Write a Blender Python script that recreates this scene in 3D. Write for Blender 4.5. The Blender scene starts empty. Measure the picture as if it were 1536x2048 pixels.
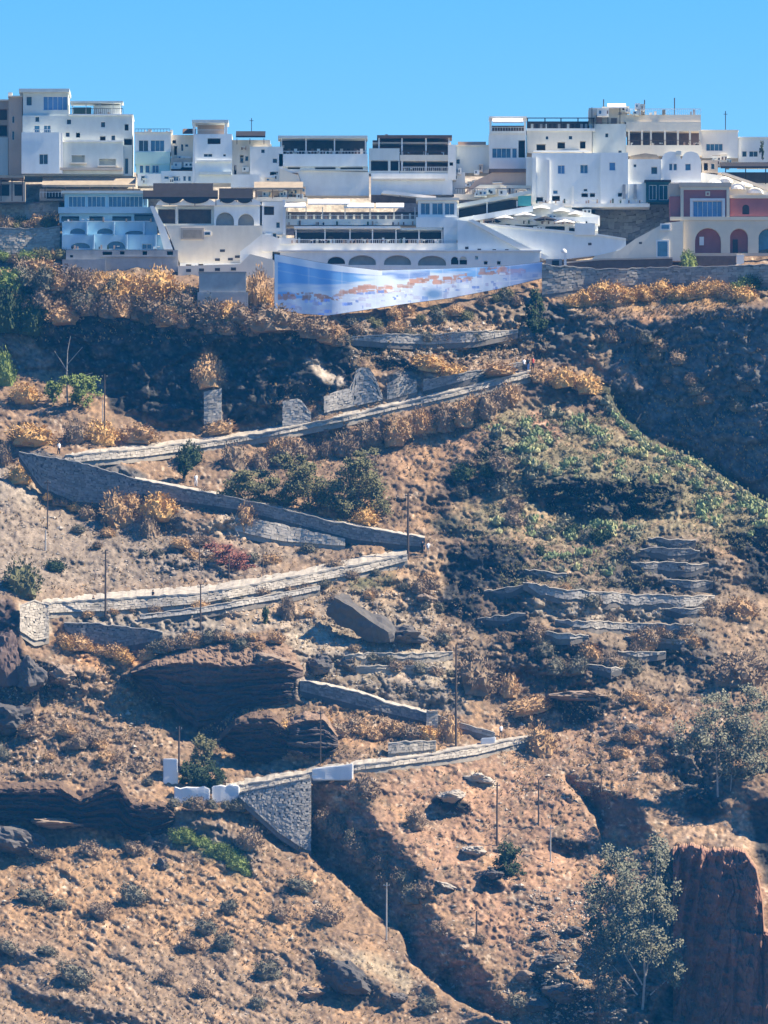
import bpy, bmesh, math, random
import numpy as np
from mathutils import Vector, noise as mnoise

# ------------------------------------------------------------------ camera, sky, sun, exposure
SC = bpy.context.scene
COL = SC.collection
F = 20800.0            # focal length in photograph pixels (a long telephoto, about 1.5 km away)
VH = 2548.0            # row of the true horizon, below the frame (rising front of the lens)
CZ = 30.0              # height of the eye above the sea: a ship's deck

cam_d = bpy.data.cameras.new('camera'); cam = bpy.data.objects.new('camera', cam_d); COL.objects.link(cam)
cam.location = (0, 0, CZ); cam.rotation_euler = (math.pi/2, 0, 0)
cam_d.sensor_fit = 'HORIZONTAL'; cam_d.sensor_width = 36.0; cam_d.lens = 36.0*F/1536
cam_d.shift_y = (VH-1024)/1536; cam_d.clip_start = 1.0; cam_d.clip_end = 60000
SC.camera = cam

SUN = Vector((0.65, -0.02, 0.75)).normalized()     # towards the sun
world = bpy.data.worlds.new('World'); SC.world = world; world.use_nodes = True
wt = world.node_tree; bg = wt.nodes['Background']
sky = wt.nodes.new('ShaderNodeTexSky'); sky.sky_type = 'NISHITA'; sky.sun_disc = False
sky.sun_elevation = math.asin(SUN.z); sky.sun_rotation = math.atan2(SUN.x, SUN.y)
sky.altitude = 0; sky.air_density = 1.0; sky.dust_density = 0.2; sky.ozone_density = 3.0
hs = wt.nodes.new('ShaderNodeHueSaturation'); hs.inputs['Saturation'].default_value = 1.76; hs.inputs['Hue'].default_value = .513
wt.links.new(sky.outputs[0], hs.inputs['Color']); wt.links.new(hs.outputs[0], bg.inputs[0]); bg.inputs[1].default_value = 0.079
sd = bpy.data.lights.new('sun', 'SUN'); sun = bpy.data.objects.new('sun', sd); COL.objects.link(sun)
sd.energy = 5.0; sd.angle = math.radians(0.5); sd.color = (1.0, 0.87, 0.68)
sun.location = (200, 1500, 600); sun.rotation_euler = SUN.to_track_quat('Z', 'Y').to_euler()
SC.view_settings.view_transform = 'Standard'; SC.view_settings.look = 'None'
SC.view_settings.exposure = 1.17; SC.view_settings.gamma = 1.0; SC.view_settings.use_curve_mapping = False
SC.cycles.max_bounces = 6; SC.cycles.diffuse_bounces = 3

# ------------------------------------------------------------------ helpers
RNG = np.random.default_rng(7)
random.seed(11)
def W3(u, v, Y):
    return Vector(((u-768)/F*Y, Y, CZ+(VH-v)/F*Y))
def lin(c):          # sRGB 0-255 -> linear
    return tuple((x/255/12.92 if x/255 <= .04045 else ((x/255+.055)/1.055)**2.4) for x in c)
def tag(o, label=None, cat=None, group=None, kind=None):
    if label: o['label'] = label
    if cat: o['category'] = cat
    if group: o['group'] = group
    if kind: o['kind'] = kind
    return o
def empty(name, loc, label=None, cat=None, group=None):
    o = bpy.data.objects.new(name, None); COL.objects.link(o); o.location = loc
    o.empty_display_size = .5
    return tag(o, label, cat, group)
def mesh_obj(name, verts, faces, mat, parent=None, smooth=False):
    me = bpy.data.meshes.new(name); me.from_pydata([tuple(p) for p in verts], [], faces); me.update()
    if smooth:
        me.polygons.foreach_set('use_smooth', [True]*len(me.polygons))
    o = bpy.data.objects.new(name, me); COL.objects.link(o)
    if mat: me.materials.append(mat)
    if parent: o.parent = parent
    return o

MATS = {}
def mat(name, col, rough=.85, noise=.0, nscale=1.0, bump=0.0, spec=.3, col2=None, metallic=0.0):
    """plain surface with procedural variation: col/col2 linear rgb, nscale in 1/m"""
    if name in MATS: return MATS[name]
    m = bpy.data.materials.new(name); m.use_nodes = True; t = m.node_tree; b = t.nodes['Principled BSDF']
    b.inputs['Roughness'].default_value = rough; b.inputs['Specular IOR Level'].default_value = spec
    b.inputs['Metallic'].default_value = metallic
    b.inputs['Base Color'].default_value = (*col, 1)
    tc = t.nodes.new('ShaderNodeTexCoord')
    if noise or col2:
        n = t.nodes.new('ShaderNodeTexNoise'); n.inputs['Scale'].default_value = nscale; n.inputs['Detail'].default_value = 6
        n.inputs['Roughness'].default_value = .65
        t.links.new(tc.outputs['Object'], n.inputs['Vector'])
        r = t.nodes.new('ShaderNodeValToRGB')
        c2 = col2 or tuple(x*(1-noise) for x in col)
        r.color_ramp.elements[0].position = .35; r.color_ramp.elements[0].color = (*c2, 1)
        r.color_ramp.elements[1].position = .65; r.color_ramp.elements[1].color = (*col, 1)
        t.links.new(n.outputs[0], r.inputs[0]); t.links.new(r.outputs[0], b.inputs['Base Color'])
        if 'white' in name or 'render' in name or 'concrete' in name:      # rain streaks and patched plaster
            mp = t.nodes.new('ShaderNodeMapping'); mp.inputs['Scale'].default_value = (1.1, 1.1, .3); n2 = t.nodes.new('ShaderNodeTexNoise'); n2.inputs['Scale'].default_value = 1.0; n2.inputs['Detail'].default_value = 5
            t.links.new(tc.outputs['Object'], mp.inputs[0]); t.links.new(mp.outputs[0], n2.inputs['Vector'])
            r2_ = t.nodes.new('ShaderNodeMapRange'); r2_.inputs[1].default_value = .3; r2_.inputs[2].default_value = .62; r2_.inputs[3].default_value = .93; r2_.inputs[4].default_value = 1.01
            v2 = t.nodes.new('ShaderNodeVectorMath'); v2.operation = 'SCALE'; t.links.new(n2.outputs[0], r2_.inputs[0]); t.links.new(r.outputs[0], v2.inputs[0]); t.links.new(r2_.outputs[0], v2.inputs['Scale']); t.links.new(v2.outputs[0], b.inputs['Base Color'])
        if bump:
            bp = t.nodes.new('ShaderNodeBump'); bp.inputs['Strength'].default_value = bump; bp.inputs['Distance'].default_value = .1
            t.links.new(n.outputs[0], bp.inputs['Height']); t.links.new(bp.outputs[0], b.inputs['Normal'])
    MATS[name] = m
    return m

# ------------------------------------------------------------------ the hillside: painted slopes integrated into one surface
GS = 4.0
GU = np.arange(-240, 1777, GS); GV = np.arange(340, 2301, GS)
UU, VV = np.meshgrid(GU, GV)                 # rows = v
def poly_mask(pts, soft=6.0, uu=UU, vv=VV):
    """soft inside mask of a polygon (signed distance)"""
    pts = np.array(pts, float); n = len(pts)
    d = np.full(uu.shape, 1e9); inside = np.zeros(uu.shape, bool)
    x0, y0 = pts.min(0)-4*soft; x1, y1 = pts.max(0)+4*soft
    box = (uu >= x0) & (uu <= x1) & (vv >= y0) & (vv <= y1)
    U = uu[box]; V = vv[box]; dd = np.full(U.shape, 1e9); ins = np.zeros(U.shape, bool)
    for i in range(n):
        a = pts[i]; b = pts[(i+1) % n]; e = b-a
        t = np.clip(((U-a[0])*e[0]+(V-a[1])*e[1])/max(e@e, 1e-9), 0, 1)
        dd = np.minimum(dd, np.hypot(U-a[0]-t*e[0], V-a[1]-t*e[1]))
        c = ((a[1] > V) != (b[1] > V)) & (U < (b[0]-a[0])*(V-a[1])/(b[1]-a[1]+1e-12)+a[0])
        ins ^= c
    out = np.zeros(uu.shape)
    sd_ = np.where(ins, dd, -dd)
    out[box] = 1/(1+np.exp(-np.clip(sd_/soft*2, -30, 30)))
    return out
def line_mask(pts, w, uu=UU, vv=VV):
    pts = np.array(pts, float); d = np.full(uu.shape, 1e9)
    for a, b in zip(pts[:-1], pts[1:]):
        e = b-a; t = np.clip(((uu-a[0])*e[0]+(vv-a[1])*e[1])/max(e@e, 1e-9), 0, 1)
        d = np.minimum(d, np.hypot(uu-a[0]-t*e[0], vv-a[1]-t*e[1]))
    return np.clip(1.5-d/w, 0, 1)
def vnoise(shape_u, shape_v, su, sv, seed, uu=None, vv=None):
    """smooth value noise with lattice spacing su, sv (photo pixels)"""
    r = np.random.default_rng(seed)
    u = (uu+400)/su; v = (vv)/sv
    L = r.random((int(v.max())+4, int(u.max())+4))*2-1
    iu = np.floor(u).astype(int); iv = np.floor(v).astype(int); fu = u-iu; fv = v-iv
    fu = fu*fu*(3-2*fu); fv = fv*fv*(3-2*fv)
    iu = np.clip(iu, 0, L.shape[1]-2); iv = np.clip(iv, 0, L.shape[0]-2)
    return (L[iv, iu]*(1-fu)*(1-fv)+L[iv, iu+1]*fu*(1-fv)+L[iv+1, iu]*(1-fu)*fv+L[iv+1, iu+1]*fu*fv)
def fbm(su, sv, octs, seed, uu, vv, gain=.5):
    a = 1.0; s = np.zeros(uu.shape)
    for k in range(octs):
        s += a*vnoise(0, 0, su/2**k, sv/2**k, seed+k*17, uu, vv); a *= gain
    return s
WARP_U = fbm(60, 60, 4, 900, UU, VV)*10; WARP_V = fbm(60, 60, 4, 950, UU, VV)*10
def PM(pts, soft=6.0, warp=1.0):
    return poly_mask(pts, soft, UU+WARP_U*warp, VV+WARP_V*warp)

Q = np.full(UU.shape, 1.25); P = np.zeros(UU.shape); ROUGH = np.full(UU.shape, 1.0)
CLIFF = np.zeros(UU.shape)
ALB = np.zeros(UU.shape+(3,)); ALB[:] = (.270, .180, .115)     # dry brown slope
def paint(pts, q=None, p=None, soft=6, col=None, rough=None, cliff=None, warp=1.0, a=1.0):
    m = PM(pts, soft, warp)*a
    if q is not None: Q[:] = Q*(1-m)+q*m
    if p is not None: P[:] = P*(1-m)+p*m
    if rough is not None: ROUGH[:] = ROUGH*(1-m)+rough*m
    if cliff is not None: CLIFF[:] = CLIFF*(1-m)+cliff*m
    if col is not None: ALB[:] = ALB*(1-m[..., None])+np.array(col)*m[..., None]
ROCK = (.048, .052, .056); ROCKB = (.125, .098, .082); RED = (.150, .080, .055); PALE = (.42, .36, .28)
ORG = (.44, .235, .095); GOLD = (.50, .30, .11); GREYS = (.260, .215, .175); GREEN = (.10, .13, .045); PINK = (.36, .21, .14)
RUB = (.20, .19, .18)
def ell(cx, cy, rx, ry, n=14, rot=0):
    return [(cx+rx*math.cos(t)*math.cos(rot)-ry*math.sin(t)*math.sin(rot), cy+rx*math.cos(t)*math.sin(rot)+ry*math.sin(t)*math.cos(rot)) for t in [k*2*math.pi/n for k in range(n)]]

# broad colour of the ground
paint([(-240, 1000), (60, 985), (240, 1030), (420, 1070), (700, 1100), (500, 1160), (80, 1195), (-240, 1200)], col=GREYS, soft=20)
paint([(-240, 1690), (120, 1700), (330, 1700), (520, 1760), (700, 1850), (600, 1900), (300, 1890), (0, 1840), (-240, 1850)], col=(.40, .245, .125), soft=25)
paint([(-240, 1880), (100, 1890), (400, 1900), (620, 1950), (640, 2300), (-240, 2300)], col=(.31, .225, .155), soft=25)
paint([(780, 1540), (1010, 1520), (1130, 1560), (1210, 1700), (1180, 1850), (1050, 1930), (900, 1830), (760, 1640)], col=(.40, .235, .145), soft=25)
paint([(1020, 1400), (1300, 1380), (1400, 1420), (1350, 1560), (1160, 1560), (1040, 1500)], col=(.38, .24, .155), soft=25)
paint([(950, 830), (1100, 800), (1230, 850), (1400, 960), (1560, 1030), (1540, 1080), (1400, 1070), (1280, 1100), (1000, 1080), (900, 1040), (930, 920)], col=(.235, .215, .130), soft=20, rough=1.5)
paint([(540, 870), (760, 830), (950, 800), (940, 900), (800, 960), (560, 960)], col=(.27, .18, .12), soft=15)
paint([(-240, 540), (120, 530), (330, 560), (560, 640), (720, 660), (720, 690), (500, 660), (300, 640), (100, 650), (-240, 600)], col=(.27, .17, .095), q=.8, soft=12, rough=2.0)
paint([(700, 640), (1050, 600), (1080, 700), (900, 730), (700, 700)], col=(.24, .19, .14), soft=12, rough=2.0)
paint([(-240, 350), (1776, 350), (1776, 470), (1090, 530), (560, 520), (-240, 520)], col=(.45, .43, .40), soft=12, rough=.5)
paint([(-240, 395), (125, 395), (130, 540), (-240, 540)], col=RUB, soft=8, rough=1.6)
paint([(1180, 410), (1345, 400), (1345, 455), (1260, 485), (1190, 470)], col=(.22, .19, .165), q=.35, soft=6, rough=2.0)

paint([(880, 1085), (1000, 1070), (1280, 1090), (1776, 1080), (1776, 1390), (1400, 1400), (1230, 1400), (1000, 1400), (900, 1290)], col=(.225, .175, .13), soft=25, rough=1.5)
paint([(600, 1170), (880, 1150), (880, 1290), (940, 1420), (700, 1400), (560, 1330)], col=(.27, .225, .175), soft=20, rough=1.3)
paint([(-240, 1330), (250, 1335), (330, 1440), (330, 1560), (-240, 1570)], col=(.31, .215, .145), soft=20, rough=1.4)
paint([(110, 1225), (400, 1208), (620, 1180), (660, 1215), (560, 1262), (330, 1290), (140, 1262)], col=(.255, .23, .20), soft=8, rough=1.7)
# ---- upper left cliff under the town
paint([(-240, 600), (60, 600), (100, 655), (130, 640), (200, 625), (250, 610), (335, 650), (440, 670), (520, 655), (620, 665), (720, 690), (715, 735), (690, 785), (640, 800), (565, 830), (540, 852), (440, 850), (380, 857), (330, 850), (215, 825), (200, 770), (120, 740), (60, 725), (-240, 690)],
      q=-.04, p=-.40, col=ROCK, rough=1.3, cliff=1)
paint([(-20, 655), (60, 670), (110, 720), (90, 745), (20, 700)], q=.5, p=.25, col=(.26, .24, .22))
paint([(-40, 575), (60, 580), (95, 630), (80, 670), (-40, 640)], col=(.075, .085, .05), q=.1, p=-.2)
paint([(385, 720), (420, 700), (455, 740), (450, 775), (400, 775)], q=1.1, p=.3, col=(.33, .21, .125))
paint([(408, 782), (442, 776), (446, 845), (408, 845)], q=.35, p=.4, col=(.24, .20, .17), warp=.3, soft=3)
paint([(600, 722), (640, 725), (690, 758), (670, 765), (620, 745)], q=.9, p=.5, col=(.40, .36, .32), soft=4)
paint([(650, 800), (665, 780), (705, 770), (710, 730), (745, 745), (765, 800), (720, 815), (650, 830)], q=.45, p=.35, col=(.30, .25, .205), soft=4, cliff=.6)
paint([(565, 800), (600, 795), (625, 825), (620, 850), (565, 850)], q=.45, p=.30, col=(.34, .25, .20), soft=3, cliff=.4)
paint([(770, 765), (800, 745), (835, 760), (840, 800), (775, 810)], q=.3, p=.05, col=(.22, .21, .20), soft=4, cliff=.6)
paint([(845, 755), (1060, 715), (1060, 745), (850, 790)], q=.15, p=-.2, col=(.15, .145, .145), soft=4, rough=.7)
paint([(740, 705), (830, 715), (850, 750), (760, 745)], q=.1, p=-.3, col=ROCK, soft=5)
paint([(820, 712), (880, 708), (930, 735), (925, 755), (860, 752)], col=ORG, q=1.4, soft=5)
paint([(940, 735), (1050, 722), (1050, 740), (950, 755)], col=(.42, .27, .15), q=1.3, soft=5)
# terraces right of the mural
paint([(700, 668), (1030, 655), (1040, 640), (1040, 690), (860, 700), (720, 685)], q=.35, p=-.05, col=(.27, .24, .2), soft=5)
paint([(770, 650), (1040, 648), (1040, 662), (770, 668)], q=1.8, col=(.42, .30, .20), soft=3)
paint([(1040, 600), (1130, 590), (1190, 640), (1190, 700), (1130, 730), (1050, 715)], q=.35, p=-.45, col=(.135, .13, .125), rough=1.5, soft=10)
# ---- right cliff
paint([(1190, 690), (1215, 645), (1260, 625), (1330, 640), (1440, 615), (1776, 600), (1776, 1080), (1560, 1010), (1450, 945), (1380, 905), (1290, 882), (1235, 830), (1200, 790), (1196, 740)],
      q=.04, p=-.68, col=(.135, .142, .150), rough=1.5, cliff=1)
paint([(1160, 690), (1210, 640), (1240, 690), (1215, 740), (1180, 730)], q=.75, p=.25, col=(.27, .21, .15), soft=6, rough=1.8)
paint([(1240, 710), (1270, 720), (1300, 775), (1280, 780), (1235, 740)], q=.6, p=.35, col=(.25, .2, .17), soft=5)
paint([(1130, 585), (1180, 575), (1270, 572), (1430, 560), (1450, 575), (1500, 595), (1440, 612), (1300, 610), (1180, 618), (1125, 612)], q=1.35, p=.1, col=GOLD, soft=5, rough=1.2)
paint([(1270, 620), (1340, 620), (1350, 640), (1290, 645)], q=1.1, p=.2, col=(.44, .27, .16), soft=5)
paint([(1440, 570), (1776, 540), (1776, 600), (1490, 590)], q=1.0, p=.0, col=(.10, .135, .05), soft=6, rough=1.8)
paint([(1100, 745), (1150, 725), (1200, 745), (1205, 775), (1150, 770)], q=1.3, p=.2, col=(.43, .28, .14), soft=5)
paint([(1060, 770), (1120, 760), (1190, 780), (1195, 830), (1130, 800), (1070, 800)], q=.25, p=-.4, col=ROCKB, soft=6)
paint([(1065, 830), (1110, 820), (1130, 870), (1110, 900), (1080, 880)], q=1.3, p=.1, col=PINK, soft=6)
# shaded hollows under the upper path
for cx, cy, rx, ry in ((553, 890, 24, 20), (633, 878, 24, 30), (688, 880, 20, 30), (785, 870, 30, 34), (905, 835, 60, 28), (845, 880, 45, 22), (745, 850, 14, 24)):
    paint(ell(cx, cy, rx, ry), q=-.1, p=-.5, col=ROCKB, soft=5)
for cx, cy in ((590, 880), (660, 885), (720, 860), (765, 850)):
    paint(ell(cx, cy, 9, 34), q=.9, p=.5, col=(.40, .25, .16), soft=5)
paint([(780, 900), (870, 880), (1000, 840), (1010, 860), (930, 920), (800, 960)], q=1.4, p=.2, col=(.42, .26, .155), soft=8)
paint([(900, 930), (960, 885), (1010, 900), (1020, 960), (960, 1010), (920, 1000), (880, 1040), (850, 1010)], q=.25, p=-.5, col=ROCKB, soft=8, rough=1.6)
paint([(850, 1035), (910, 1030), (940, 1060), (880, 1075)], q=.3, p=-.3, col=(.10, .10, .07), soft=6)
paint([(1040, 975), (1130, 945), (1180, 965), (1240, 945), (1370, 985), (1355, 1012), (1270, 1042), (1130, 1028), (1060, 1005)], q=.05, p=-.45, col=ROCK, soft=8, rough=2.0)  # shadow patches on the cactus hill, put into slope and dark colour
# ---- dark rock right of the second hairpin, terraces
paint([(885, 1095), (960, 1078), (1050, 1092), (1065, 1150), (1050, 1172), (965, 1180), (965, 1262), (905, 1225), (880, 1205)], q=.0, p=-.5, col=ROCK, soft=6, rough=1.5, cliff=.7)
paint([(955, 1200), (1060, 1175), (1080, 1215), (1040, 1260), (965, 1270)], q=.3, p=-.35, col=ROCKB, soft=6, rough=1.5)
paint([(820, 1120), (890, 1110), (880, 1200), (760, 1210), (760, 1170)], q=.9, p=.35, col=(.34, .25, .165), soft=6)
paint([(1270, 1080), (1400, 1085), (1450, 1130), (1440, 1185), (1270, 1188), (1200, 1170), (1230, 1110)], q=.25, p=-.35, col=(.14, .13, .125), soft=6, rough=1.4)
paint([(1060, 1202), (1345, 1202), (1345, 1240), (1180, 1240), (1060, 1225)], q=.3, p=.25, col=(.31, .28, .24), soft=4)
paint([(1440, 1060), (1536, 1050), (1776, 1060), (1776, 1180), (1530, 1195), (1480, 1180), (1490, 1130)], q=-.02, p=-.4, col=ROCK, soft=6, cliff=.6)
paint([(1280, 1255), (1400, 1240), (1440, 1300), (1420, 1350), (1290, 1340)], q=.4, p=-.35, col=(.15, .135, .12), soft=8, rough=1.8)
paint([(990, 1270), (1100, 1250), (1240, 1300), (1240, 1360), (1130, 1400), (1010, 1350)], q=.45, p=-.4, col=ROCKB, soft=8, rough=2.0)
paint([(925, 1300), (985, 1290), (1030, 1340), (1010, 1385), (950, 1370)], q=.5, p=-.3, col=(.21, .165, .13), soft=6, rough=1.8)
paint([(1110, 1405), (1160, 1395), (1220, 1402), (1205, 1432), (1160, 1450), (1115, 1435)], q=-.3, p=-.3, col=ROCK, soft=4)
paint([(1010, 1380), (1110, 1380), (1110, 1440), (1010, 1450)], q=.35, p=-.2, col=(.22, .17, .13), soft=6)
# ---- middle left
paint([(40, 905), (150, 910), (290, 950), (270, 990), (200, 1010), (90, 1005), (75, 960)], q=-.02, p=-.2, col=(.16, .155, .15), soft=4, rough=.8, cliff=.2)
paint([(-240, 930), (30, 930), (75, 975), (90, 1005), (40, 1010), (-240, 1000)], q=1.2, p=.2, col=(.29, .25, .21), soft=6)
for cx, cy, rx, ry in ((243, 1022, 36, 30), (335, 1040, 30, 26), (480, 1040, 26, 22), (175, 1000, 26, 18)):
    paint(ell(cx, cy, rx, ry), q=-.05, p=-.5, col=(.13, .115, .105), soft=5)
paint([(470, 1010), (700, 1055), (690, 1090), (480, 1075), (400, 1060)], q=.5, p=.35, col=(.42, .35, .27), soft=5, rough=1.8)
paint([(300, 1110), (430, 1100), (520, 1130), (420, 1160), (330, 1150)], col=(.22, .19, .17), soft=6, rough=1.8)
paint([(410, 1075), (450, 1085), (500, 1110), (500, 1140), (450, 1115)], col=(.30, .12, .10), soft=5)
paint([(130, 1250), (250, 1255), (330, 1265), (290, 1290), (160, 1285)], q=.0, p=-.15, col=(.19, .185, .18), soft=4, rough=.9)
paint([(35, 1205), (95, 1215), (110, 1270), (60, 1290), (40, 1260)], q=.5, p=.4, col=(.42, .38, .31), soft=4)
paint([(90, 1275), (150, 1270), (270, 1300), (290, 1330), (230, 1345), (120, 1325)], q=1.4, p=.15, col=ORG, soft=8, rough=1.3)
# ---- banded outcrop in the middle
paint([(285, 1310), (400, 1275), (520, 1270), (590, 1310), (600, 1345), (560, 1328), (420, 1332), (300, 1328)], q=.75, p=-.15, col=(.175, .125, .10), soft=6, rough=1.6)
paint([(270, 1352), (300, 1328), (420, 1334), (560, 1328), (592, 1350), (600, 1402), (540, 1412), (480, 1422), (440, 1482), (380, 1462), (320, 1412)], q=-.28, p=-.35, col=(.075, .072, .078), soft=2.5, rough=.45, cliff=.45, warp=.35)
paint([(595, 1340), (615, 1350), (605, 1405), (590, 1400)], q=.2, p=1.6, col=(.26, .215, .18), soft=2, cliff=.3, warp=.3)
paint([(440, 1482), (480, 1442), (540, 1428), (580, 1502), (540, 1532), (480, 1512)], q=-.2, p=-.5, col=(.085, .072, .07), soft=3, warp=.4, rough=.5)
paint([(580, 1430), (640, 1425), (670, 1470), (660, 1510), (590, 1510), (570, 1470)], q=.45, p=-.2, col=(.17, .15, .13), soft=5, cliff=.8)
paint([(520, 1440), (680, 1420), (860, 1470), (880, 1500), (700, 1500), (680, 1460)], q=1.5, p=.2, col=(.43, .25, .125), soft=8)
paint([(560, 1255), (660, 1255), (720, 1290), (720, 1315), (660, 1300), (600, 1300)], q=1.3, p=.3, col=PALE, soft=6)
paint([(690, 1300), (900, 1300), (920, 1360), (720, 1370)], q=.9, p=.1, col=(.33, .29, .23), soft=6, rough=1.5, cliff=.6)
paint([(600, 1300), (690, 1310), (720, 1350), (640, 1360)], q=.5, p=-.1, col=(.22, .2, .18), soft=6, rough=1.8)
paint([(790, 1350), (830, 1360), (826, 1374), (770, 1362)], q=1.8, col=(.55, .45, .36), soft=3)
paint([(700, 1370), (880, 1365), (930, 1430), (760, 1400)], q=.4, p=-.1, col=(.20, .18, .16), soft=6)
paint([(440, 1200), (660, 1170), (680, 1240), (450, 1260)], col=(.33, .26, .19), soft=8, rough=1.4)
paint([(700, 1150), (800, 1140), (790, 1170), (700, 1180)], col=(.17, .175, .09), soft=6)
# ---- left edge rocks
paint([(-240, 1195), (15, 1200), (38, 1230), (42, 1300), (60, 1330), (75, 1400), (60, 1465), (-240, 1470)], q=-.05, p=-.55, col=(.115, .09, .085), soft=4, rough=1.5, cliff=.8)
paint([(42, 1312), (95, 1320), (112, 1380), (60, 1400)], q=-.1, p=-.5, col=ROCK, soft=4)
paint([(90, 1330), (160, 1330), (150, 1390), (100, 1400)], q=.6, p=-.2, col=(.2, .17, .15), soft=6, rough=1.6)
paint([(-240, 1572), (120, 1572), (150, 1602), (238, 1560), (255, 1602), (345, 1612), (342, 1650), (312, 1702), (240, 1672), (200, 1660), (110, 1655), (-240, 1645)], q=.02, p=-.3, col=(.12, .11, .105), soft=5, rough=1.4, cliff=1)
paint([(-240, 1640), (60, 1640), (85, 1670), (40, 1700), (-240, 1720)], q=.4, p=-.2, col=(.16, .145, .13), soft=6, rough=1.8)
paint([(240, 1570), (270, 1600), (265, 1660), (245, 1660)], q=-.2, p=-.8, col=ROCK, soft=3)
paint([(340, 1640), (440, 1640), (520, 1710), (500, 1745), (420, 1700), (340, 1680)], q=.6, p=-.4, col=(.19, .16, .14), soft=8, rough=1.6)
paint([(335, 1665), (400, 1672), (450, 1700), (500, 1750), (480, 1762), (420, 1720), (350, 1690)], col=(.12, .17, .05), soft=6, q=1.2)
# ---- gully and its left-facing red bank
paint([(625, 1570), (705, 1572), (765, 1645), (805, 1745), (855, 1805), (905, 1885), (965, 1945), (1012, 2000), (1022, 2045), (960, 2015), (900, 1965), (790, 1875), (720, 1795), (650, 1725), (615, 1695)],
      q=.2, p=-1.7, col=(.34, .18, .12), soft=4, rough=1.2, warp=2.2)
paint([(640, 1640), (760, 1650), (860, 1760), (850, 1830), (760, 1800), (660, 1720)], p=-1.35, q=.3, col=(.22, .155, .12), soft=10, rough=1.4, a=.9)
paint([(1130, 1545), (1180, 1562), (1262, 1592), (1302, 1662), (1292, 1692), (1232, 1705), (1205, 1692), (1198, 1640)], q=.05, p=-1.7, col=(.22, .125, .09), soft=3, rough=.8)
paint([(1350, 1697), (1462, 1702), (1502, 1742), (1528, 1802), (1482, 1852), (1560, 1882), (1776, 1880), (1776, 2300), (1280, 2300), (1330, 1955), (1382, 1855), (1362, 1785)],
      q=-.20, p=-.95, col=(.25, .125, .09), soft=3, rough=.55, cliff=.0)
paint([(1480, 1715), (1510, 1720), (1536, 1790), (1520, 1840), (1495, 1790)], q=.2, p=.5, col=(.26, .15, .105), soft=4)
paint([(1470, 1860), (1540, 1850), (1560, 1880), (1500, 1880)], q=1.3, col=(.42, .27, .18), soft=4)
paint([(1350, 1640), (1500, 1600), (1520, 1700), (1450, 1695), (1350, 1690)], q=1.4, p=.2, col=(.42, .29, .19), soft=8)
paint([(1498, 1600), (1776, 1570), (1776, 1770), (1530, 1770)], q=.0, p=-.4, col=ROCK, soft=5)
paint([(1200, 2000), (1300, 1940), (1400, 2000), (1420, 2300), (1180, 2300)], q=.1, p=-.4, col=(.12, .115, .11), soft=12, rough=1.8)
paint([(1060, 1950), (1110, 1940), (1180, 1990), (1200, 2060), (1100, 2050)], q=.1, p=-.4, col=ROCK, soft=6, rough=1.6)
paint([(1330, 1480), (1440, 1470), (1470, 1560), (1430, 1600), (1380, 1610), (1350, 1560)], q=.3, p=-.35, col=(.15, .135, .125), soft=8, rough=2.0)
paint([(1370, 1590), (1430, 1580), (1450, 1620), (1410, 1650), (1375, 1630)], q=-.1, p=-.4, col=ROCK, soft=6)
# ---- hollows and slabs on the lower slopes
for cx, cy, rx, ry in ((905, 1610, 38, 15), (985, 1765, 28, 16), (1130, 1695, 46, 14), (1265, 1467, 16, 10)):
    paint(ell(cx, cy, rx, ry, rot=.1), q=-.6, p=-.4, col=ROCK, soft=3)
paint([(935, 1545), (985, 1552), (990, 1568), (940, 1560)], q=1.5, p=.3, col=(.62, .56, .45), soft=3)
paint([(620, 1905), (700, 1920), (750, 1960), (770, 2000), (720, 2010), (630, 1960)], q=-.1, p=-.4, col=(.12, .115, .11), soft=5, rough=1.2, cliff=.5)
paint([(640, 1890), (760, 1905), (830, 1960), (810, 1990), (760, 1960), (700, 1915)], q=1.1, p=.3, col=(.36, .30, .21), soft=6)
paint([(20, 1965), (140, 1990), (230, 2020), (285, 2048), (230, 2048), (120, 2015), (20, 1990)], q=.1, p=-.5, col=(.16, .14, .13), soft=5, rough=1.6)
paint([(-240, 1890), (30, 1900), (100, 1925), (60, 1930), (-240, 1915)], q=.2, p=-.4, col=(.15, .13, .12), soft=4)

paint([(470, 1592), (622, 1560), (618, 1690), (600, 1700), (545, 1660)], q=-.05, p=.40, col=(.28, .24, .2), soft=3, warp=.2)
# silhouettes: places where the ground falls away behind an edge (depth steps across a line)
P += 9.0*line_mask([(1218, 790), (1245, 835), (1300, 884), (1385, 912), (1450, 955), (1560, 1025), (1780, 1100)], 5)*.55
Q += 4.0*line_mask([(1218, 790), (1245, 835), (1300, 884), (1385, 912), (1450, 955), (1560, 1025), (1780, 1100)], 5)
GL = [(612, 1700), (648, 1728), (716, 1798), (786, 1878), (896, 1968), (956, 2018), (1020, 2060)]
gl_ = line_mask(GL, 4, UU+WARP_U*2.2, VV+WARP_V*2.2); P += 12.0*gl_; Q += 5.0*gl_
EL = [(1128, 1556), (1160, 1600), (1192, 1645), (1200, 1690)]
el_ = line_mask(EL, 4, UU+WARP_U*1.5, VV+WARP_V*1.5); P += 7.0*el_; Q += 3*el_
RL = [(1350, 1700), (1364, 1785), (1384, 1855), (1345, 1950), (1310, 2010), (1280, 2100)]
P += 13.0*line_mask(RL, 4)
P += 5.0*line_mask([(40, 1215), (46, 1300), (66, 1335), (80, 1400), (64, 1465)], 4)

MPX = 1500/F
Y_TOP, Y_BOT = 1570.0, 1432.0        # at v=540 and v=2048
def ybase(v): return Y_BOT+(2048-v)*(Y_TOP-Y_BOT)/(2048-540)
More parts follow.
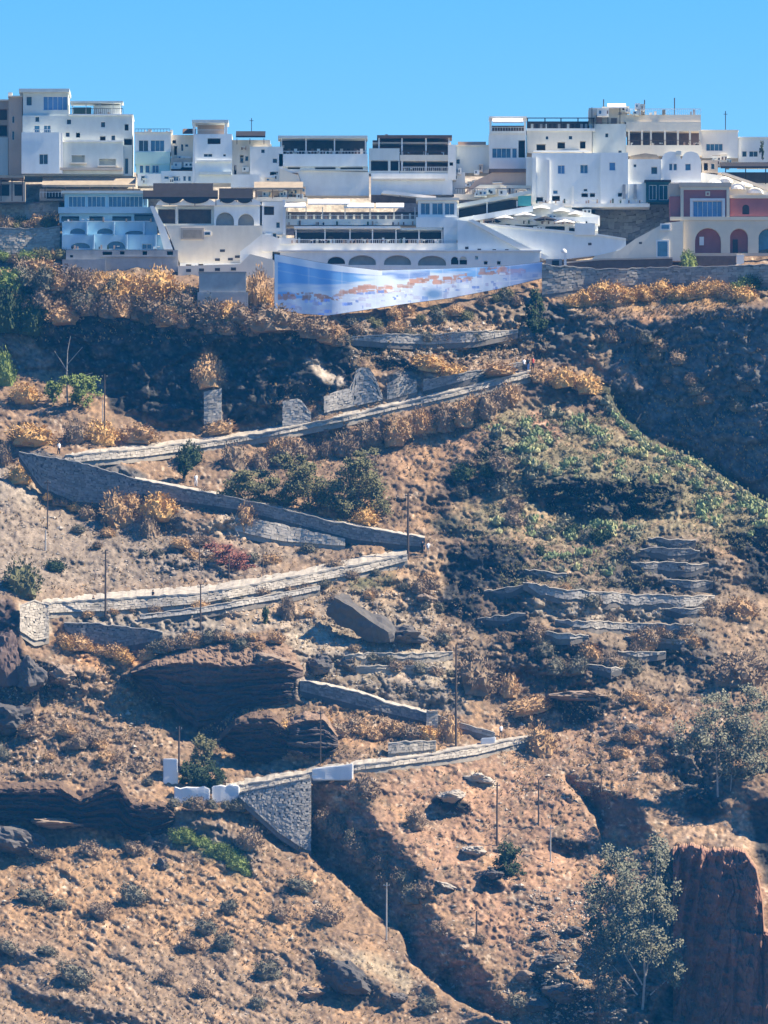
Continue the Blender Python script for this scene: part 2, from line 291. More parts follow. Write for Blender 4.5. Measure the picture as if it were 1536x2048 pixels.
# balance: gentle ground takes up what the cliffs do not
sel = (GV > 540) & (GV < 2048)
need = (Y_TOP-Y_BOT)/MPX/GS
soft_ = np.clip((Q-.45)/.4, 0, 1)*(Q < 3)
hard_sum = (Q*(1-soft_))[sel].sum(0); soft_sum = (Q*soft_)[sel].sum(0)
kk = np.clip((need-hard_sum)/np.maximum(soft_sum, 1), .75, 2.2)
kk = np.convolve(np.pad(kk, 40, 'edge'), np.ones(81)/81, 'valid')
Q = Q*(1+soft_*(kk[None]-1))
def solve(gx, gy, Y0, lam):
    """screened Poisson: the surface whose gradients come closest to gx, gy"""
    n, m = Y0.shape
    div = np.zeros_like(Y0)
    gx = gx.copy(); gy = gy.copy(); gx[:, -1] = 0; gy[-1] = 0
    div += gx; div[:, 1:] -= gx[:, :-1]; div += gy; div[1:] -= gy[:-1]
    rhs = div-lam*Y0
    M = np.concatenate([rhs, rhs[:, ::-1]], 1); M = np.concatenate([M, M[::-1]], 0)
    fm = np.fft.rfft2(M)
    kv = 2*np.cos(2*np.pi*np.fft.fftfreq(2*n))-2; ku = 2*np.cos(2*np.pi*np.fft.rfftfreq(2*m))-2
    return np.fft.irfft2(fm/(kv[:, None]+ku[None]-lam), s=M.shape)[:n, :m]
YB = ybase(VV)
YB = np.where(VV < 540, Y_TOP+(540-VV)*.075, YB)
YG = solve(P*MPX*GS, -Q*MPX*GS, YB, (GS/330.0)**2)

# fine relief
def terrain_fields(uu, vv):
    """bilinear lookup of the painted fields"""
    fu = np.clip((uu-GU[0])/GS, 0, len(GU)-1.001); fv = np.clip((vv-GV[0])/GS, 0, len(GV)-1.001)
    iu = fu.astype(int); iv = fv.astype(int); a = fu-iu; b = fv-iv
    def L(A):
        w = (a, b) if A.ndim == 2 else (a[..., None], b[..., None])
        return A[iv, iu]*(1-w[0])*(1-w[1])+A[iv, iu+1]*w[0]*(1-w[1])+A[iv+1, iu]*(1-w[0])*w[1]+A[iv+1, iu+1]*w[0]*w[1]
    return L
def axis(lo, hi, step, far_lo, far_hi, n):
    mid = np.arange(lo, hi+.1, step)
    t = (np.arange(1, n+1)/n)**1.6
    return np.concatenate([(lo-t*(lo-far_lo))[::-1], mid, mid[-1]+t*(far_hi-mid[-1])])
ST = 2.6
TU = axis(-26, 1562, ST, -1500, 3040, 26); TV = axis(345, 2080, ST, 300, 2990, 26)[26:]
TUU, TVV = np.meshgrid(TU, TV)
L = terrain_fields(TUU, TVV)
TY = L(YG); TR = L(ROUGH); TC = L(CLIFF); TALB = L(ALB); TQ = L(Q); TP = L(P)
below = np.clip((TVV-2080)/870, 0, 1)
TY = TY-below*90+np.clip((TVV-2940)*2, 0, 200)*0
side = np.clip(np.abs(TUU-768)-830, 0, None); TY = TY+side*.012*np.sin(TUU*.004)
nz = lambda su, sv, o, s, g=.55: fbm(su, sv, o, s, TUU, TVV, g)
RU = TUU*.87+TVV*.5; RV = -TUU*.5+TVV*.87+2000          # grain that runs down to the right
diag = np.clip((TVV-1560)/120, 0, 1)*np.clip((760-TUU)/120, 0, 1)
grain = fbm(52, 15, 4, 701, RU, RV, .6)
grain2 = fbm(42, 17, 4, 751, TUU+TVV*.15, TVV, .6)
wu = TUU+fbm(50, 50, 3, 811, TUU, TVV)*16; wv = TVV+fbm(50, 50, 3, 841, TUU, TVV)*13
def cells(su, sv, seed, uu, vv):
    """broken rock: distance to the nearest stone centre, that stone's own random number, and its slope"""
    r = np.random.default_rng(seed); gu = (uu+400)/su; gv = vv/sv; iu = np.floor(gu).astype(int); iv = np.floor(gv).astype(int)
    nU = iu.max()+3; nV = iv.max()+3; ju = r.random((nV, nU)); jv = r.random((nV, nU)); rn = r.random((nV, nU)); ta = r.random((nV, nU))*6.283
    best = np.full(uu.shape, 9.); rr = np.zeros(uu.shape)
    for a in (-1, 0, 1):
        for b in (-1, 0, 1):
            x = np.clip(iu+a, 0, nU-1); y = np.clip(iv+b, 0, nV-1)
            dx = gu-(x+.1+.8*ju[y, x]); dy = gv-(y+.1+.8*jv[y, x]); d = dx*dx+dy*dy; m = d < best
            best = np.where(m, d, best); rr = np.where(m, rn[y, x]+.35*(dx*np.cos(ta[y, x])+dy*np.sin(ta[y, x])), rr)
    return np.sqrt(best), rr
b1, r1 = cells(58, 34, 1001, wu, wv); b2, r2 = cells(24, 15, 1002, wu, wv); b3, r3 = cells(11, 8, 1003, wu, wv); b4, r4 = cells(6.5, 5.5, 1004, TUU, TVV)
lump = nz(70, 55, 2, 1)*.50+(grain*diag+grain2*(1-diag))*.36+nz(13, 10, 2, 31)*.16+nz(6, 5.2, 1, 61)*.12
stony = np.clip(nz(64, 44, 3, 871)*1.3+.25+(TR-1)*.6, 0, 1)
lump = lump+stony*((r3-.5)*.42+(r2-.5)*.34*np.clip(TR-.6, 0, 1.2))+(r4-.5)*.26
zz = wv+nz(160, 60, 3, 201)*10
strata = vnoise(0, 0, 400, 9, 231, TUU, zz)*.6+vnoise(0, 0, 260, 4.5, 233, TUU, zz)*.4
b5, r5 = cells(21, 52, 1005, wu+wv*.35, wv); b6, r6 = cells(110, 80, 1006, wu+wv*.4, wv)
crag = (r6-.5)*1.5+(r1-.5)*.7+(r5-.5)*.75+(r2-.5)*.30+(r3-.5)*.16+(r4-.5)*.08+fbm(30, 46, 3, 101, wu, wv)*.28+strata*.30
RED_M = poly_mask([(1340, 1697), (1462, 1700), (1505, 1740), (1776, 1700), (1776, 2300), (1280, 2300), (1330, 1955), (1382, 1855), (1362, 1785)], 6, TUU, TVV)
fiss = fbm(13, 120, 3, 1101, TUU+fbm(40, 40, 2, 1102, TUU, TVV)*8, TVV)
sub = (1-TC)*lump*TR+TC*(crag*.85+lump*.15)
sub = sub*(1-RED_M)+RED_M*(fiss*.16+(r2-.5)*.16+(r4-.5)*.06)
fade = np.clip((TVV-470)/80, .25, 1)
TY = TY+4.0*np.clip((566-TVV)/22, 0, 1)          # the made ground the town stands on lies a little back
TY = TY-sub*1.15*fade
# smooth out nothing else: the surface is the hillside
TX3 = (TUU-768)/F*TY; TZ3 = CZ+(VH-TVV)/F*TY
TZ3 = np.where(TVV > 2800, np.minimum(TZ3, (2990-TVV)/190*8-3), TZ3)
def ground_Y(u, v):
    fu = np.interp(u, TU, np.arange(len(TU))); fv = np.interp(v, TV, np.arange(len(TV)))
    iu = min(int(fu), len(TU)-2); iv = min(int(fv), len(TV)-2); a = fu-iu; b = fv-iv
    return float(TY[iv, iu]*(1-a)*(1-b)+TY[iv, iu+1]*a*(1-b)+TY[iv+1, iu]*(1-a)*b+TY[iv+1, iu+1]*a*b)
def G(u, v, dy=0.0):
    return W3(u, v, ground_Y(u, v)+dy)

# ground colour: patches of soil, dry grass, stones, each with a shape of its own
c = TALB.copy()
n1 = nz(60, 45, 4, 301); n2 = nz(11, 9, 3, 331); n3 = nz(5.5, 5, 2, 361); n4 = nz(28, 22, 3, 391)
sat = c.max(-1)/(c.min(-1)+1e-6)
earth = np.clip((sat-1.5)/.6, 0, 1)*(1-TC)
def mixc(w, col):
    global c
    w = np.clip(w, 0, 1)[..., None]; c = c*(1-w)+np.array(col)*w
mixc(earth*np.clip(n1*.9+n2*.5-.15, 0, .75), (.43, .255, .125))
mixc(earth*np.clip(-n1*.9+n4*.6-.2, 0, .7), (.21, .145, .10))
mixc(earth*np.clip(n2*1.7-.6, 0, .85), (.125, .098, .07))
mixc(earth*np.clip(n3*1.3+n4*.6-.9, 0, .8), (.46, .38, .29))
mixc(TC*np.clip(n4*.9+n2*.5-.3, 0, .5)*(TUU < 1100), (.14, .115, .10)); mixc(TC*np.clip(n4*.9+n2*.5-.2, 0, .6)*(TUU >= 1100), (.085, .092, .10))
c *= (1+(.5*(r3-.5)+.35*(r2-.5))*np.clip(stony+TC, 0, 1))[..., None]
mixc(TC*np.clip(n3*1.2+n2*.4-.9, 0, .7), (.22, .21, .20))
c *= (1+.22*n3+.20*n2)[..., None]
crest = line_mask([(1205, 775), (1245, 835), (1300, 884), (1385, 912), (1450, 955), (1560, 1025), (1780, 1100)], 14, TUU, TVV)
mixc(crest*np.clip(.8+n2*.6, 0, 1), (.075, .080, .05))  # dark green of the crest plants, also painted to dim its sunlit strip
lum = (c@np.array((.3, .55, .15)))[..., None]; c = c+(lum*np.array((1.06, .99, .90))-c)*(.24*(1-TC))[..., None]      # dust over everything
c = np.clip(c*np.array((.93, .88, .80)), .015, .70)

mg = bpy.data.materials.new('hillside_ground'); mg.use_nodes = True; t = mg.node_tree; b = t.nodes['Principled BSDF']
b.inputs['Roughness'].default_value = .95; b.inputs['Specular IOR Level'].default_value = .1
at = t.nodes.new('ShaderNodeAttribute'); at.attribute_name = 'ground_colour'
geo = t.nodes.new('ShaderNodeNewGeometry')
no = t.nodes.new('ShaderNodeTexNoise'); no.inputs['Scale'].default_value = 2.2; no.inputs['Detail'].default_value = 5; no.inputs['Roughness'].default_value = .7
t.links.new(geo.outputs['Position'], no.inputs['Vector'])
rm = t.nodes.new('ShaderNodeMapRange'); rm.inputs[1].default_value = .3; rm.inputs[2].default_value = .7; rm.inputs[3].default_value = .72; rm.inputs[4].default_value = 1.25
t.links.new(no.outputs[0], rm.inputs[0])
mx = t.nodes.new('ShaderNodeVectorMath'); mx.operation = 'SCALE'
t.links.new(at.outputs['Color'], mx.inputs[0]); t.links.new(rm.outputs[0], mx.inputs['Scale']); t.links.new(mx.outputs[0], b.inputs['Base Color'])
bp = t.nodes.new('ShaderNodeBump'); bp.inputs['Strength'].default_value = .5; bp.inputs['Distance'].default_value = .25
t.links.new(no.outputs[0], bp.inputs['Height']); t.links.new(bp.outputs[0], b.inputs['Normal'])

def grid_object(name, X, Y, Z, colr, material):
    h, w = X.shape
    me = bpy.data.meshes.new(name); nv = h*w
    me.vertices.add(nv); me.vertices.foreach_set('co', np.stack([X, Y, Z], -1).astype(np.float32).ravel())
    idx = np.arange(nv).reshape(h, w)
    q = np.stack([idx[:-1, :-1], idx[1:, :-1], idx[1:, 1:], idx[:-1, 1:]], -1).reshape(-1, 4)
    nf = len(q); me.loops.add(nf*4); me.polygons.add(nf)
    me.loops.foreach_set('vertex_index', q.astype(np.int32).ravel())
    me.polygons.foreach_set('loop_start', np.arange(0, nf*4, 4, dtype=np.int32))
    me.polygons.foreach_set('loop_total', np.full(nf, 4, np.int32))
    ca = me.color_attributes.new('ground_colour', 'FLOAT_COLOR', 'POINT')
    ca.data.foreach_set('color', np.concatenate([colr.reshape(-1, 3), np.ones((nv, 1))], 1).astype(np.float32).ravel())
    me.update(calc_edges=True); me.validate()
    me.materials.append(material)
    o = bpy.data.objects.new(name, me); COL.objects.link(o); return o
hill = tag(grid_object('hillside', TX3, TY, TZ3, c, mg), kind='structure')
sea = mesh_obj('sea', [(-30000, -3000, 0), (30000, -3000, 0), (30000, 1600, 0), (-30000, 1600, 0)], [(0, 1, 2, 3)],
               mat('sea_water', (.012, .05, .085), rough=.12, noise=.3, nscale=.02, bump=.2, spec=.5)); tag(sea, kind='structure')

# ------------------------------------------------------------------ materials whose tone varies from piece to piece
def mat_pieces(name, c1, c2, rough=.9, nscale=3.0, spec=.15, trans=0.0):
    if name in MATS: return MATS[name]
    m = bpy.data.materials.new(name); m.use_nodes = True; t = m.node_tree; b = t.nodes['Principled BSDF']
    b.inputs['Roughness'].default_value = rough; b.inputs['Specular IOR Level'].default_value = spec
    g = t.nodes.new('ShaderNodeNewGeometry'); n = t.nodes.new('ShaderNodeTexNoise'); n.inputs['Scale'].default_value = nscale; n.inputs['Detail'].default_value = 4
    oi = t.nodes.new('ShaderNodeObjectInfo')
    t.links.new(g.outputs['Position'], n.inputs['Vector'])
    a = t.nodes.new('ShaderNodeMath'); a.operation = 'MULTIPLY_ADD'; a.inputs[1].default_value = .7
    t.links.new(g.outputs['Random Per Island'], a.inputs[0])
    a2 = t.nodes.new('ShaderNodeMath'); a2.operation = 'MULTIPLY_ADD'; a2.inputs[1].default_value = .6; a2.inputs[2].default_value = -.15
    t.links.new(n.outputs[0], a2.inputs[0])
    a3 = t.nodes.new('ShaderNodeMath'); a3.operation = 'MULTIPLY_ADD'; a3.inputs[1].default_value = .3
    t.links.new(oi.outputs['Random'], a3.inputs[0]); t.links.new(a2.outputs[0], a3.inputs[2]); t.links.new(a3.outputs[0], a.inputs[2])
    r = t.nodes.new('ShaderNodeValToRGB'); r.color_ramp.elements[0].position = .1; r.color_ramp.elements[1].position = .9
    r.color_ramp.elements[0].color = (*c1, 1); r.color_ramp.elements[1].color = (*c2, 1)
    t.links.new(a.outputs[0], r.inputs[0]); t.links.new(r.outputs[0], b.inputs['Base Color'])
    if trans:
        b.inputs['Subsurface Weight'].default_value = 0
    MATS[name] = m; return m
M_STONE_C = mat_pieces('cream_masonry', (.27, .24, .195), (.50, .45, .375))  # paler copy for the sun-facing legs, sunlight put into the colour
M_STONE_G = mat_pieces('grey_masonry', (.22, .205, .185), (.44, .41, .36))
M_STONE_SHADE = mat_pieces('dark_masonry', (.13, .13, .13), (.29, .28, .265))  # darker copy for walls turned from the sun, shade put into the colour
M_COPE = mat('coping_stone', (.50, .455, .385), noise=.3, nscale=.8, bump=.3)
M_COPE_G = mat('grey_coping', (.34, .33, .31), noise=.3, nscale=.8, bump=.3)
M_PATH = mat('cobbled_path', (.50, .45, .37), noise=.35, nscale=1.2, bump=.5)
M_MORTAR = mat('wall_mortar', (.20, .18, .155), noise=.3, nscale=1.0)
M_MORTAR_SHADE = mat('dark_mortar', (.10, .10, .10), noise=.3, nscale=1.0)
M_MORTAR_C = mat('cream_mortar', (.36, .32, .26), noise=.3, nscale=1.0)
M_CORE = {M_STONE_C: M_MORTAR_C, M_STONE_G: M_MORTAR, M_STONE_SHADE: M_MORTAR_SHADE}

def add_box(V, Fc, lo, hi):
    i = len(V)
    x0, y0, z0 = lo; x1, y1, z1 = hi
    V += [(x0, y0, z0), (x1, y0, z0), (x1, y1, z0), (x0, y1, z0), (x0, y0, z1), (x1, y0, z1), (x1, y1, z1), (x0, y1, z1)]
    Fc += [(i, i+1, i+5, i+4), (i+1, i+2, i+6, i+5), (i+2, i+3, i+7, i+6), (i+3, i, i+4, i+7), (i+4, i+5, i+6, i+7), (i+3, i+2, i+1, i)]
def add_prism(V, Fc, ring_a, ring_b, caps=True):
    """join two rings of equal length"""
    i = len(V); n = len(ring_a); V += [tuple(p) for p in ring_a]+[tuple(p) for p in ring_b]
    for k in range(n):
        Fc.append((i+k, i+(k+1) % n, i+n+(k+1) % n, i+n+k))
    if caps: Fc.append(tuple(i+k for k in reversed(range(n)))); Fc.append(tuple(i+n+k for k in range(n)))
def add_tube(V, Fc, pts, rad, n=6):
    pts = [Vector(p) for p in pts]; rings = []
    for k, p in enumerate(pts):
        d = (pts[min(k+1, len(pts)-1)]-pts[max(k-1, 0)]).normalized()
        a = d.orthogonal().normalized(); b = d.cross(a); r = rad[k] if isinstance(rad, (list, tuple)) else rad
        rings.append([p+(a*math.cos(t)+b*math.sin(t))*r for t in [2*math.pi*j/n for j in range(n)]])
    for a, b in zip(rings[:-1], rings[1:]): add_prism(V, Fc, a, b, False)
    i = len(V); V += [tuple(p) for p in rings[0]]; Fc.append(tuple(i+k for k in reversed(range(n))))
    i = len(V); V += [tuple(p) for p in rings[-1]]; Fc.append(tuple(i+k for k in range(n)))

def stations(top, bot, step=9):
    top = np.array(top, float); bot = np.array(bot, float)
    us = np.arange(top[0, 0], top[-1, 0]+.1, (top[-1, 0]-top[0, 0])/max(1, round((top[-1, 0]-top[0, 0])/step)))
    return us, np.interp(us, top[:, 0], top[:, 1]), np.interp(us, bot[:, 0], bot[:, 1])
def wall_depth(us, vt, vb, slack=.35, smooth=5):
    Y = np.array([min(ground_Y(u, v) for v in np.linspace(a, b+4, 5)) for u, a, b in zip(us, vt, vb)])-slack
    # running minimum then mean keeps the wall in front of the slope without kinks
    P_ = np.pad(Y, smooth, 'edge'); mn = np.array([P_[i:i+2*smooth+1].min() for i in range(len(Y))])
    P_ = np.pad(mn, smooth, 'edge'); return np.convolve(P_, np.ones(2*smooth+1)/(2*smooth+1), 'valid')
def stone_wall(name, label, cat, top, bot, stone=M_STONE_G, cope=None, batter=.08, thick=.7, sw=.52, sh=.36, group=None, cope_h=.16, Yfix=None, seed=0, smooth=2, slack=.18):
    us, vt, vb = stations(top, bot); jr = random.Random(int(top[0][0]*7+top[0][1])); vt = np.array([v+jr.uniform(-1.3, 1.3) for v in vt])
    Y = wall_depth(us, vt, vb, slack, smooth) if Yfix is None else np.interp(us, [p[0] for p in Yfix], [p[1] for p in Yfix])
    base = W3(us[len(us)//2], vb[len(us)//2], Y[len(us)//2])
    root = empty(name, base, label, cat, group)
    B = [W3(u, v, y) for u, v, y in zip(us, vb, Y)]; T = []
    for u, v, y, b in zip(us, vt, Y, B):
        t_ = W3(u, v, y); h = max(t_.z-b.z, .05); t_ = W3(u, v, y+h*batter); T.append(t_)
    V, Fc = [], []
    n = len(us)
    for i in range(n):
        b = B[i]-base; t_ = T[i]-base
        V += [b-Vector((0, 0, .8)), t_, t_+Vector((0, thick, 0)), Vector((b.x, t_.y+thick, b.z-.8))]
    for i in range(n-1):
        for k in range(4):
            Fc.append((4*i+k, 4*i+(k+1) % 4, 4*i+4+(k+1) % 4, 4*i+4+k)[::-1])
    Fc.append((0, 1, 2, 3)); Fc.append(tuple(4*(n-1)+k for k in (3, 2, 1, 0)))
    mesh_obj('wall_core', V, Fc, M_CORE.get(stone, M_MORTAR), root)
    # the stones: irregular courses standing proud of the core
    r = random.Random(seed+int(us[0])); V, Fc = [], []
    Ls = [0]
    for i in range(1, n): Ls.append(Ls[-1]+(B[i]-B[i-1]).length)
    def at(s, f):
        i = min(np.searchsorted(Ls, s, 'right')-1, n-2); i = max(i, 0); w = (s-Ls[i])/(Ls[i+1]-Ls[i])
        return B[i].lerp(B[i+1], w).lerp(T[i].lerp(T[i+1], w), f)-base
    H = max((t_.z-b.z) for t_, b in zip(T, B)); nc = max(1, int(round(H/sh)))
    for k in range(nc):
        s = -r.random()*sw*.5
        while s < Ls[-1]:
            w = sw*r.uniform(.5, 1.5); s0 = max(s, 0); s1 = min(s+w*.97, Ls[-1]); s += w
            if s1-s0 < .15: continue
            mid = (s0+s1)/2; i = max(min(np.searchsorted(Ls, mid, 'right')-1, n-2), 0)
            hh = T[i].z-B[i].z; fr = hh/H
            if nc*fr < k+.35: continue           # stepped ends where the wall runs low
            f0 = (k+.12*r.random())/(nc*fr); f1 = min((k+.95+.09*r.random())/(nc*fr), 1.0)
            o = r.uniform(.02, .11)
            q = [at(s0, f0), at(s1, f0), at(s1, f1), at(s0, f1)]
            fr_ = [p+Vector((r.uniform(-.05, .05), -o+r.uniform(-.04, .04), r.uniform(-.04, .04))) for p in q]
            j = len(V); V += [p+Vector((0, .05, 0)) for p in q]+fr_
            Fc += [(j+4, j+5, j+6, j+7), (j, j+1, j+5, j+4), (j+1, j+2, j+6, j+5), (j+2, j+3, j+7, j+6), (j+3, j, j+4, j+7)]
    so = mesh_obj('stone_facing', V, Fc, stone, root); so['kind'] = 'stuff'
    if cope:
        V, Fc = [], []
        for i in range(n):
            t_ = T[i]-base+Vector((0, jr.uniform(-.06, .06), jr.uniform(-.07, .07))); V += [t_+Vector((0, -.16, .01)), t_+Vector((0, -.16, cope_h)), t_+Vector((0, thick+.1, cope_h+.12)), t_+Vector((0, thick+.1, .01))]
        for i in range(n-1):
            for k in range(4): Fc.append((4*i+k, 4*i+(k+1) % 4, 4*i+4+(k+1) % 4, 4*i+4+k)[::-1])
        Fc.append((0, 1, 2, 3)); Fc.append(tuple(4*(n-1)+k for k in (3, 2, 1, 0)))
        mesh_obj('coping', V, Fc, cope, root)
    return root, us, T, Y
def path_ribbon(outer, inner, us_T=None, m=M_PATH, rise=.10):
    """stepped path: outer edge follows the wall top, inner edge meets the slope"""
    us, T = us_T; inn = np.array(inner, float); V, Fc = [], []
    for u, t_ in zip(us, T):
        vi = np.interp(u, inn[:, 0], inn[:, 1])
        back = max(ground_Y(u, vi)+.5, t_.y+1.2)
        V += [Vector((t_.x, t_.y-.02, t_.z-.05)), W3(u, vi, back)]
    n = len(us); W, Fc = [], []
    for i in range(n-1):          # low treads
        a, b, c, d = V[2*i], V[2*i+2], V[2*i+3], V[2*i+1]
        k = len(W); h = Vector((0, 0, rise))
        W += [a-h, b-h, c, d, a-h*4, b-h*4]
        Fc += [(k, k+1, k+2, k+3), (k+4, k+5, k+1, k)]
    o = mesh_obj('path', W, Fc, m); tag(o, kind='structure'); return o

# ------------------------------------------------------------------ the zigzag stepped path and its walls
# upper leg, climbing to the right under the mural
out = [(130, 914), (300, 897), (450, 881), (560, 862), (700, 832), (800, 809), (900, 786), (1000, 759), (1062, 744)]
low = [(130, 926), (300, 912), (450, 889), (560, 869), (700, 840), (800, 817), (900, 795), (1000, 769), (1062, 754)]
inn = [(130, 903), (300, 884), (450, 867), (560, 848), (700, 820), (800, 797), (900, 774), (1000, 747), (1062, 733)]
r_, us, T, _ = stone_wall('retaining_wall', 'long low pale stone wall edging the uppermost path leg below the mural', 'wall', out, low, M_STONE_C, M_COPE, batter=.5, cope_h=.22)
path_ribbon(out, inn, (us, T))
# second leg, falling to the right: tall dark wall, then a parapet
stone_wall('retaining_wall', 'tall dark stone wall under the left hairpin of the upper path', 'wall', [(38, 906), (150, 925), (254, 954), (285, 962)], [(38, 912), (82, 975), (150, 1004), (230, 1008), (285, 992)], M_STONE_SHADE, M_COPE_G, batter=.02, smooth=9)
out = [(270, 960), (351, 975), (469, 997), (560, 1018), (656, 1043), (773, 1065), (850, 1078)]
low = [(270, 984), (351, 1001), (469, 1018), (560, 1040), (617, 1055), (711, 1080), (805, 1090), (850, 1094)]
r_, us, T, _ = stone_wall('retaining_wall', 'long shaded grey wall of the second path leg falling to the right', 'wall', out, low, M_STONE_SHADE, M_COPE_G, batter=.0)
path_ribbon(out, [(p[0], p[1]-8) for p in out], (us, T))
stone_wall('retaining_wall', 'pale rubble wall below the middle of the second path leg', 'wall', [(470, 1030), (560, 1048), (690, 1078)], [(470, 1062), (560, 1082), (690, 1092)], M_STONE_C, None, batter=.35, sw=.6, sh=.42)
# third leg: broad, bright
out = [(84, 1209), (219, 1200), (402, 1189), (500, 1172), (617, 1150), (734, 1128), (815, 1112)]
low = [(84, 1226), (219, 1222), (402, 1207), (500, 1189), (617, 1166), (734, 1143), (815, 1122)]
inn = [(84, 1195), (219, 1181), (402, 1167), (500, 1153), (617, 1132), (734, 1107), (815, 1092)]
r_, us, T, _ = stone_wall('retaining_wall', 'bright cream wall along the broad third path leg', 'wall', out, low, M_STONE_C, M_COPE, batter=.55, cope_h=.25)
path_ribbon(out, inn, (us, T))
stone_wall('retaining_wall', 'low rough terrace wall just below the third path leg', 'wall', [(280, 1231), (402, 1216), (560, 1188), (640, 1172)], [(280, 1239), (402, 1226), (560, 1198), (640, 1180)], M_STONE_G, M_COPE, batter=.55, cope_h=.12)
stone_wall('retaining_wall', 'pale cream wall at the left hairpin above the dark dome of rock', 'wall', [(40, 1213), (70, 1203), (98, 1212)], [(40, 1262), (70, 1282), (98, 1276)], M_STONE_C, M_COPE, batter=.35)
# fourth leg
stone_wall('retaining_wall', 'curved grey wall above the orange grass below the left hairpin', 'wall', [(128, 1246), (200, 1250), (290, 1260), (325, 1266)], [(128, 1258), (170, 1284), (228, 1296), (290, 1286), (325, 1276)], M_STONE_SHADE, M_COPE_G, batter=.05)
out = [(600, 1362), (719, 1387), (773, 1407), (860, 1428)]
low = [(600, 1382), (719, 1412), (773, 1426), (860, 1446)]
r_, us, T, _ = stone_wall('retaining_wall', 'shaded grey wall right of the banded outcrop, falling to the right', 'wall', out, low, M_STONE_SHADE, M_COPE_G, batter=.0)
path_ribbon(out, [(p[0], p[1]-9) for p in out], (us, T))
out = [(860, 1430), (920, 1448), (990, 1468)]; low = [(860, 1440), (920, 1456), (990, 1476)]
stone_wall('retaining_wall', 'short low wall running down to the lowest right hairpin', 'wall', out, low, M_STONE_G, M_COPE_G, batter=.1)
stone_wall('gate_pier', 'pale square stone pier at the end of the shaded lower wall', 'pier', [(853, 1423), (876, 1424)], [(853, 1462), (876, 1462)], M_STONE_C, M_COPE, batter=.1, thick=1.4)
# fifth leg
out = [(452, 1577), (540, 1562), (620, 1548), (717, 1532), (795, 1521), (866, 1510), (951, 1496), (1061, 1475)]
low = [(452, 1590), (540, 1572), (620, 1556), (717, 1540), (795, 1531), (866, 1522), (951, 1510), (1061, 1482)]
inn = [(452, 1560), (540, 1545), (620, 1529), (717, 1517), (795, 1509), (866, 1499), (951, 1484), (1061, 1467)]
r_, us, T, Y5 = stone_wall('retaining_wall', 'low pale wall edging the lowest path leg', 'wall', out, low, M_STONE_C, M_COPE, batter=.55, cope_h=.2)
path_ribbon(out, inn, (us, T), rise=.06)
stone_wall('retaining_wall', 'cream block wall behind the lowest path leg', 'wall', [(776, 1489), (820, 1484), (872, 1483)], [(776, 1508), (820, 1504), (872, 1498)], M_STONE_C, M_COPE, batter=.3)
stone_wall('bastion_wall', 'tall grey stone buttress wall beside the dark gully', 'wall', [(478, 1588), (545, 1574), (622, 1557)], [(478, 1594), (520, 1632), (560, 1668), (612, 1700), (622, 1702)], M_STONE_G, M_COPE, batter=.28, thick=3.5, sw=.48, sh=.34, smooth=8)

# ruined walls and terraces
stone_wall('ruined_wall', 'low square ruin of tan stone at the foot of the dark cliff', 'ruin', [(565, 802), (598, 796), (622, 824)], [(565, 852), (622, 848)], M_STONE_G, None, batter=.3, thick=2)
stone_wall('ruined_wall', 'tall jagged ruin of tan stone above the upper path', 'ruin', [(648, 792), (672, 782), (704, 774), (713, 736), (742, 737), (766, 792)], [(648, 826), (766, 800)], M_STONE_G, None, batter=.3, thick=2.5, smooth=1, slack=.15)
stone_wall('ruined_wall', 'grey ruined wall right of the tall jagged one', 'ruin', [(774, 768), (800, 752), (834, 760)], [(774, 800), (834, 784)], M_STONE_G, None, batter=.1, thick=2, smooth=1, slack=.15)
stone_wall('ruined_wall', 'narrow stone pillar under the lone ledge in the dark cliff', 'ruin', [(408, 782), (443, 777)], [(408, 848), (443, 845)], M_STONE_G, None, batter=.12, thick=2)
stone_wall('retaining_wall', 'long grey wall above the upper path, under the orange bushes', 'wall', [(846, 762), (960, 742), (1060, 722)], [(846, 783), (960, 753), (1060, 728)], M_STONE_SHADE, M_COPE_G, batter=.02, smooth=1, slack=.1)
stone_wall('terrace_wall', 'terrace wall just below the mural', 'wall', [(700, 676), (780, 670), (860, 671), (950, 664), (1036, 662)], [(700, 680), (780, 686), (860, 689), (950, 684), (1036, 666)], M_STONE_G, M_COPE, batter=.15)
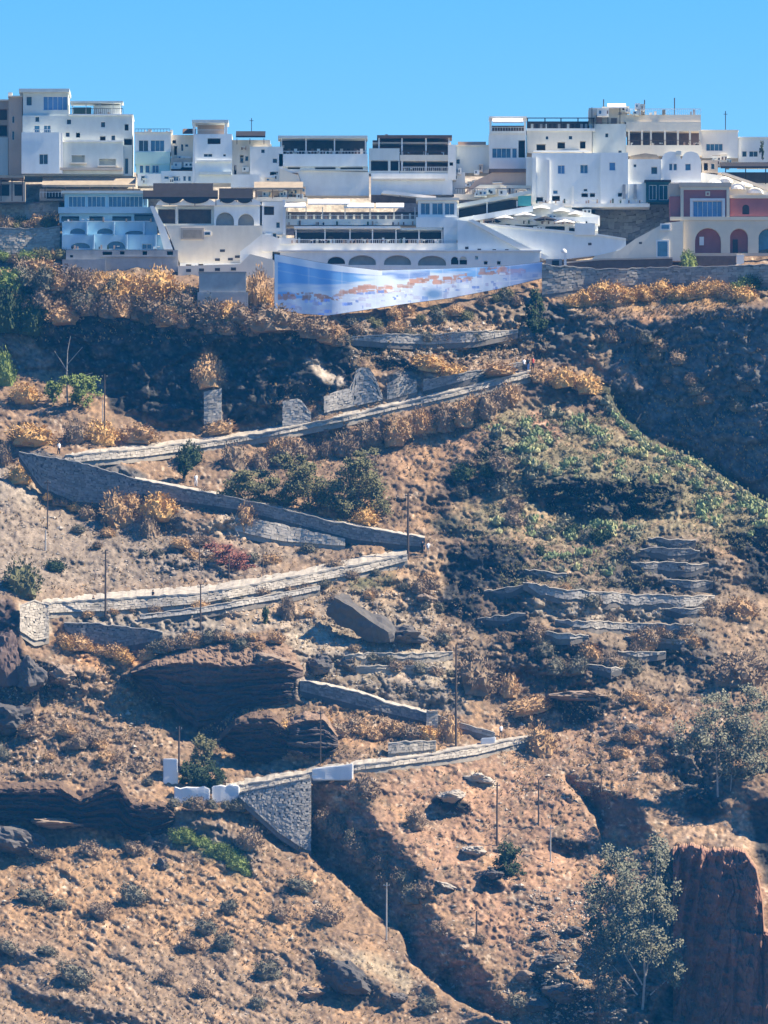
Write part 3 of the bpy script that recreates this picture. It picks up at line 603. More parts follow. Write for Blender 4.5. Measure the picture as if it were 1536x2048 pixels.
for tp, h, st, lb in [
  ([(1280, 1099), (1340, 1097), (1408, 1102)], 14, M_STONE_SHADE, 'topmost of the stone terraces at the right'), ([(1262, 1128), (1350, 1125), (1424, 1131)], 16, M_STONE_SHADE, 'second of the stone terraces at the right, counted from the top'),
  ([(1330, 1161), (1432, 1164)], 13, M_STONE_SHADE, 'short dark terrace wall just above the longest one'), ([(1046, 1166), (1110, 1177), (1170, 1183), (1250, 1189), (1330, 1193), (1438, 1192)], 20, M_STONE_G, 'longest and palest terrace wall at the right'),
  ([(1330, 1219), (1420, 1216)], 12, M_STONE_SHADE, 'short terrace wall under the right end of the longest one'), ([(1110, 1241), (1250, 1247), (1395, 1252)], 13, M_STONE_G, 'long low terrace wall under the longest one'),
  ([(1236, 1304), (1334, 1304)], 10, M_STONE_G, 'lowest short terrace wall at the right'), ([(1050, 1140), (1142, 1150)], 14, M_STONE_SHADE, 'small terrace wall above the left end of the longest one'),
  ([(1296, 1078), (1394, 1082)], 12, M_STONE_SHADE, 'highest short dark terrace wall, close under the cactus'), ([(968, 1183), (1056, 1170)], 10, M_STONE_SHADE, 'dark terrace wall left of the longest one'), ([(955, 1238), (1062, 1226)], 10, M_STONE_SHADE, 'dark terrace wall below and left of the longest one'),
  ([(1070, 1264), (1186, 1274)], 9, M_STONE_G, 'broken terrace wall under the left end of the long low one'), ([(1250, 1276), (1396, 1280)], 9, M_STONE_SHADE, 'dark terrace wall under the right end of the long low one'), ([(1150, 1330), (1262, 1338)], 9, M_STONE_SHADE, 'lowest dark terrace wall, above the black oval hollow'),
  ([(690, 1312), (760, 1306), (830, 1308), (915, 1303)], 9, M_STONE_C, 'upper pale ledge wall below the tilted block'), ([(712, 1336), (800, 1331), (898, 1337)], 8, M_STONE_C, 'lower pale ledge wall below the tilted block')]:
    u0, u1 = tp[0][0], tp[-1][0]; tr = random.Random(u0); us_ = np.arange(u0, u1+1, 12); tv = np.interp(us_, *zip(*tp))+np.array([tr.uniform(-2, 2) for _ in us_])
    hh = h*np.clip(np.minimum(us_-u0, u1-us_)/40, .12, 1)*np.array([tr.uniform(.7, 1.2) for _ in us_])
    stone_wall('terrace_wall', lb, 'terrace wall', list(zip(us_, tv)), list(zip(us_, tv+hh)), st, M_COPE, batter=-.02 if st is M_STONE_SHADE else .22, cope_h=.10, sw=.52, sh=.34, smooth=1, slack=.12, group='terrace walls on the slope')
# whitewashed blocks at the lowest left bend
M_WHITE = mat('whitewash', (.80, .80, .78), noise=.06, nscale=.6, rough=.8)
M_WHITE2 = mat('aged_whitewash', (.70, .70, .68), noise=.16, nscale=.5, rough=.85)
def lumpy_block(name, label, cat, u0, v0, u1, v1, depth, m, bumps=0, group=None, dy=0.0, tilt=0):
    """a whitewashed block with softened, uneven edges"""
    Y = ground_Y((u0+u1)/2, v1)-.6+dy; a = W3(u0, v1, Y); b = W3(u1, v0, Y); base = Vector(((a.x+b.x)/2, Y, a.z))
    bm = bmesh.new(); bmesh.ops.create_cube(bm, size=1)
    sx, sz = b.x-a.x, b.z-a.z
    for v in bm.verts: v.co = Vector((v.co.x*sx, (v.co.y+.5)*depth, (v.co.z+.5)*sz-(.6 if v.co.z < 0 else 0)))
    bmesh.ops.subdivide_edges(bm, edges=bm.edges[:], cuts=5, use_grid_fill=True)
    for v in bm.verts:
        n_ = mnoise.noise(Vector((v.co.x*.5+u0, v.co.y*.5, v.co.z*.5)))
        v.co += Vector((.12*n_, .1*n_, (.18*n_+tilt*v.co.x+(bumps*abs(math.sin(v.co.x*1.6+u0)) if bumps else 0))*(v.co.z > .2)))
    bmesh.ops.bevel(bm, geom=[e for e in bm.edges if e.is_manifold and e.calc_face_angle() > .8], offset=.12, segments=2, affect='EDGES')
    me = bpy.data.meshes.new(name); bm.to_mesh(me); bm.free(); me.materials.append(m)
    o = bpy.data.objects.new(name, me); COL.objects.link(o); o.location = base
    return tag(o, label, cat, group)
lumpy_block('parapet', 'long whitewashed parapet with a wavy top at the lowest left bend', 'parapet', 348, 1578, 420, 1604, 1.2, M_WHITE, .35)
lumpy_block('parapet', 'short white parapet block between the wavy parapet and the buttress wall', 'parapet', 424, 1572, 478, 1600, 1.2, M_WHITE, .2)
lumpy_block('shed', 'small whitewashed block house left of the dark green tree', 'shed', 326, 1516, 356, 1560, 2.5, M_WHITE)
lumpy_block('parapet', 'smooth blue white slab topping the path wall above the gully', 'parapet', 624, 1532, 706, 1552, 1.3, M_WHITE, 0, dy=-2.0, tilt=.13)
lumpy_block('parapet', 'pale blue white block at the lowest right hairpin', 'parapet', 962, 1474, 992, 1488, 1.0, M_WHITE, 0, dy=-.8, tilt=.1)

# ------------------------------------------------------------------ boulders and slabs
def rock_mesh(name, seed, sx, sy, sz, m, sub=4, rough=.5, flat=0.0):
    r = random.Random(seed); bm = bmesh.new(); bmesh.ops.create_icosphere(bm, subdivisions=sub, radius=1)
    planes = [(Vector((r.uniform(-1, 1), r.uniform(-1, 1), r.uniform(-.6, 1))).normalized(), r.uniform(.55, .9)) for _ in range(9)]
    for v in bm.verts:
        d = v.co.normalized(); k = 1.0
        for n_, h in planes:
            c_ = d.dot(n_)
            if c_ > .05: k = min(k, h/c_)
        k *= 1+rough*.5*mnoise.fractal(d*1.8+Vector((seed, 0, 0)), 1, 2, 3)+rough*.45*(abs(mnoise.noise(d*5+Vector((seed, 3, 0))))-.3)
        v.co = Vector((d.x*sx*k, d.y*sy*k, d.z*sz*k))
    me = bpy.data.meshes.new(name); bm.to_mesh(me); bm.free(); me.materials.append(m); return me
M_ROCK = mat_pieces('lava_rock', (.075, .072, .072), (.15, .135, .125), nscale=1.2)
M_ROCKL = mat_pieces('pale_rock', (.30, .27, .23), (.46, .41, .34), nscale=1.2)
M_ROCKT = mat_pieces('tan_rock', (.20, .15, .115), (.34, .26, .19), nscale=1.0)
def boulder(u, v, w, h, label, m=M_ROCK, seed=1, rot=0, group=None, name='boulder', dep=1.0):
    k = ground_Y(u, v)/F; o = bpy.data.objects.new(name, rock_mesh(name, seed, w*k/2, w*k/2*dep, h*k/2, m)); COL.objects.link(o)
    o.location = G(u, v, -.25*w*k/2); o.rotation_euler = (0, rot, random.Random(seed).uniform(-.4, .4)); return tag(o, label, 'boulder', group)
def tilted_block():
    pts = [(657, 1232), (656, 1216), (668, 1195), (684, 1203), (712, 1222), (748, 1246), (776, 1266), (780, 1284), (758, 1290), (728, 1280), (700, 1258), (676, 1246)]
    Y0 = ground_Y(715, 1285)-1.6; root = tag(bpy.data.objects.new('fallen_block', None), None)
    c0 = W3(715, 1250, Y0); V, Fc = [], []; r = random.Random(4)
    def f(u, v, d=0.0): p = W3(u, v, Y0)-c0; return Vector((p.x, -.42*p.x-.45*p.z+d, p.z))
    n = len(pts); front = [f(*p) for p in pts]; back = [f(u+17, v-11, 3.4)+Vector((r.uniform(-.2, .2), r.uniform(-.3, .3), r.uniform(-.15, .15))) for u, v in pts]
    bm = bmesh.new(); a = [bm.verts.new(p) for p in front]; b_ = [bm.verts.new(p) for p in back]; bm.faces.new(a[::-1]); bm.faces.new(b_)
    for k in range(n): bm.faces.new((a[k], a[(k+1) % n], b_[(k+1) % n], b_[k]))
    bmesh.ops.recalc_face_normals(bm, faces=bm.faces[:]); bmesh.ops.triangulate(bm, faces=bm.faces[:]); bmesh.ops.subdivide_edges(bm, edges=bm.edges[:], cuts=3, use_grid_fill=True)
    for v in bm.verts: v.co += v.normal*(.5*mnoise.fractal(v.co*.5, 1, 2, 4)+.35*(abs(mnoise.noise(v.co*1.1))-.3))
    me = bpy.data.meshes.new('fallen_block'); bm.to_mesh(me); bm.free(); me.materials.append(mat_pieces('weathered_block', (.075, .072, .07), (.17, .155, .14), nscale=1.4)); o = bpy.data.objects.new('fallen_block', me); COL.objects.link(o); o.location = c0
    bpy.data.objects.remove(root); tag(o, 'huge tilted block of rock below the third path leg, its lower face black', 'boulder')
tilted_block()
def outcrop(label, topl, browl, botl, Yprobe, depth=6.5, over=1.5, ledge=.95, rough=1.1, endw=50, startw=70, tone=1.0, warmth=1.0, seed=3, slack=1.2):
    """a bulky overhanging mass: rough brown back, banded dark face, rounded right end. top, brow and foot lines are in photo pixels"""
    u0, u1 = topl[0][0], topl[-1][0]; us = np.linspace(u0, u1, int((u1-u0)/2.9)); I = lambda l: np.interp(us, *zip(*l)); topv, brow, bot = I(topl), I(browl), I(botl)
    Yf = min(ground_Y(u, v) for u, v in Yprobe)-slack; r = np.random.default_rng(seed); V, Fc, C = [], [], []; nt, nf = 22, 40
    bands = np.convolve(r.random(nf+6)-.5, np.ones(3)/2.2, 'same')
    for i, u in enumerate(us):
        e = max(0, (u-(u1-endw+4))/endw); endr = 5.5*(1-math.sqrt(max(0, 1-min(e, 1)**2))); le = max(0, (u0+startw-u)/startw)*2.2; br = brow[i]+2.5*mnoise.noise(Vector((u*.08, seed, 1)))+1.5*mnoise.noise(Vector((u*.3, seed, 1))); bo = bot[i]+4*mnoise.noise(Vector((u*.07, seed, 6)))
        for k in range(nt):
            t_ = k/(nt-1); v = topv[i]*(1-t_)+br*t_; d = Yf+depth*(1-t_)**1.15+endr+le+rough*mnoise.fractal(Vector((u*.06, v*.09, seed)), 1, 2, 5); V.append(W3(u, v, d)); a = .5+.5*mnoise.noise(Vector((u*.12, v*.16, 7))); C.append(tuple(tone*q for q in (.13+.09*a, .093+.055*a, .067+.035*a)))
        for k in range(nf):
            t_ = (k+1)/nf; v = br*(1-t_)+bo*t_
            d = Yf+over*t_+endr+le-.10+ledge*bands[k]*(1+.5*mnoise.noise(Vector((u*.02, k, 2))))+.42*mnoise.fractal(Vector((u*.05, v*.16, 4+seed)), 1, 2, 4)
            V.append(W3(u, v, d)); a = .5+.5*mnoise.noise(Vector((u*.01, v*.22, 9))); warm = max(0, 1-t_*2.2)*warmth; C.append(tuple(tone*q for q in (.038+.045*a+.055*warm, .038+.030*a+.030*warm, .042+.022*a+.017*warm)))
    w = nt+nf
    for i in range(len(us)-1):
        for k in range(w-1): q = i*w+k; Fc.append((q, q+1, q+w+1, q+w))
    base = W3((u0+u1)/2, max(bot), Yf); o = mesh_obj('outcrop', [p-base for p in V], Fc, mg); o.location = base
    ca = o.data.color_attributes.new('ground_colour', 'FLOAT_COLOR', 'POINT'); ca.data.foreach_set('color', np.array([(*q, 1) for q in C], np.float32).ravel())
    return tag(o, label, 'rock outcrop')
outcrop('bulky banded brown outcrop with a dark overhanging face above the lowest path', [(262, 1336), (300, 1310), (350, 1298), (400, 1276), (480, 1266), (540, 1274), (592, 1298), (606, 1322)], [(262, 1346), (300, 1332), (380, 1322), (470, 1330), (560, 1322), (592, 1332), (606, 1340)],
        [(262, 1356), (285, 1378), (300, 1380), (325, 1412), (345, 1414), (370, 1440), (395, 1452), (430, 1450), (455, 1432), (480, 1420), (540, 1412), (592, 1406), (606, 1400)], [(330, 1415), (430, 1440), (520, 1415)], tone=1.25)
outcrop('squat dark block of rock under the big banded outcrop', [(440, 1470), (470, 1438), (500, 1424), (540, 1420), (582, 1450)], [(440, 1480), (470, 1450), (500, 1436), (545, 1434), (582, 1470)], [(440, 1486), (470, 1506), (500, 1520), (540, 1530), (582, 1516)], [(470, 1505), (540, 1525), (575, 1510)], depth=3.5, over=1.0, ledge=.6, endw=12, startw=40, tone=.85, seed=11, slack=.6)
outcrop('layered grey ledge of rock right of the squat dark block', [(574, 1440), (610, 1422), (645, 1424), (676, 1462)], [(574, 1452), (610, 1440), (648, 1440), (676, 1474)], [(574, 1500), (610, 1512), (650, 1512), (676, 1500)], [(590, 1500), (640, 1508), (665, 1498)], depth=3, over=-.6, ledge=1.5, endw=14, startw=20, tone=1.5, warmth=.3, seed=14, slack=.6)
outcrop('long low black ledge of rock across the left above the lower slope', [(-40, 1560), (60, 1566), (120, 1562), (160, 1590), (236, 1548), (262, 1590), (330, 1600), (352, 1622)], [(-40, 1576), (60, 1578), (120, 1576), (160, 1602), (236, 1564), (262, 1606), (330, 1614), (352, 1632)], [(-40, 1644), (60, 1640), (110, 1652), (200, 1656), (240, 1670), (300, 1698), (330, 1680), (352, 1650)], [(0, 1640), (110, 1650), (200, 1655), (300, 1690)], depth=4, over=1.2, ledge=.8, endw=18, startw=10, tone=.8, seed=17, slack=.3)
boulder(6, 1312, 84, 130, 'dark rounded dome of rock at the left edge under the cream hairpin wall', mat_pieces('dome_rock', (.10, .07, .065), (.19, .14, .12), nscale=1.0), 61)
def red_cliff():
    """a tall eroded red face turned to the left, running out of the frame at the bottom right"""
    us = np.concatenate([np.linspace(1346, 1540, 110), np.linspace(1546, 1660, 12)]); top = np.interp(us, [1346, 1380, 1420, 1462, 1490, 1512, 1524, 1528, 1545, 1660], [1700, 1690, 1704, 1698, 1706, 1742, 1800, 1862, 1872, 1890]); top += np.array([7*mnoise.noise(Vector((u*.06, 2, 2)))+5*mnoise.noise(Vector((u*.21, 5, 2)))+3*mnoise.noise(Vector((u*.5, 7, 2))) for u in us])
    Y0 = min(ground_Y(u, v) for u in range(1350, 1560, 20) for v in (1900, 1980, 2060))-.4; V, Fc, C = [], [], []; nv = 90
    for i, u in enumerate(us):
        V.append(W3(u+2, top[i]-7, ground_Y(u, max(top[i]-12, 1690))+.4)); C.append((.36, .24, .15))
        for k in range(nv):
            v = top[i]+(2130-top[i])*k/(nv-1); x = (min(u, 1536)-1346)*MPX
            f = mnoise.fractal(Vector((u*.045+v*.006, v*.005, 3)), 1, 2, 5); g = abs(mnoise.noise(Vector((u*.028+v*.004, v*.003, 8))))
            y = Y0+8.5-.62*x+.8*f+.7*mnoise.fractal(Vector((u*.05, v*.05, 21)), 1, 2, 4)-2.2*max(0, .24-g)*2-.9*(k/(nv-1))+(.6*mnoise.fractal(Vector((u*.03, v*.05, 5)), 1, 2, 5))+.8*math.floor(3*mnoise.noise(Vector((u*.03, v*.012, 12)))+.5)*.6
            if u > 1462 and v > 1855+.35*(u-1462)*.6: y -= 1.3
            V.append(W3(u, v, y)); a = .5+.5*mnoise.noise(Vector((u*.05, v*.012, 1))); C.append((.19+.11*a, .108+.06*a, .080+.045*a))
    w = nv+1
    for i in range(len(us)-1):
        for k in range(w-1): q = i*w+k; Fc.append((q, q+1, q+w+1, q+w))
    base = W3(1440, 2048, Y0); o = mesh_obj('cliff', [p-base for p in V], Fc, mg); o.location = base
    ca = o.data.color_attributes.new('ground_colour', 'FLOAT_COLOR', 'POINT'); ca.data.foreach_set('color', np.array([(*q, 1) for q in C], np.float32).ravel()); tag(o, kind='structure')
red_cliff()
boulder(905, 1592, 70, 26, 'low dark boulder over a black hollow on the pink slope', M_ROCKL, 8, .1)
boulder(960, 1556, 62, 26, 'smooth cream boulder on the orange slope below the lowest path', M_ROCKL, 9, .2)
boulder(945, 1700, 60, 24, 'pale flat boulder left of the small dark tree', M_ROCKL, 12, .15)
boulder(890, 1770, 46, 12, 'thin pale slab left of the black hollow on the pink slope', M_ROCKL, 13, .3)
boulder(985, 1748, 50, 22, 'dark boulder below the small dark tree', M_ROCK, 14)
boulder(1095, 1832, 36, 18, 'grey boulder highest of the rocks left of the big tree', M_ROCKT, 15)
boulder(1145, 1862, 44, 22, 'black boulder with a white streak beside the big tree', M_ROCK, 16)
boulder(1080, 1868, 40, 18, 'small dark boulder among pale stones left of the big tree', M_ROCK, 17)
boulder(1098, 1922, 60, 34, 'dark boulder with a pale flat top left of the big tree', M_ROCK, 18)
boulder(1050, 1950, 44, 22, 'grey boulder on the orange ground above the dark rock pile', M_ROCKT, 19)
boulder(1120, 1985, 80, 40, 'large dark rock in the pile at the foot of the big tree', M_ROCK, 20)
boulder(1075, 2010, 56, 30, 'squat dark rock at the lower left of the rock pile', M_ROCK, 21)
boulder(1265, 1458, 34, 22, 'small black rock with a white spot on the bare orange slope', M_ROCK, 22)
boulder(325, 1731, 28, 30, 'small pointed black rock standing on the orange lower slope', M_ROCK, 23)
boulder(20, 1440, 110, 70, 'black craggy rock at the left edge below the dark dome', M_ROCK, 24)
boulder(60, 1350, 70, 80, 'dark flat faced rock right of the dark dome', M_ROCK, 25)
boulder(125, 1350, 60, 40, 'grey brown rock beside the orange grass bank', M_ROCKT, 26)
boulder(700, 1960, 110, 70, 'blue black slab of rock low on the left slope', M_ROCK, 27, .5)
boulder(620, 1985, 60, 26, 'grey ledge of rock left of the blue black slab', M_ROCKT, 28, .2)
boulder(800, 1995, 46, 24, 'dark knob of rock right of the blue black slab', M_ROCK, 29)
boulder(540, 1325, 90, 34, 'brown cap rock on top of the banded outcrop', M_ROCKT, 30, .1)
boulder(640, 1330, 60, 40, 'mottled dark rock right of the banded outcrop', M_ROCK, 31)
boulder(800, 1270, 120, 44, 'row of dark rock below the foot of the tilted block', M_ROCK, 33)
boulder(1160, 1392, 130, 22, 'overhanging lip of rock above the black oval hollow', M_ROCKT, 34)
boulder(855, 1200, 46, 24, 'small tan rock on the slope under the second hairpin', M_ROCKT, 35)
boulder(30, 1680, 130, 60, 'mottled black rock at the left edge below the dark ledge', M_ROCK, 36, .3)
boulder(105, 1645, 120, 24, 'flat grey ledge under the dark band at the left edge', M_ROCKT, 37, .05)

# stones scattered over the slopes (beyond counting)
def scatter(n, regions, seed):
    r = random.Random(seed); out = []
    for _ in range(n):
        x0, y0, x1, y1 = r.choice(regions); out.append((r.uniform(x0, x1), r.uniform(y0, y1), r))
    return out
V, Fc = [], []
for u, v, r in scatter(6500, [(0, 1000, 520, 1180), (0, 1330, 330, 1560), (0, 1690, 640, 2050), (780, 1560, 1220, 2040), (700, 640, 1050, 720), (560, 1250, 960, 1400), (440, 1180, 880, 1260), (1020, 1400, 1400, 1600), (1000, 1960, 1250, 2048), (1050, 1780, 1200, 1960)], 5):
    p = G(u, v); s = r.uniform(.06, .26)*(2.2 if r.random() < .07 else 1); i = len(V)
    for d in ((1, 0, 0), (0, 1, 0), (-1, 0, 0), (0, -1, 0), (0, 0, .8), (0, 0, -.8)):
        V.append(p+Vector((d[0]*s*r.uniform(.6, 1.3), d[1]*s*r.uniform(.6, 1.2), d[2]*s*r.uniform(.5, 1.1))))
    for a, b in ((0, 1), (1, 2), (2, 3), (3, 0)): Fc += [(i+a, i+b, i+4), (i+b, i+a, i+5)]
tag(mesh_obj('loose_stones', V, Fc, mat_pieces('scattered_stone', (.13, .12, .11), (.50, .44, .36), nscale=.5)), kind='stuff')

# ------------------------------------------------------------------ dry bushes, shrubs, cactus
M_TAN = mat_pieces('dry_bush_tan', (.23, .155, .09), (.48, .315, .165), nscale=2.5)
M_GOLD = mat_pieces('dry_bush_gold', (.35, .22, .085), (.60, .38, .155), nscale=2.5)
M_BROWN = mat_pieces('dry_bush_brown', (.15, .115, .085), (.29, .215, .145), nscale=2.5)
M_GREYG = mat_pieces('dry_bush_grey_green', (.085, .085, .065), (.18, .165, .12), nscale=2.5)
M_OLIVE = mat_pieces('olive_leaves', (.085, .090, .045), (.20, .19, .095), nscale=2.0)
M_DKGR = mat_pieces('dark_leaves', (.022, .036, .020), (.06, .085, .04), nscale=2.0)
M_FRESH = mat_pieces('fresh_leaves', (.10, .15, .04), (.24, .29, .09), nscale=2.0)
M_SAGE = mat_pieces('sage_leaves', (.13, .14, .095), (.27, .26, .18), nscale=1.5)
M_BARK = mat('pale_bark', (.42, .38, .33), noise=.4, nscale=1.0, bump=.3)
M_BARKD = mat('brown_bark', (.16, .12, .09), noise=.4, nscale=1.0, bump=.3)
def bush_mesh(seed, m, leaves=620, sub=3):
    """ragged dome of twigs: a lumpy body with small sprigs standing out of it (unit size)"""
    r = random.Random(seed); bm = bmesh.new(); bmesh.ops.create_icosphere(bm, subdivisions=sub, radius=1)
    off = Vector((seed*3.1, seed*1.7, 0))
    for v in bm.verts:
        d = v.co.normalized(); k = .74+.30*mnoise.noise(d*2.1+off)+.26*mnoise.noise(d*5.3+off)
        v.co = Vector((d.x*k, d.y*k, max(d.z*k, -.35)))
    for _ in range(leaves):
        d = Vector((r.gauss(0, 1), r.gauss(0, 1), abs(r.gauss(0, 1))*.9-.1)).normalized(); k = .72+.32*mnoise.noise(d*2.1+off)+.34*r.random()
        p = d*k; a = Vector((r.gauss(0, 1), r.gauss(0, 1), r.gauss(0, 1))).normalized()*r.uniform(.04, .10); b = d.cross(a).normalized()*r.uniform(.03, .08)+d*r.uniform(.04, .16)
        f = [bm.verts.new(p-a), bm.verts.new(p+b), bm.verts.new(p+a)]; bm.faces.new(f)
    me = bpy.data.meshes.new('bush'); bm.to_mesh(me); bm.free(); me.materials.append(m); return me
BUSH = {}
def bush(u, v, w, h, m, label, group=None, cat='bush', name='dry_bush', dy=-.2, k=None):
    """w, h in photo pixels; v = its foot"""
    if name == 'dry_bush': name = {'dry_bush_gold': 'golden_bush', 'dry_bush_grey_green': 'thorny_shrub', 'dark_leaves': 'leafy_shrub', 'fresh_leaves': 'leafy_shrub', 'olive_leaves': 'leafy_shrub'}.get(m.name, name)
    key = (m.name, (k if k is not None else random.randrange(5)))
    if key not in BUSH: BUSH[key] = bush_mesh(key[1]+hash_name(m.name), m)
    o = bpy.data.objects.new(name, BUSH[key]); COL.objects.link(o); s = ground_Y(u, v)/F
    o.location = G(u, v, dy); o.scale = (w*s/2, w*s/2*.85, h*s*.9); o.rotation_euler = (random.uniform(-.15, .15), random.uniform(-.2, .2), random.uniform(0, 6.28))
    return tag(o, label, cat, group)
def hash_name(s): return sum(ord(ch)*(i+1) for i, ch in enumerate(s)) % 97
# bushes one can point to
for a in [
 (318, 590, 96, 58, M_GOLD, 'big domed golden bush in front of the grey block wall'), (232, 600, 86, 42, M_GOLD, 'golden orange bush left of the big domed one'),
 (365, 598, 60, 34, M_GOLD, 'golden bush right of and below the big domed one'), (300, 625, 90, 40, M_BROWN, 'brown bush hanging below the big domed golden one'),
 (80, 548, 80, 34, M_TAN, 'tan bush below the dark rubble slope at the left'), (150, 575, 60, 46, M_BROWN, 'dark brown bush under the blue apartments'),
 (90, 570, 50, 40, M_GREYG, 'grey green bush beside the leftmost tan bush'), (128, 640, 70, 30, M_TAN, 'pinkish tan bush on the cliff edge above the bare tree'),
 (420, 640, 90, 40, M_BROWN, 'brown bush on the cliff edge under the concrete wall'), (540, 650, 110, 46, M_BROWN, 'wide brown bush at the cliff edge left of the mural foot'),
 (640, 665, 80, 34, M_BROWN, 'brown bush under the lower left corner of the mural'), (418, 760, 66, 56, M_TAN, 'tan bush on the lone ledge in the dark cliff'),
 (50, 798, 64, 36, M_GOLD, 'bright orange bush at the left below the bare tree'), (65, 885, 110, 42, M_GOLD, 'spreading orange bush above the left hairpin'),
 (150, 880, 50, 46, M_BROWN, 'grey brown bush between the two orange bushes above the hairpin'), (200, 878, 74, 44, M_GOLD, 'orange bush behind the thin pole above the upper path'),
 (275, 880, 90, 36, M_TAN, 'tan bush along the upper path right of the thin pole'), (440, 862, 70, 24, M_TAN, 'low tan bush on the upper path bend below the dark cliff'),
 (8, 925, 36, 44, M_BROWN, 'brown bush at the left edge beside the hairpin'), (40, 960, 60, 36, M_GOLD, 'golden grass tussock left of the tall dark wall'),
 (173, 975, 34, 34, M_TAN, 'small tan bush growing on the tall dark wall'), (240, 1040, 74, 68, M_TAN, 'round grey tan bush with a black shadow below the tall dark wall'),
 (318, 1030, 84, 50, M_GOLD, 'orange topped bush right of the round grey tan one'), (300, 1070, 44, 50, M_BROWN, 'brown bush below the orange topped one'),
 (487, 1050, 60, 54, M_TAN, 'tan bush leaning over the pale rubble wall'), (235, 970, 40, 26, M_GREYG, 'olive bush on top of the tall dark wall'),
 (175, 1035, 44, 24, M_BROWN, 'low brown bush left of the round grey tan one'), (470, 930, 60, 50, M_BROWN, 'round brown bush below the upper path'),
 (520, 935, 40, 40, M_BROWN, 'brown bush beside the olive trees, under the upper path'), (380, 925, 60, 46, M_DKGR, 'dark green bush below the cream wall of the upper path'),
 (860, 735, 80, 30, M_GOLD, 'orange bush over the grey wall left of the walkers'), (905, 750, 60, 24, M_GOLD, 'low orange bush right of the one over the grey wall'),
 (995, 748, 90, 22, M_TAN, 'long tan bush beside the walkers on the upper path'), (1125, 765, 60, 34, M_GOLD, 'left one of the two golden bushes crowning the nose of the ridge'), (1175, 778, 56, 36, M_GOLD, 'right one of the two golden bushes crowning the nose of the ridge'),
 (1078, 758, 44, 26, M_TAN, 'tan bush where the upper path turns on the ridge'), (515, 600, 56, 70, M_TAN, 'tall tan bush against the left edge of the mural'),
 (535, 615, 30, 44, M_GOLD, 'yellow bush wedged between concrete wall and mural'), (20, 570, 70, 36, M_FRESH, 'green bush on the left cliff top'),
 (60, 650, 80, 60, M_DKGR, 'dark green bush hanging down the cliff at the far left'), (25, 640, 90, 80, M_DKGR, 'dark green mass of leaves at the left edge under the green bush'),
 (10, 760, 50, 70, M_FRESH, 'green bush at the left edge beside the pale rock'), (110, 1140, 44, 26, M_DKGR, 'small black green bush on the grey left slope'),
 (45, 1180, 90, 70, M_OLIVE, 'loose olive bush at the left edge above the third path leg'), (950, 1370, 110, 70, M_BROWN, 'large brown bush right of the lamp pole on the terraces'),
 (1020, 1385, 50, 44, M_TAN, 'tan bush at the right of the large brown one'), (900, 1475, 50, 50, M_TAN, 'tan bush behind the pale square pier'),
 (1085, 1500, 66, 60, M_TAN, 'tan bush at the right end of the lowest path leg'), (1060, 1420, 100, 30, M_TAN, 'wavy tan bush above the lowest right hairpin'),
 (725, 1590, 66, 46, M_BROWN, 'round brown bush under the blue white slab'), (830, 1650, 46, 34, M_BROWN, 'brown bush on the brow left of the black hollow'),
 (1480, 1360, 120, 60, M_BROWN, 'large brown bush at the right edge above the pale trees'), (1480, 1230, 70, 40, M_TAN, 'tan bush at the right end of the long terrace line'),
 (1420, 1225, 40, 30, M_BROWN, 'brown bush on the end of the long terrace line'), (730, 1040, 70, 26, M_GOLD, 'orange bush at the right foot of the olive trees'),
 (575, 1230, 34, 46, M_BROWN, 'dark brown bush on the pale ground left of the tilted block'), (500, 1690, 60, 40, M_BROWN, 'brown bush left of the foot of the buttress wall'),
]: bush(*a)
rb = random.Random(21)
ORD = 'first second third fourth fifth sixth seventh eighth ninth tenth eleventh twelfth thirteenth fourteenth fifteenth sixteenth seventeenth eighteenth nineteenth twentieth'.split()
ORD += ['twenty-'+x for x in ORD[:9]]
def bush_run(pts, n, w, h, ms, label, group, jit=8, name='dry_bush', dy=-.2):
    pts = np.array(pts, float); L_ = np.concatenate([[0], np.cumsum(np.hypot(*np.diff(pts, axis=0).T))])
    spots = []
    for i in range(n):
        s = L_[-1]*(i+.5*rb.random()+.25)/n; spots.append((np.interp(s, L_, pts[:, 0])+rb.uniform(-jit, jit), np.interp(s, L_, pts[:, 1])+rb.uniform(-jit, jit)))
    for i, (u, v) in enumerate(sorted(spots)):
        f = rb.uniform(.65, 1.35); lb = (ORD[i]+' from the left of the '+group) if i else 'leftmost of the '+group
        bush(u, v, w*f, h*f, rb.choice(ms), lb, group, name=name, dy=dy)
bush_run([(1135, 608), (1200, 600), (1300, 592), (1430, 585), (1495, 598)], 26, 46, 24, [M_GOLD, M_GOLD, M_TAN], 'golden dry bush in the bank under the long stone wall at the right', 'golden bushes under the long stone wall')
bush_run([(530, 922), (620, 912), (700, 897), (800, 872), (900, 846), (1040, 798)], 19, 50, 40, [M_TAN, M_TAN, M_BROWN], 'tan bush hanging below the edge of the upper path', 'bushes hanging below the upper path')
bush_run([(690, 680), (800, 668), (920, 690), (1030, 670)], 16, 36, 18, [M_TAN, M_BROWN, M_GREYG], 'small dry bush on the terraces under the mural', 'bushes on the terraces under the mural')
bush_run([(100, 640), (240, 618), (340, 640), (450, 668), (560, 655), (700, 690)], 24, 44, 26, [M_TAN, M_BROWN, M_BROWN], 'brown bush along the lip of the dark left cliff', 'bushes along the lip of the left cliff', 12)
bush_run([(120, 1290), (200, 1305), (270, 1320)], 10, 40, 20, [M_GOLD, M_TAN], 'orange tussock on the bank below the curved grey wall', 'orange tussocks below the curved wall')
bush_run([(530, 1460), (680, 1455), (860, 1490)], 14, 46, 22, [M_TAN, M_GOLD, M_BROWN], 'orange bush above the lowest path leg', 'orange bushes above the lowest path', 14)
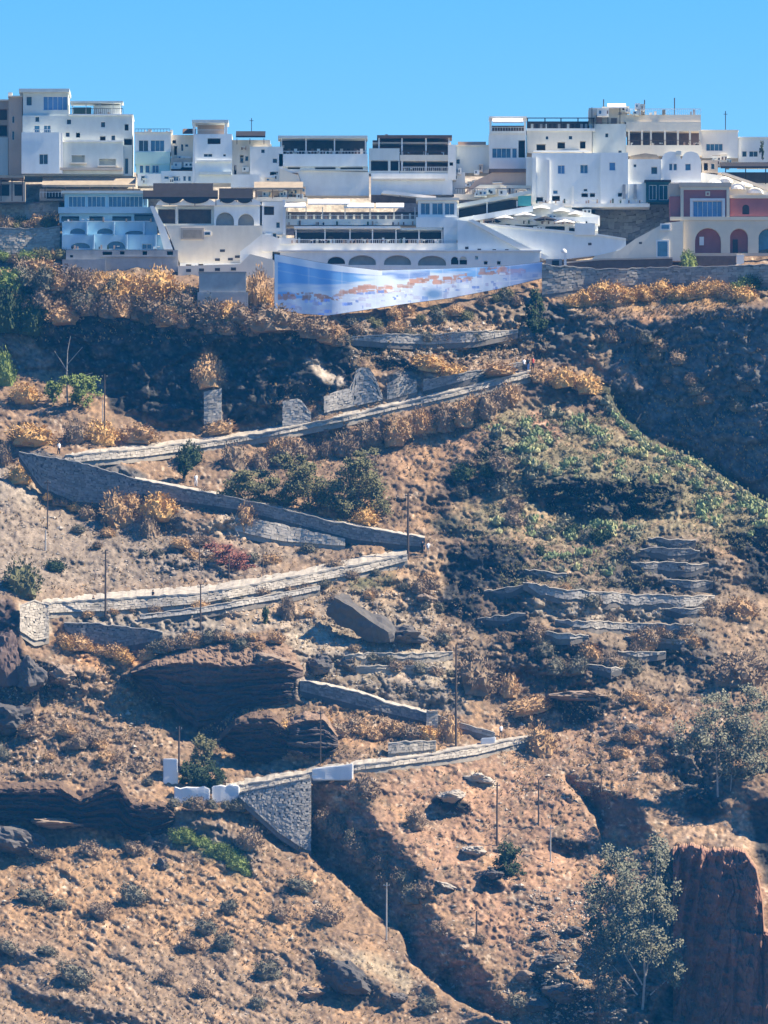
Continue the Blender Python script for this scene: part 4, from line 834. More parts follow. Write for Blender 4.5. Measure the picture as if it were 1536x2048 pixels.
bush_run([(290, 1312), (420, 1284), (560, 1290)], 12, 40, 20, [M_BROWN, M_TAN, M_GREYG], 'brown bush on the back of the banded outcrop', 'bushes on the banded outcrop', 9, dy=-2.5)
bush_run([(640, 1650), (760, 1740), (850, 1800)], 14, 40, 26, [M_BROWN, M_GREYG], 'dark bush on the shaded bank of the gully', 'bushes on the bank of the gully', 22)
bush_run([(900, 1010), (980, 930), (1060, 1080), (1240, 1090)], 14, 44, 26, [M_BROWN, M_GREYG, M_DKGR], 'dark bush in the folds of the cactus slope', 'dark bushes on the cactus slope', 26)
bush_run([(1010, 1280), (1120, 1330), (1230, 1320), (1330, 1290), (1420, 1290)], 18, 46, 28, [M_BROWN, M_GREYG, M_TAN], 'brown bush on the broken terraces at the right', 'bushes on the broken terraces', 26)
bush_run([(1240, 1390), (1330, 1420), (1250, 1500), (1340, 1540)], 12, 36, 18, [M_TAN, M_BROWN], 'tan bush on the bare slope left of the pale trees', 'bushes left of the pale trees', 24)
bush_run([(0, 1480), (120, 1500), (230, 1530), (300, 1560)], 16, 38, 18, [M_BROWN, M_TAN, M_GREYG], 'low brown bush on the slope above the dark ledge', 'bushes above the dark ledge', 34)
bush_run([(1230, 660), (1290, 700), (1380, 760), (1480, 800)], 12, 40, 22, [M_GREYG, M_BROWN], 'dark tuft clinging to the shaded right cliff', 'tufts on the shaded right cliff', 36)
for (u, v, w, h, m, lb) in [
 (265, 1800, 70, 44, M_GREYG, 'large slanting grey green bush in the middle of the lower left slope'), (70, 1800, 84, 34, M_GREYG, 'long low grey green bush at the left of the lower slope'),
 (120, 1812, 40, 22, M_GREYG, 'small bush touching the right end of the long low one'), (457, 1818, 38, 34, M_GREYG, 'round dark bush right of centre on the lower left slope'),
 (412, 1862, 54, 36, M_GREYG, 'dark bush above its twin on the lower left slope'), (447, 1890, 48, 36, M_GREYG, 'dark bush below its twin on the lower left slope'),
 (535, 1950, 66, 46, M_GREYG, 'big dark bush near the blue black slab'), (180, 1705, 60, 34, M_BROWN, 'tan grey bush under the dark ledge'),
 (270, 1705, 54, 32, M_BROWN, 'brown bush right of the tan grey one under the dark ledge'), (90, 1715, 66, 26, M_BROWN, 'low brown bush at the left under the dark ledge'),
 (600, 1775, 66, 28, M_GREYG, 'grey bush on the brow above the gully'), (560, 1835, 54, 32, M_BROWN, 'brown bush left of the gully edge'),
 (655, 1840, 70, 40, M_BROWN, 'brown bush overhanging the gully edge'), (200, 1830, 60, 34, M_BROWN, 'faded brown bush below the large slanting bush'),
 (380, 1890, 54, 28, M_BROWN, 'faded bush left of the twin dark bushes'), (15, 1900, 50, 26, M_GREYG, 'dark bush at the left edge low on the slope'),
 (95, 1905, 50, 20, M_GREYG, 'flat dark bush near the lower left corner'), (150, 1960, 90, 40, M_GREYG, 'wide grey bush in the lower left corner'),
 (330, 1960, 40, 28, M_BROWN, 'small brown bush low in the middle of the left slope'), (405, 1985, 44, 26, M_BROWN, 'brown bush near the bottom left of the big dark one'),
 (515, 2010, 40, 26, M_GREYG, 'small dark bush at the bottom below the big dark one'), (855, 2015, 50, 34, M_GREYG, 'dark bush at the bottom edge beside the gully'),
 (1035, 2010, 50, 30, M_GREYG, 'dark bush at the end of the gully'), (875, 1860, 40, 26, M_BROWN, 'tuft on the red rim of the gully'),
 (960, 1880, 30, 20, M_BROWN, 'tuft beside the short wooden post'), (330, 1735, 20, 14, M_GREYG, 'tiny tuft at the foot of the pointed black rock')]:
    o = bush(u, v, w*.95, h*.8, m, lb); o.rotation_euler = (0, random.uniform(.35, .6), random.uniform(-.2, .2))
bush_run([(478, 1606), (520, 1646), (570, 1680), (612, 1708)], 9, 30, 16, [M_BROWN, M_TAN, M_GREYG], 'x', 'bushes along the foot of the buttress wall', 5)
bush_run([(350, 1675), (410, 1690), (460, 1725), (500, 1755)], 12, 38, 20, [M_FRESH], 'fresh green plant in the strip below the whitewashed bend', 'green plants below the whitewashed bend', 9, 'green_shrub')
bush_run([(1470, 590), (1500, 575), (1536, 565)], 9, 44, 24, [M_FRESH, M_DKGR], 'green creeper at the right edge under the pink villa', 'green creepers under the pink villa', 8, 'green_shrub')
bush(1377, 530, 34, 34, M_FRESH, 'bright green shrub in front of the pink villa', cat='shrub', name='green_shrub', dy=-4)

bush_run([(20, 560), (120, 560), (230, 580), (340, 600), (400, 625), (500, 630)], 24, 56, 34, [M_TAN, M_GOLD, M_BROWN, M_GREYG, M_OLIVE, M_BROWN], 'x', 'shaggy bushes on the bank under the town', 16)
bush_run([(0, 600), (120, 612), (240, 612), (330, 635), (420, 655)], 20, 52, 32, [M_BROWN, M_BROWN, M_GREYG, M_TAN], 'x', 'dark bushes fringing the top of the left cliff', 14)
bush_run([(690, 650), (800, 640), (930, 625), (1050, 600)], 18, 34, 20, [M_BROWN, M_GREYG, M_TAN, M_OLIVE], 'x', 'scrubby bushes below the mural', 14)
bush_run([(620, 1240), (760, 1190), (870, 1150), (860, 1260), (940, 1300)], 14, 32, 18, [M_BROWN, M_GREYG, M_TAN], 'x', 'bushes around the tilted block', 22)
bush_run([(150, 1060), (320, 1110), (500, 1110), (660, 1110)], 14, 36, 16, [M_BROWN, M_TAN, M_GREYG], 'x', 'low bushes on the grey left slope', 26)
bush_run([(120, 1228), (260, 1226), (400, 1212), (560, 1184), (760, 1146)], 15, 30, 13, [M_BROWN, M_TAN, M_GREYG], 'x', 'low bushes along the foot of the third path leg', 5)
bush_run([(300, 975), (420, 990), (540, 1016), (700, 1050)], 9, 26, 12, [M_BROWN, M_OLIVE, M_TAN], 'x', 'bushes on the edge of the second path leg', 4)
bush_run([(1060, 1165), (1150, 1176), (1250, 1262), (1340, 1290), (1430, 1200)], 12, 34, 18, [M_BROWN, M_GREYG, M_TAN], 'x', 'bushes among the terrace walls', 16)
bush_run([(700, 1300), (780, 1330), (900, 1350)], 9, 32, 14, [M_BROWN, M_GREYG], 'x', 'bushes on the pale ledges', 10)
bush_run([(1350, 1692), (1420, 1696), (1490, 1716), (1522, 1770)], 9, 22, 12, [M_BROWN, M_TAN], 'x', 'tufts on the rim of the red cliff', 5, dy=-.4)
bush_run([(340, 1612), (420, 1616), (480, 1612)], 6, 34, 18, [M_BROWN, M_GREYG], 'x', 'bushes in front of the whitewashed parapets', 4, dy=-2.2)
bush_run([(85, 990), (150, 1016), (230, 1022), (285, 1004)], 10, 34, 18, [M_BROWN, M_TAN, M_GREYG, M_GOLD], 'x', 'bushes at the foot of the tall dark wall', 5, dy=-.6)
# prickly pears: flat oval pads
def cactus_mesh(seed, m):
    r = random.Random(seed); bm = bmesh.new()
    for v in bmesh.ops.create_icosphere(bm, subdivisions=1, radius=1)['verts']: v.co = Vector((v.co.x*.62, v.co.y*.5, v.co.z*.42+.1))
    for _ in range(24):
        bx = Vector((r.gauss(0, .36), r.gauss(0, .3), .25+abs(r.gauss(.1, .22)))); ax = r.uniform(0, 6.28); tl = r.uniform(-.7, .7)
        s = bmesh.ops.create_icosphere(bm, subdivisions=1, radius=1)['verts']
        for v in s:
            p = Vector((v.co.x*.17, v.co.y*.05, v.co.z*.26)); p = Vector((p.x*math.cos(tl)+p.z*math.sin(tl), p.y, -p.x*math.sin(tl)+p.z*math.cos(tl)))
            v.co = bx+Vector((p.x*math.cos(ax)-p.y*math.sin(ax), p.x*math.sin(ax)+p.y*math.cos(ax), p.z))
    me = bpy.data.meshes.new('cactus'); bm.to_mesh(me); bm.free(); me.materials.append(m); return me
M_CACT = mat_pieces('cactus_pads', (.085, .13, .055), (.27, .32, .15), nscale=1.5, rough=.6)
M_CACT2 = mat_pieces('yellow_cactus_pads', (.16, .17, .07), (.44, .43, .22), nscale=1.5, rough=.6)
M_CACT3 = mat_pieces('dull_cactus_pads', (.11, .11, .07), (.24, .23, .15), nscale=1.5, rough=.6)
CM = [cactus_mesh(s, (M_CACT, M_CACT2, M_CACT3)[s % 3]) for s in range(6)]
rc = random.Random(77); n_c = 0
zones = [([(985, 860), (1040, 820), (1120, 880), (1060, 920), (1000, 900)], 32), ([(1090, 830), (1160, 830), (1260, 890), (1180, 900)], 24), ([(960, 1040), (1100, 1040), (1300, 1050), (1290, 1085), (1000, 1075)], 44),
         ([(1220, 900), (1320, 900), (1420, 960), (1540, 1020), (1540, 1060), (1380, 970)], 56), ([(1000, 920), (1250, 910), (1330, 970), (1060, 960)], 30), ([(1380, 960), (1540, 1060), (1470, 1080), (1400, 1040)], 26), ([(1080, 1110), (1200, 1100), (1240, 1150), (1120, 1160)], 14)]
for pts, n in zones:
    pts = np.array(pts, float); lo = pts.min(0); hi = pts.max(0); k = 0
    while k < n:
        u = rc.uniform(lo[0], hi[0]); v = rc.uniform(lo[1], hi[1])
        if poly_mask(pts, 1.0, np.array([[u]]), np.array([[v]]))[0, 0] < .5: continue
        k += 1; o = bpy.data.objects.new('prickly_pear', CM[rc.randrange(6)]); COL.objects.link(o); s = rc.uniform(.55, 1.4)
        o.location = G(u, v, -.2); o.scale = (s*1.2, s, s); o.rotation_euler = (0, 0, rc.uniform(0, 6.28))
        tag(o, 'clump of prickly pear on the green ridge at the right', 'cactus', 'prickly pears over the green ridge')

for i in range(34):
    f = i/33; u = 1212+f*330; v = np.interp(u, [1205, 1245, 1300, 1385, 1450, 1560], [790, 842, 890, 918, 962, 1032]); o = bpy.data.objects.new('prickly_pear', CM[rc.randrange(6)]); COL.objects.link(o); s = rc.uniform(.7, 1.3)
    o.location = G(u-2, v+8, -.3); o.scale = (s*1.2, s, s); tag(o, 'clump of prickly pear on the crest against the dark right cliff', 'cactus', 'prickly pears along the crest')
V, Fc = [], []
for u, v, r in scatter(5200, [(0, 1000, 900, 1190), (0, 1330, 330, 1560), (0, 1690, 640, 2060), (660, 1540, 1220, 2050), (1000, 1380, 1420, 1600), (400, 1420, 900, 1520), (0, 540, 720, 670), (0, 540, 720, 670), (540, 780, 1060, 960), (900, 820, 1400, 1110), (700, 640, 1100, 740), (560, 1160, 960, 1400), (960, 1080, 1536, 1400), (960, 1080, 1536, 1400)], 19):
    p = G(u, v, -.05); s = r.uniform(.16, .5)
    for _ in range(9):
        d = Vector((r.gauss(0, .6), r.gauss(0, .6), abs(r.gauss(.3, .4))))*s; a = Vector((r.gauss(0, 1), r.gauss(0, 1), r.gauss(0, 1))).normalized()*s*.42; b_ = a.orthogonal().normalized()*s*.42
        i = len(V); V += [p+d-a, p+d+b_, p+d+a]; Fc.append((i, i+1, i+2))
tag(mesh_obj('low_scrub', V, Fc, mat_pieces('low_scrub_twigs', (.07, .06, .045), (.24, .175, .105), nscale=.3)), kind='stuff')
V, Fc = [], []
for u, v, r in scatter(2500, [(960, 830, 1230, 930), (1000, 900, 1400, 1000), (930, 1010, 1330, 1100), (1250, 930, 1450, 1020), (1380, 980, 1536, 1100), (560, 640, 1060, 700), (1000, 1100, 1300, 1180)], 23):
    if v < 770+max(0, u-1190)*.75: continue
    p = G(u, v, -.05); s = r.uniform(.2, .6)
    for _ in range(11):
        d = Vector((r.gauss(0, .6), r.gauss(0, .6), abs(r.gauss(.35, .4))))*s; a = Vector((r.gauss(0, 1), r.gauss(0, 1), r.gauss(0, 1))).normalized()*s*.4; b_ = a.orthogonal().normalized()*s*.36
        i = len(V); V += [p+d-a, p+d+b_, p+d+a]; Fc.append((i, i+1, i+2))
tag(mesh_obj('green_scrub', V, Fc, mat_pieces('green_scrub_leaves', (.06, .062, .036), (.20, .185, .105), nscale=.22)), kind='stuff')
# grass and twiggy cover (beyond counting)
V, Fc = [], []
for u, v, r in scatter(15000, [(0, 990, 900, 1190), (0, 1330, 330, 1560), (0, 1690, 660, 2060), (0, 1690, 660, 2060), (660, 1540, 1220, 2050), (1000, 1380, 1420, 1600), (400, 1420, 900, 1520), (0, 530, 720, 690), (540, 760, 1060, 960), (900, 800, 1536, 1110), (700, 640, 1100, 740), (1180, 620, 1536, 960), (560, 1160, 960, 1400), (960, 1080, 1536, 1400), (1150, 570, 1500, 640)], 9):
    p = G(u, v, -.05); s = r.uniform(.12, .38)
    for _ in range(3):
        a = r.uniform(0, 6.28); w = Vector((math.cos(a), math.sin(a), 0))*s*.35; tip = Vector((r.gauss(0, .5), r.gauss(0, .5)-.3, 1)).normalized()*s*1.3
        i = len(V); V += [p-w, p+w, p+tip]; Fc.append((i, i+1, i+2))
tag(mesh_obj('dry_grass', V, Fc, mat_pieces('dry_grass_blades', (.15, .115, .07), (.50, .34, .16), nscale=.35)), kind='stuff')

# ------------------------------------------------------------------ trees
def leaf_cloud(blobs, n, size, seed):
    """many leaf faces gathered in sprays through the blobs (centre, radii, weight)"""
    r = random.Random(seed); V, Fc = [], []; tot = sum(b[2] for b in blobs)
    for c_, rad, wgt in blobs:
        sprays = []
        for _ in range(max(6, int(18*wgt/tot*len(blobs)))):
            d = Vector((r.gauss(0, 1), r.gauss(0, 1), r.gauss(0, 1))).normalized()*(r.random()**.45); sprays.append(Vector((c_[0]+d.x*rad[0], c_[1]+d.y*rad[1], c_[2]+d.z*rad[2])))
        for _ in range(int(n*wgt/tot)):
            p = r.choice(sprays)+Vector((r.gauss(0, 1)*rad[0], r.gauss(0, 1)*rad[1], r.gauss(0, 1)*rad[2]))*.14
            a = Vector((r.gauss(0, 1), r.gauss(0, 1), r.gauss(0, 1))).normalized()*size*r.uniform(.6, 1.4); b = a.orthogonal().normalized()*size*r.uniform(.35, .7)
            i = len(V); V += [p-a*.5, p+b, p+a*.5, p-b]; Fc.append((i, i+1, i+2, i+3))
    return V, Fc
def tree(name, label, u, v, blobs_px, n, m, trunk_px, bark=M_BARK, size=.30, seed=1, rad=.22, group=None, cat='tree', dy=-.5, dep=.8):
    """blobs_px: (du, dv up, ru, rv) in photo pixels from the foot; trunk_px: list of limb polylines (du, dv)"""
    Y = ground_Y(u, v)+dy; k = Y/F; root = empty(name, W3(u, v, Y), label, cat, group)
    bl = [((a*k, (random.Random(seed+i).uniform(-.6, .6))*min(c_, 40)*k, b*k), (c_*k, min(c_, d*1.3)*k*dep, d*k), c_*d) for i, (a, b, c_, d) in enumerate(blobs_px)]
    V, Fc = leaf_cloud(bl, int(n*3.6), size*.98, seed); mesh_obj('crown', V, Fc, m, root)
    V, Fc = [], []
    for j, limb in enumerate(trunk_px):
        pts = [Vector((a*k, .15*math.sin(j+i), b*k)) for i, (a, b) in enumerate(limb)]
        r0 = rad*(1 if j == 0 else .6); add_tube(V, Fc, pts, [max(r0*(1-.75*i/(len(pts)-1)), .04) for i in range(len(pts))])
    mesh_obj('trunk', V, Fc, bark, root); return root
tree('olive_tree', 'broad olive green tree, leftmost of the three below the upper path', 520, 1000, [(-40, 20, 46, 24), (0, 40, 50, 26), (35, 10, 40, 20)], 1500, M_OLIVE, [[(0, -6), (-5, 20), (-30, 45)], [(0, 5), (20, 35)]], M_BARKD, .32, 3, group=None)
tree('olive_tree', 'tall olive green tree, middle one of the three below the upper path', 620, 1020, [(-20, 60, 56, 34), (20, 30, 50, 30), (-40, 95, 36, 20)], 2000, M_OLIVE, [[(0, -6), (-4, 30), (-20, 80)], [(0, 10), (25, 45)]], M_BARKD, .32, 4)
tree('olive_tree', 'dense olive green tree, rightmost of the three below the upper path', 715, 1030, [(0, 70, 50, 40), (35, 35, 48, 34), (-35, 30, 40, 34), (10, 110, 34, 24)], 2400, M_OLIVE, [[(0, -6), (2, 40), (8, 100)], [(0, 10), (30, 50)]], M_BARKD, .32, 5)
tree('bare_topped_tree', 'green tree with a pale bare trunk against the dark left cliff', 135, 812, [(-28, 34, 22, 26), (30, 26, 34, 26), (20, 48, 40, 18)], 1100, M_FRESH, [[(0, 0), (-2, 60), (0, 110), (6, 140)], [(0, 70), (-26, 110)], [(0, 84), (30, 118)], [(0, 50), (50, 66)]], M_BARK, .3, 6, rad=.14)
tree('cypress', 'small dark cypress below the cream path wall', 369, 958, [(0, 24, 13, 24)], 420, M_DKGR, [[(0, -4), (0, 40)]], M_BARKD, .25, 7)
tree('dark_evergreen', 'dark green tree beside the whitewashed block house', 402, 1575, [(-18, 26, 30, 28), (18, 24, 30, 28)], 1500, M_DKGR, [[(0, -5), (0, 40)]], M_BARKD, .3, 8)
tree('olive_tree', 'slender grey green tree behind the dark evergreen', 408, 1545, [(0, 50, 24, 26), (-4, 24, 26, 24)], 700, M_OLIVE, [[(0, -4), (0, 60)]], M_BARKD, .28, 9)
tree('cypress', 'dark cypress at the right foot of the mural', 1072, 660, [(0, 40, 18, 46), (4, 15, 20, 25)], 900, M_DKGR, [[(0, -4), (0, 70)]], M_BARKD, .3, 10)
tree('scrub_tree', 'small dark tree under the lamp pole on the pink slope', 1015, 1745, [(0, 34, 26, 30), (8, 10, 34, 18)], 700, M_DKGR, [[(0, -4), (0, 50)]], M_BARKD, .28, 11)
tree('eucalyptus', 'tall wispy grey green tree with pale trunks at the lower right', 1285, 2010,
     [(-50, 290, 44, 40), (-80, 220, 50, 50), (-20, 220, 50, 60), (30, 300, 34, 46), (40, 210, 36, 50), (-60, 140, 50, 46), (10, 130, 56, 46), (60, 110, 36, 40), (-100, 170, 24, 30), (70, 60, 30, 30)], 3600, M_SAGE,
     [[(0, -10), (5, 60), (0, 150), (-15, 240), (-30, 300)], [(5, 50), (20, 130), (24, 230), (30, 320)], [(0, 40), (-40, 110), (-70, 200)], [(10, 80), (50, 130)], [(-10, 20), (-60, 80)], [(15, 20), (60, 60)]], M_BARK, .34, 12, rad=.2)
tree('thin_tree', 'thin leafless branching tree left of the tall wispy one', 1200, 2030, [(-14, 120, 30, 60), (10, 60, 30, 40), (20, 170, 20, 40)], 460, M_GREYG, [[(0, 0), (-4, 80), (-10, 170)], [(0, 50), (20, 110), (24, 180)], [(-2, 90), (-30, 140)]], M_BARKD, .28, 13, rad=.15)
tree('eucalyptus', 'loose pale green tree at the right edge, upper of the pale trees', 1440, 1590,
     [(-50, 110, 50, 40), (20, 130, 60, 44), (80, 110, 60, 60), (40, 70, 60, 40), (-20, 170, 50, 34), (70, 190, 50, 34), (90, 40, 40, 36)], 3200, M_SAGE,
     [[(-4, -6), (-6, 60), (-10, 140), (-4, 190)], [(-4, 30), (30, 90), (60, 150)], [(20, -6), (26, 70), (40, 120)], [(-6, 80), (-40, 120)]], M_BARK, .34, 14, rad=.17)
tree('eucalyptus', 'grey green tree in front of the red cliff, right of the tall wispy one', 1335, 1800, [(-10, 70, 30, 50), (0, 20, 30, 40)], 900, M_SAGE, [[(0, -30), (-6, 60), (-10, 110)]], M_BARK, .3, 15, rad=.13, dy=-2)
tree('agave_stalk', 'tall brown flower stalk on the bare slope above the dark ravine', 1202, 1580, [(-2, 62, 9, 16), (2, 40, 7, 14)], 160, M_BROWN, [[(0, -4), (1, 40), (-2, 72)]], M_BARKD, .2, 16, rad=.12, cat='plant')
tree('red_shrub', 'dark red leafless shrub on the grey left slope', 462, 1130, [(-24, 30, 28, 14), (10, 8, 34, 16), (30, -4, 24, 10)], 520, mat_pieces('red_twigs', (.15, .06, .05), (.30, .12, .09), nscale=2), [[(0, -4), (4, 30)]], M_BARKD, .28, 17, rad=.1, cat='shrub')
tree('palm_yucca', 'dark yucca by the cream wall below the third path leg', 531, 1245, [(0, 16, 7, 22)], 200, M_DKGR, [[(0, -4), (0, 30)]], M_BARKD, .22, 18, rad=.1, cat='plant')

# ------------------------------------------------------------------ lamp and cable poles
M_POLE = mat('weathered_pole', (.10, .075, .06), noise=.3, nscale=1.0)
M_POLEL = mat('pale_pole', (.45, .43, .40), noise=.2, nscale=1.0)
def pole(u, vb, vt, label, m=M_POLE, rad=.12, lamp=True, dy=-.3, arm=True):
    Y = ground_Y(u, vb)+dy; root = empty('utility_pole', W3(u, vb, Y), label, 'pole', 'poles on the hillside'); h = (vb-vt)*Y/F
    V, Fc = [], []; add_tube(V, Fc, [(0, 0, -.6), (0, 0, h*.5), (.03, 0, h)], [rad*1.15, rad, rad*.8], 8); mesh_obj('shaft', V, Fc, m, root)
    if arm:
        V, Fc = [], []; add_box(V, Fc, (-.45, -.06, h-.5), (.45, .06, h-.38)); mesh_obj('crossarm', V, Fc, m, root)
        V, Fc = [], []
        for x in (-.36, 0, .36): add_tube(V, Fc, [(x, 0, h-.38), (x, 0, h-.2)], .05, 6)
        mesh_obj('insulators', V, Fc, M_POLEL, root)
    return root
for a in [(209, 888, 748, 'thin pole on the upper path in front of the dark left cliff', M_POLE, .1), (816, 1116, 985, 'tall dark pole at the second right hairpin', M_POLE, .16),
          (211, 1228, 1100, 'dark pole rising from the left half of the third path leg', M_POLE, .14), (95, 1055, 960, 'thin pole on the grey slope below the left hairpin', M_POLE, .09),
          (91, 1100, 1060, 'short pale post on the grey slope near the left edge', M_POLEL, .12), (399, 1140, 1062, 'thin pole on the grey slope above the third path leg', M_POLE, .08),
          (401, 1256, 1168, 'dark pole just below the middle of the third path leg', M_POLE, .11), (458, 1160, 1108, 'short dark pole beside the red shrub', M_POLE, .1),
          (526, 1150, 1092, 'thin faint pole right of the red shrub', M_POLE, .07), (912, 1490, 1290, 'tallest pole, on the right bend of the lowest path', M_POLE, .15),
          (358, 1530, 1452, 'dark pole by the whitewashed block house', M_POLE, .13), (641, 1528, 1420, 'thin pole behind the lowest path leg', M_POLE, .08),
          (994, 1690, 1565, 'dark pole with bushy foot on the pink slope', M_POLE, .13), (1077, 1645, 1560, 'dark pole on the orange slope, right of the bushy one', M_POLE, .11),
          (773, 1878, 1765, 'pale thin pole standing in the gully', M_POLEL, .1), (1101, 1722, 1650, 'pale thin pole beside the long dark hollow', M_POLEL, .09),
          (953, 1875, 1822, 'short brown wooden post low on the pink slope', M_POLE, .13), (205, 845, 800, 'faint short post against the dark left cliff', M_POLEL, .07)]:
    pole(*a, arm=(a[1]-a[2] > 70))

# ------------------------------------------------------------------ people on the path, a few pixels tall
def person(u, v, label, shirt, trousers, face=0.0, dy=-.4):
    Y = ground_Y(u, v)+dy; root = empty('person', W3(u, v, Y), label, 'person', 'walkers on the stepped path'); root.rotation_euler[2] = face
    me = bpy.data.meshes.new('body'); pts = [(0, 0, .95), (0, .0, 1.2), (0, 0, 1.45), (0, 0, 1.56), (0, -.01, 1.68), (.1, 0, .88), (.12, -.05, .5), (.11, .02, .06), (.11, -.14, .03), (-.1, 0, .88), (-.13, .08, .5), (-.12, .2, .08), (-.12, .08, .03), (.21, 0, 1.42), (.27, .03, 1.15), (.25, -.12, .92), (-.21, 0, 1.42), (-.27, .04, 1.15), (-.26, -.04, .9)]
    ed = [(0, 1), (1, 2), (2, 3), (3, 4), (0, 5), (5, 6), (6, 7), (7, 8), (0, 9), (9, 10), (10, 11), (11, 12), (2, 13), (13, 14), (14, 15), (2, 16), (16, 17), (17, 18)]
    me.from_pydata(pts, ed, []); me.update(); o = bpy.data.objects.new('body', me); COL.objects.link(o); o.parent = root
    sk = o.modifiers.new('skin', 'SKIN'); rad = [.15, .15, .15, .06, .105, .10, .07, .05, .045, .10, .07, .05, .045, .065, .05, .04, .065, .05, .04]
    for d, q in zip(me.skin_vertices[0].data, rad): d.radius = (q, q*.8)
    me.skin_vertices[0].data[0].use_root = True
    dg = bpy.context.evaluated_depsgraph_get(); ev = o.evaluated_get(dg); nm = bpy.data.meshes.new_from_object(ev); o.modifiers.clear(); o.data = nm
    nm.materials.clear()
    for m in (shirt, trousers, mat('skin_tone', (.45, .28, .19))): nm.materials.append(m)
    for p in nm.polygons:
        z = p.center.z; p.material_index = 2 if z > 1.5 or (abs(p.center.x) > .2 and z < 1.15) else (1 if z < .95 else 0); p.use_smooth = True
    V, Fc = [], []; add_tube(V, Fc, [(0, .02, 1.66), (0, .02, 1.74), (0, .02, 1.81)], [.118, .125, .06], 8); mesh_obj('hair', V, Fc, mat('hair_dark', (.03, .02, .015)), root)
    return root
WH = mat('white_cloth', (.8, .8, .8)); DK = mat('dark_cloth', (.03, .035, .05)); BL = mat('blue_cloth', (.08, .16, .4)); RD = mat('red_cloth', (.4, .06, .05)); BE = mat('beige_cloth', (.5, .42, .32))
for a in [(1048, 740, 'walker in white at the left of the group near the top of the path', WH, DK, .3), (1056, 739, 'walker in dark clothes in the group near the top of the path', DK, BL, -.4), (1066, 738, 'walker in red at the right of the group near the top of the path', RD, DK, .8),
          (461, 866, 'lone walker in white under the dark cliff', WH, BE, 1.2), (392, 972, 'walker in white on the second path leg', WH, WH, .5), (856, 1108, 'walker in white at the second right hairpin', WH, BE, .2),
          (845, 1106, 'walker in dark clothes at the second right hairpin', DK, DK, -.6), (187, 1216, 'walker in dark clothes near the left end of the third path leg', DK, BL, 1.0),
          (306, 1204, 'walker in a dark top on the middle of the third path leg', DK, BE, -1.0), (1002, 1474, 'walker in white at the lowest right hairpin', WH, DK, .4), (118, 908, 'walker in white at the left hairpin of the upper path', WH, DK, .9)]:
    person(*a)

# ------------------------------------------------------------------ the town on the rim
M_WALL = mat('lime_white', (.92, .90, .82), noise=.10, nscale=.35)
M_WALLB = mat('blue_white', (.86, .89, .86), noise=.07, nscale=.35)
M_CREAM = mat('cream_render', (.86, .77, .61), noise=.10, nscale=.35)
M_SAND = mat('sand_render', (.55, .46, .36), noise=.14, nscale=.35)
M_TANW = mat('tan_render', (.56, .40, .29), noise=.12, nscale=.35)
M_MINT = mat('mint_render', (.60, .78, .66), noise=.08, nscale=.4)
M_GREYW = mat('grey_render', (.68, .72, .67), noise=.10, nscale=.35)
M_CONC = mat('concrete', (.42, .42, .41), noise=.25, nscale=.5, bump=.2)
M_PALEBL = mat('pale_blue_render', (.36, .56, .68), noise=.10, nscale=.4)
M_BLUEGL = mat('blue_glazing', (.06, .17, .30), rough=.12, noise=.5, nscale=.5, spec=.6)
M_GLASS = mat('dark_glass', (.025, .04, .06), rough=.1, noise=.5, nscale=.5, spec=.6)
M_SKYGL = mat('sky_glass', (.10, .24, .50), rough=.1, noise=.35, nscale=.4, spec=.6)
M_RED = mat('brick_red_render', (.40, .15, .145), noise=.15, nscale=.4)
M_VCREAM = mat('villa_cream', (.76, .67, .50), noise=.10, nscale=.35)
M_TRIM = mat('white_trim', (.80, .79, .76), noise=.05, nscale=.8)
M_DARKW = mat('dark_timber', (.030, .026, .028), noise=.3, nscale=1.2)
M_BROWNW = mat('brown_timber', (.17, .11, .08), noise=.3, nscale=1.2)
M_TANC = mat('tan_canopy', (.40, .33, .24), noise=.25, nscale=.8)
M_CANV = mat('white_canvas', (.82, .81, .77), noise=.05, nscale=.8)
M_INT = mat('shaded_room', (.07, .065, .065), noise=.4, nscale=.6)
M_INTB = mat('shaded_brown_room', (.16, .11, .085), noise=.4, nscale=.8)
M_TEAL = mat('teal_shutter', (.025, .10, .12), noise=.2, nscale=1)
M_TURQ = mat('turquoise_panel', (.10, .42, .40), noise=.15, nscale=.8)
M_METAL = mat('dark_metal', (.06, .06, .065), rough=.5)

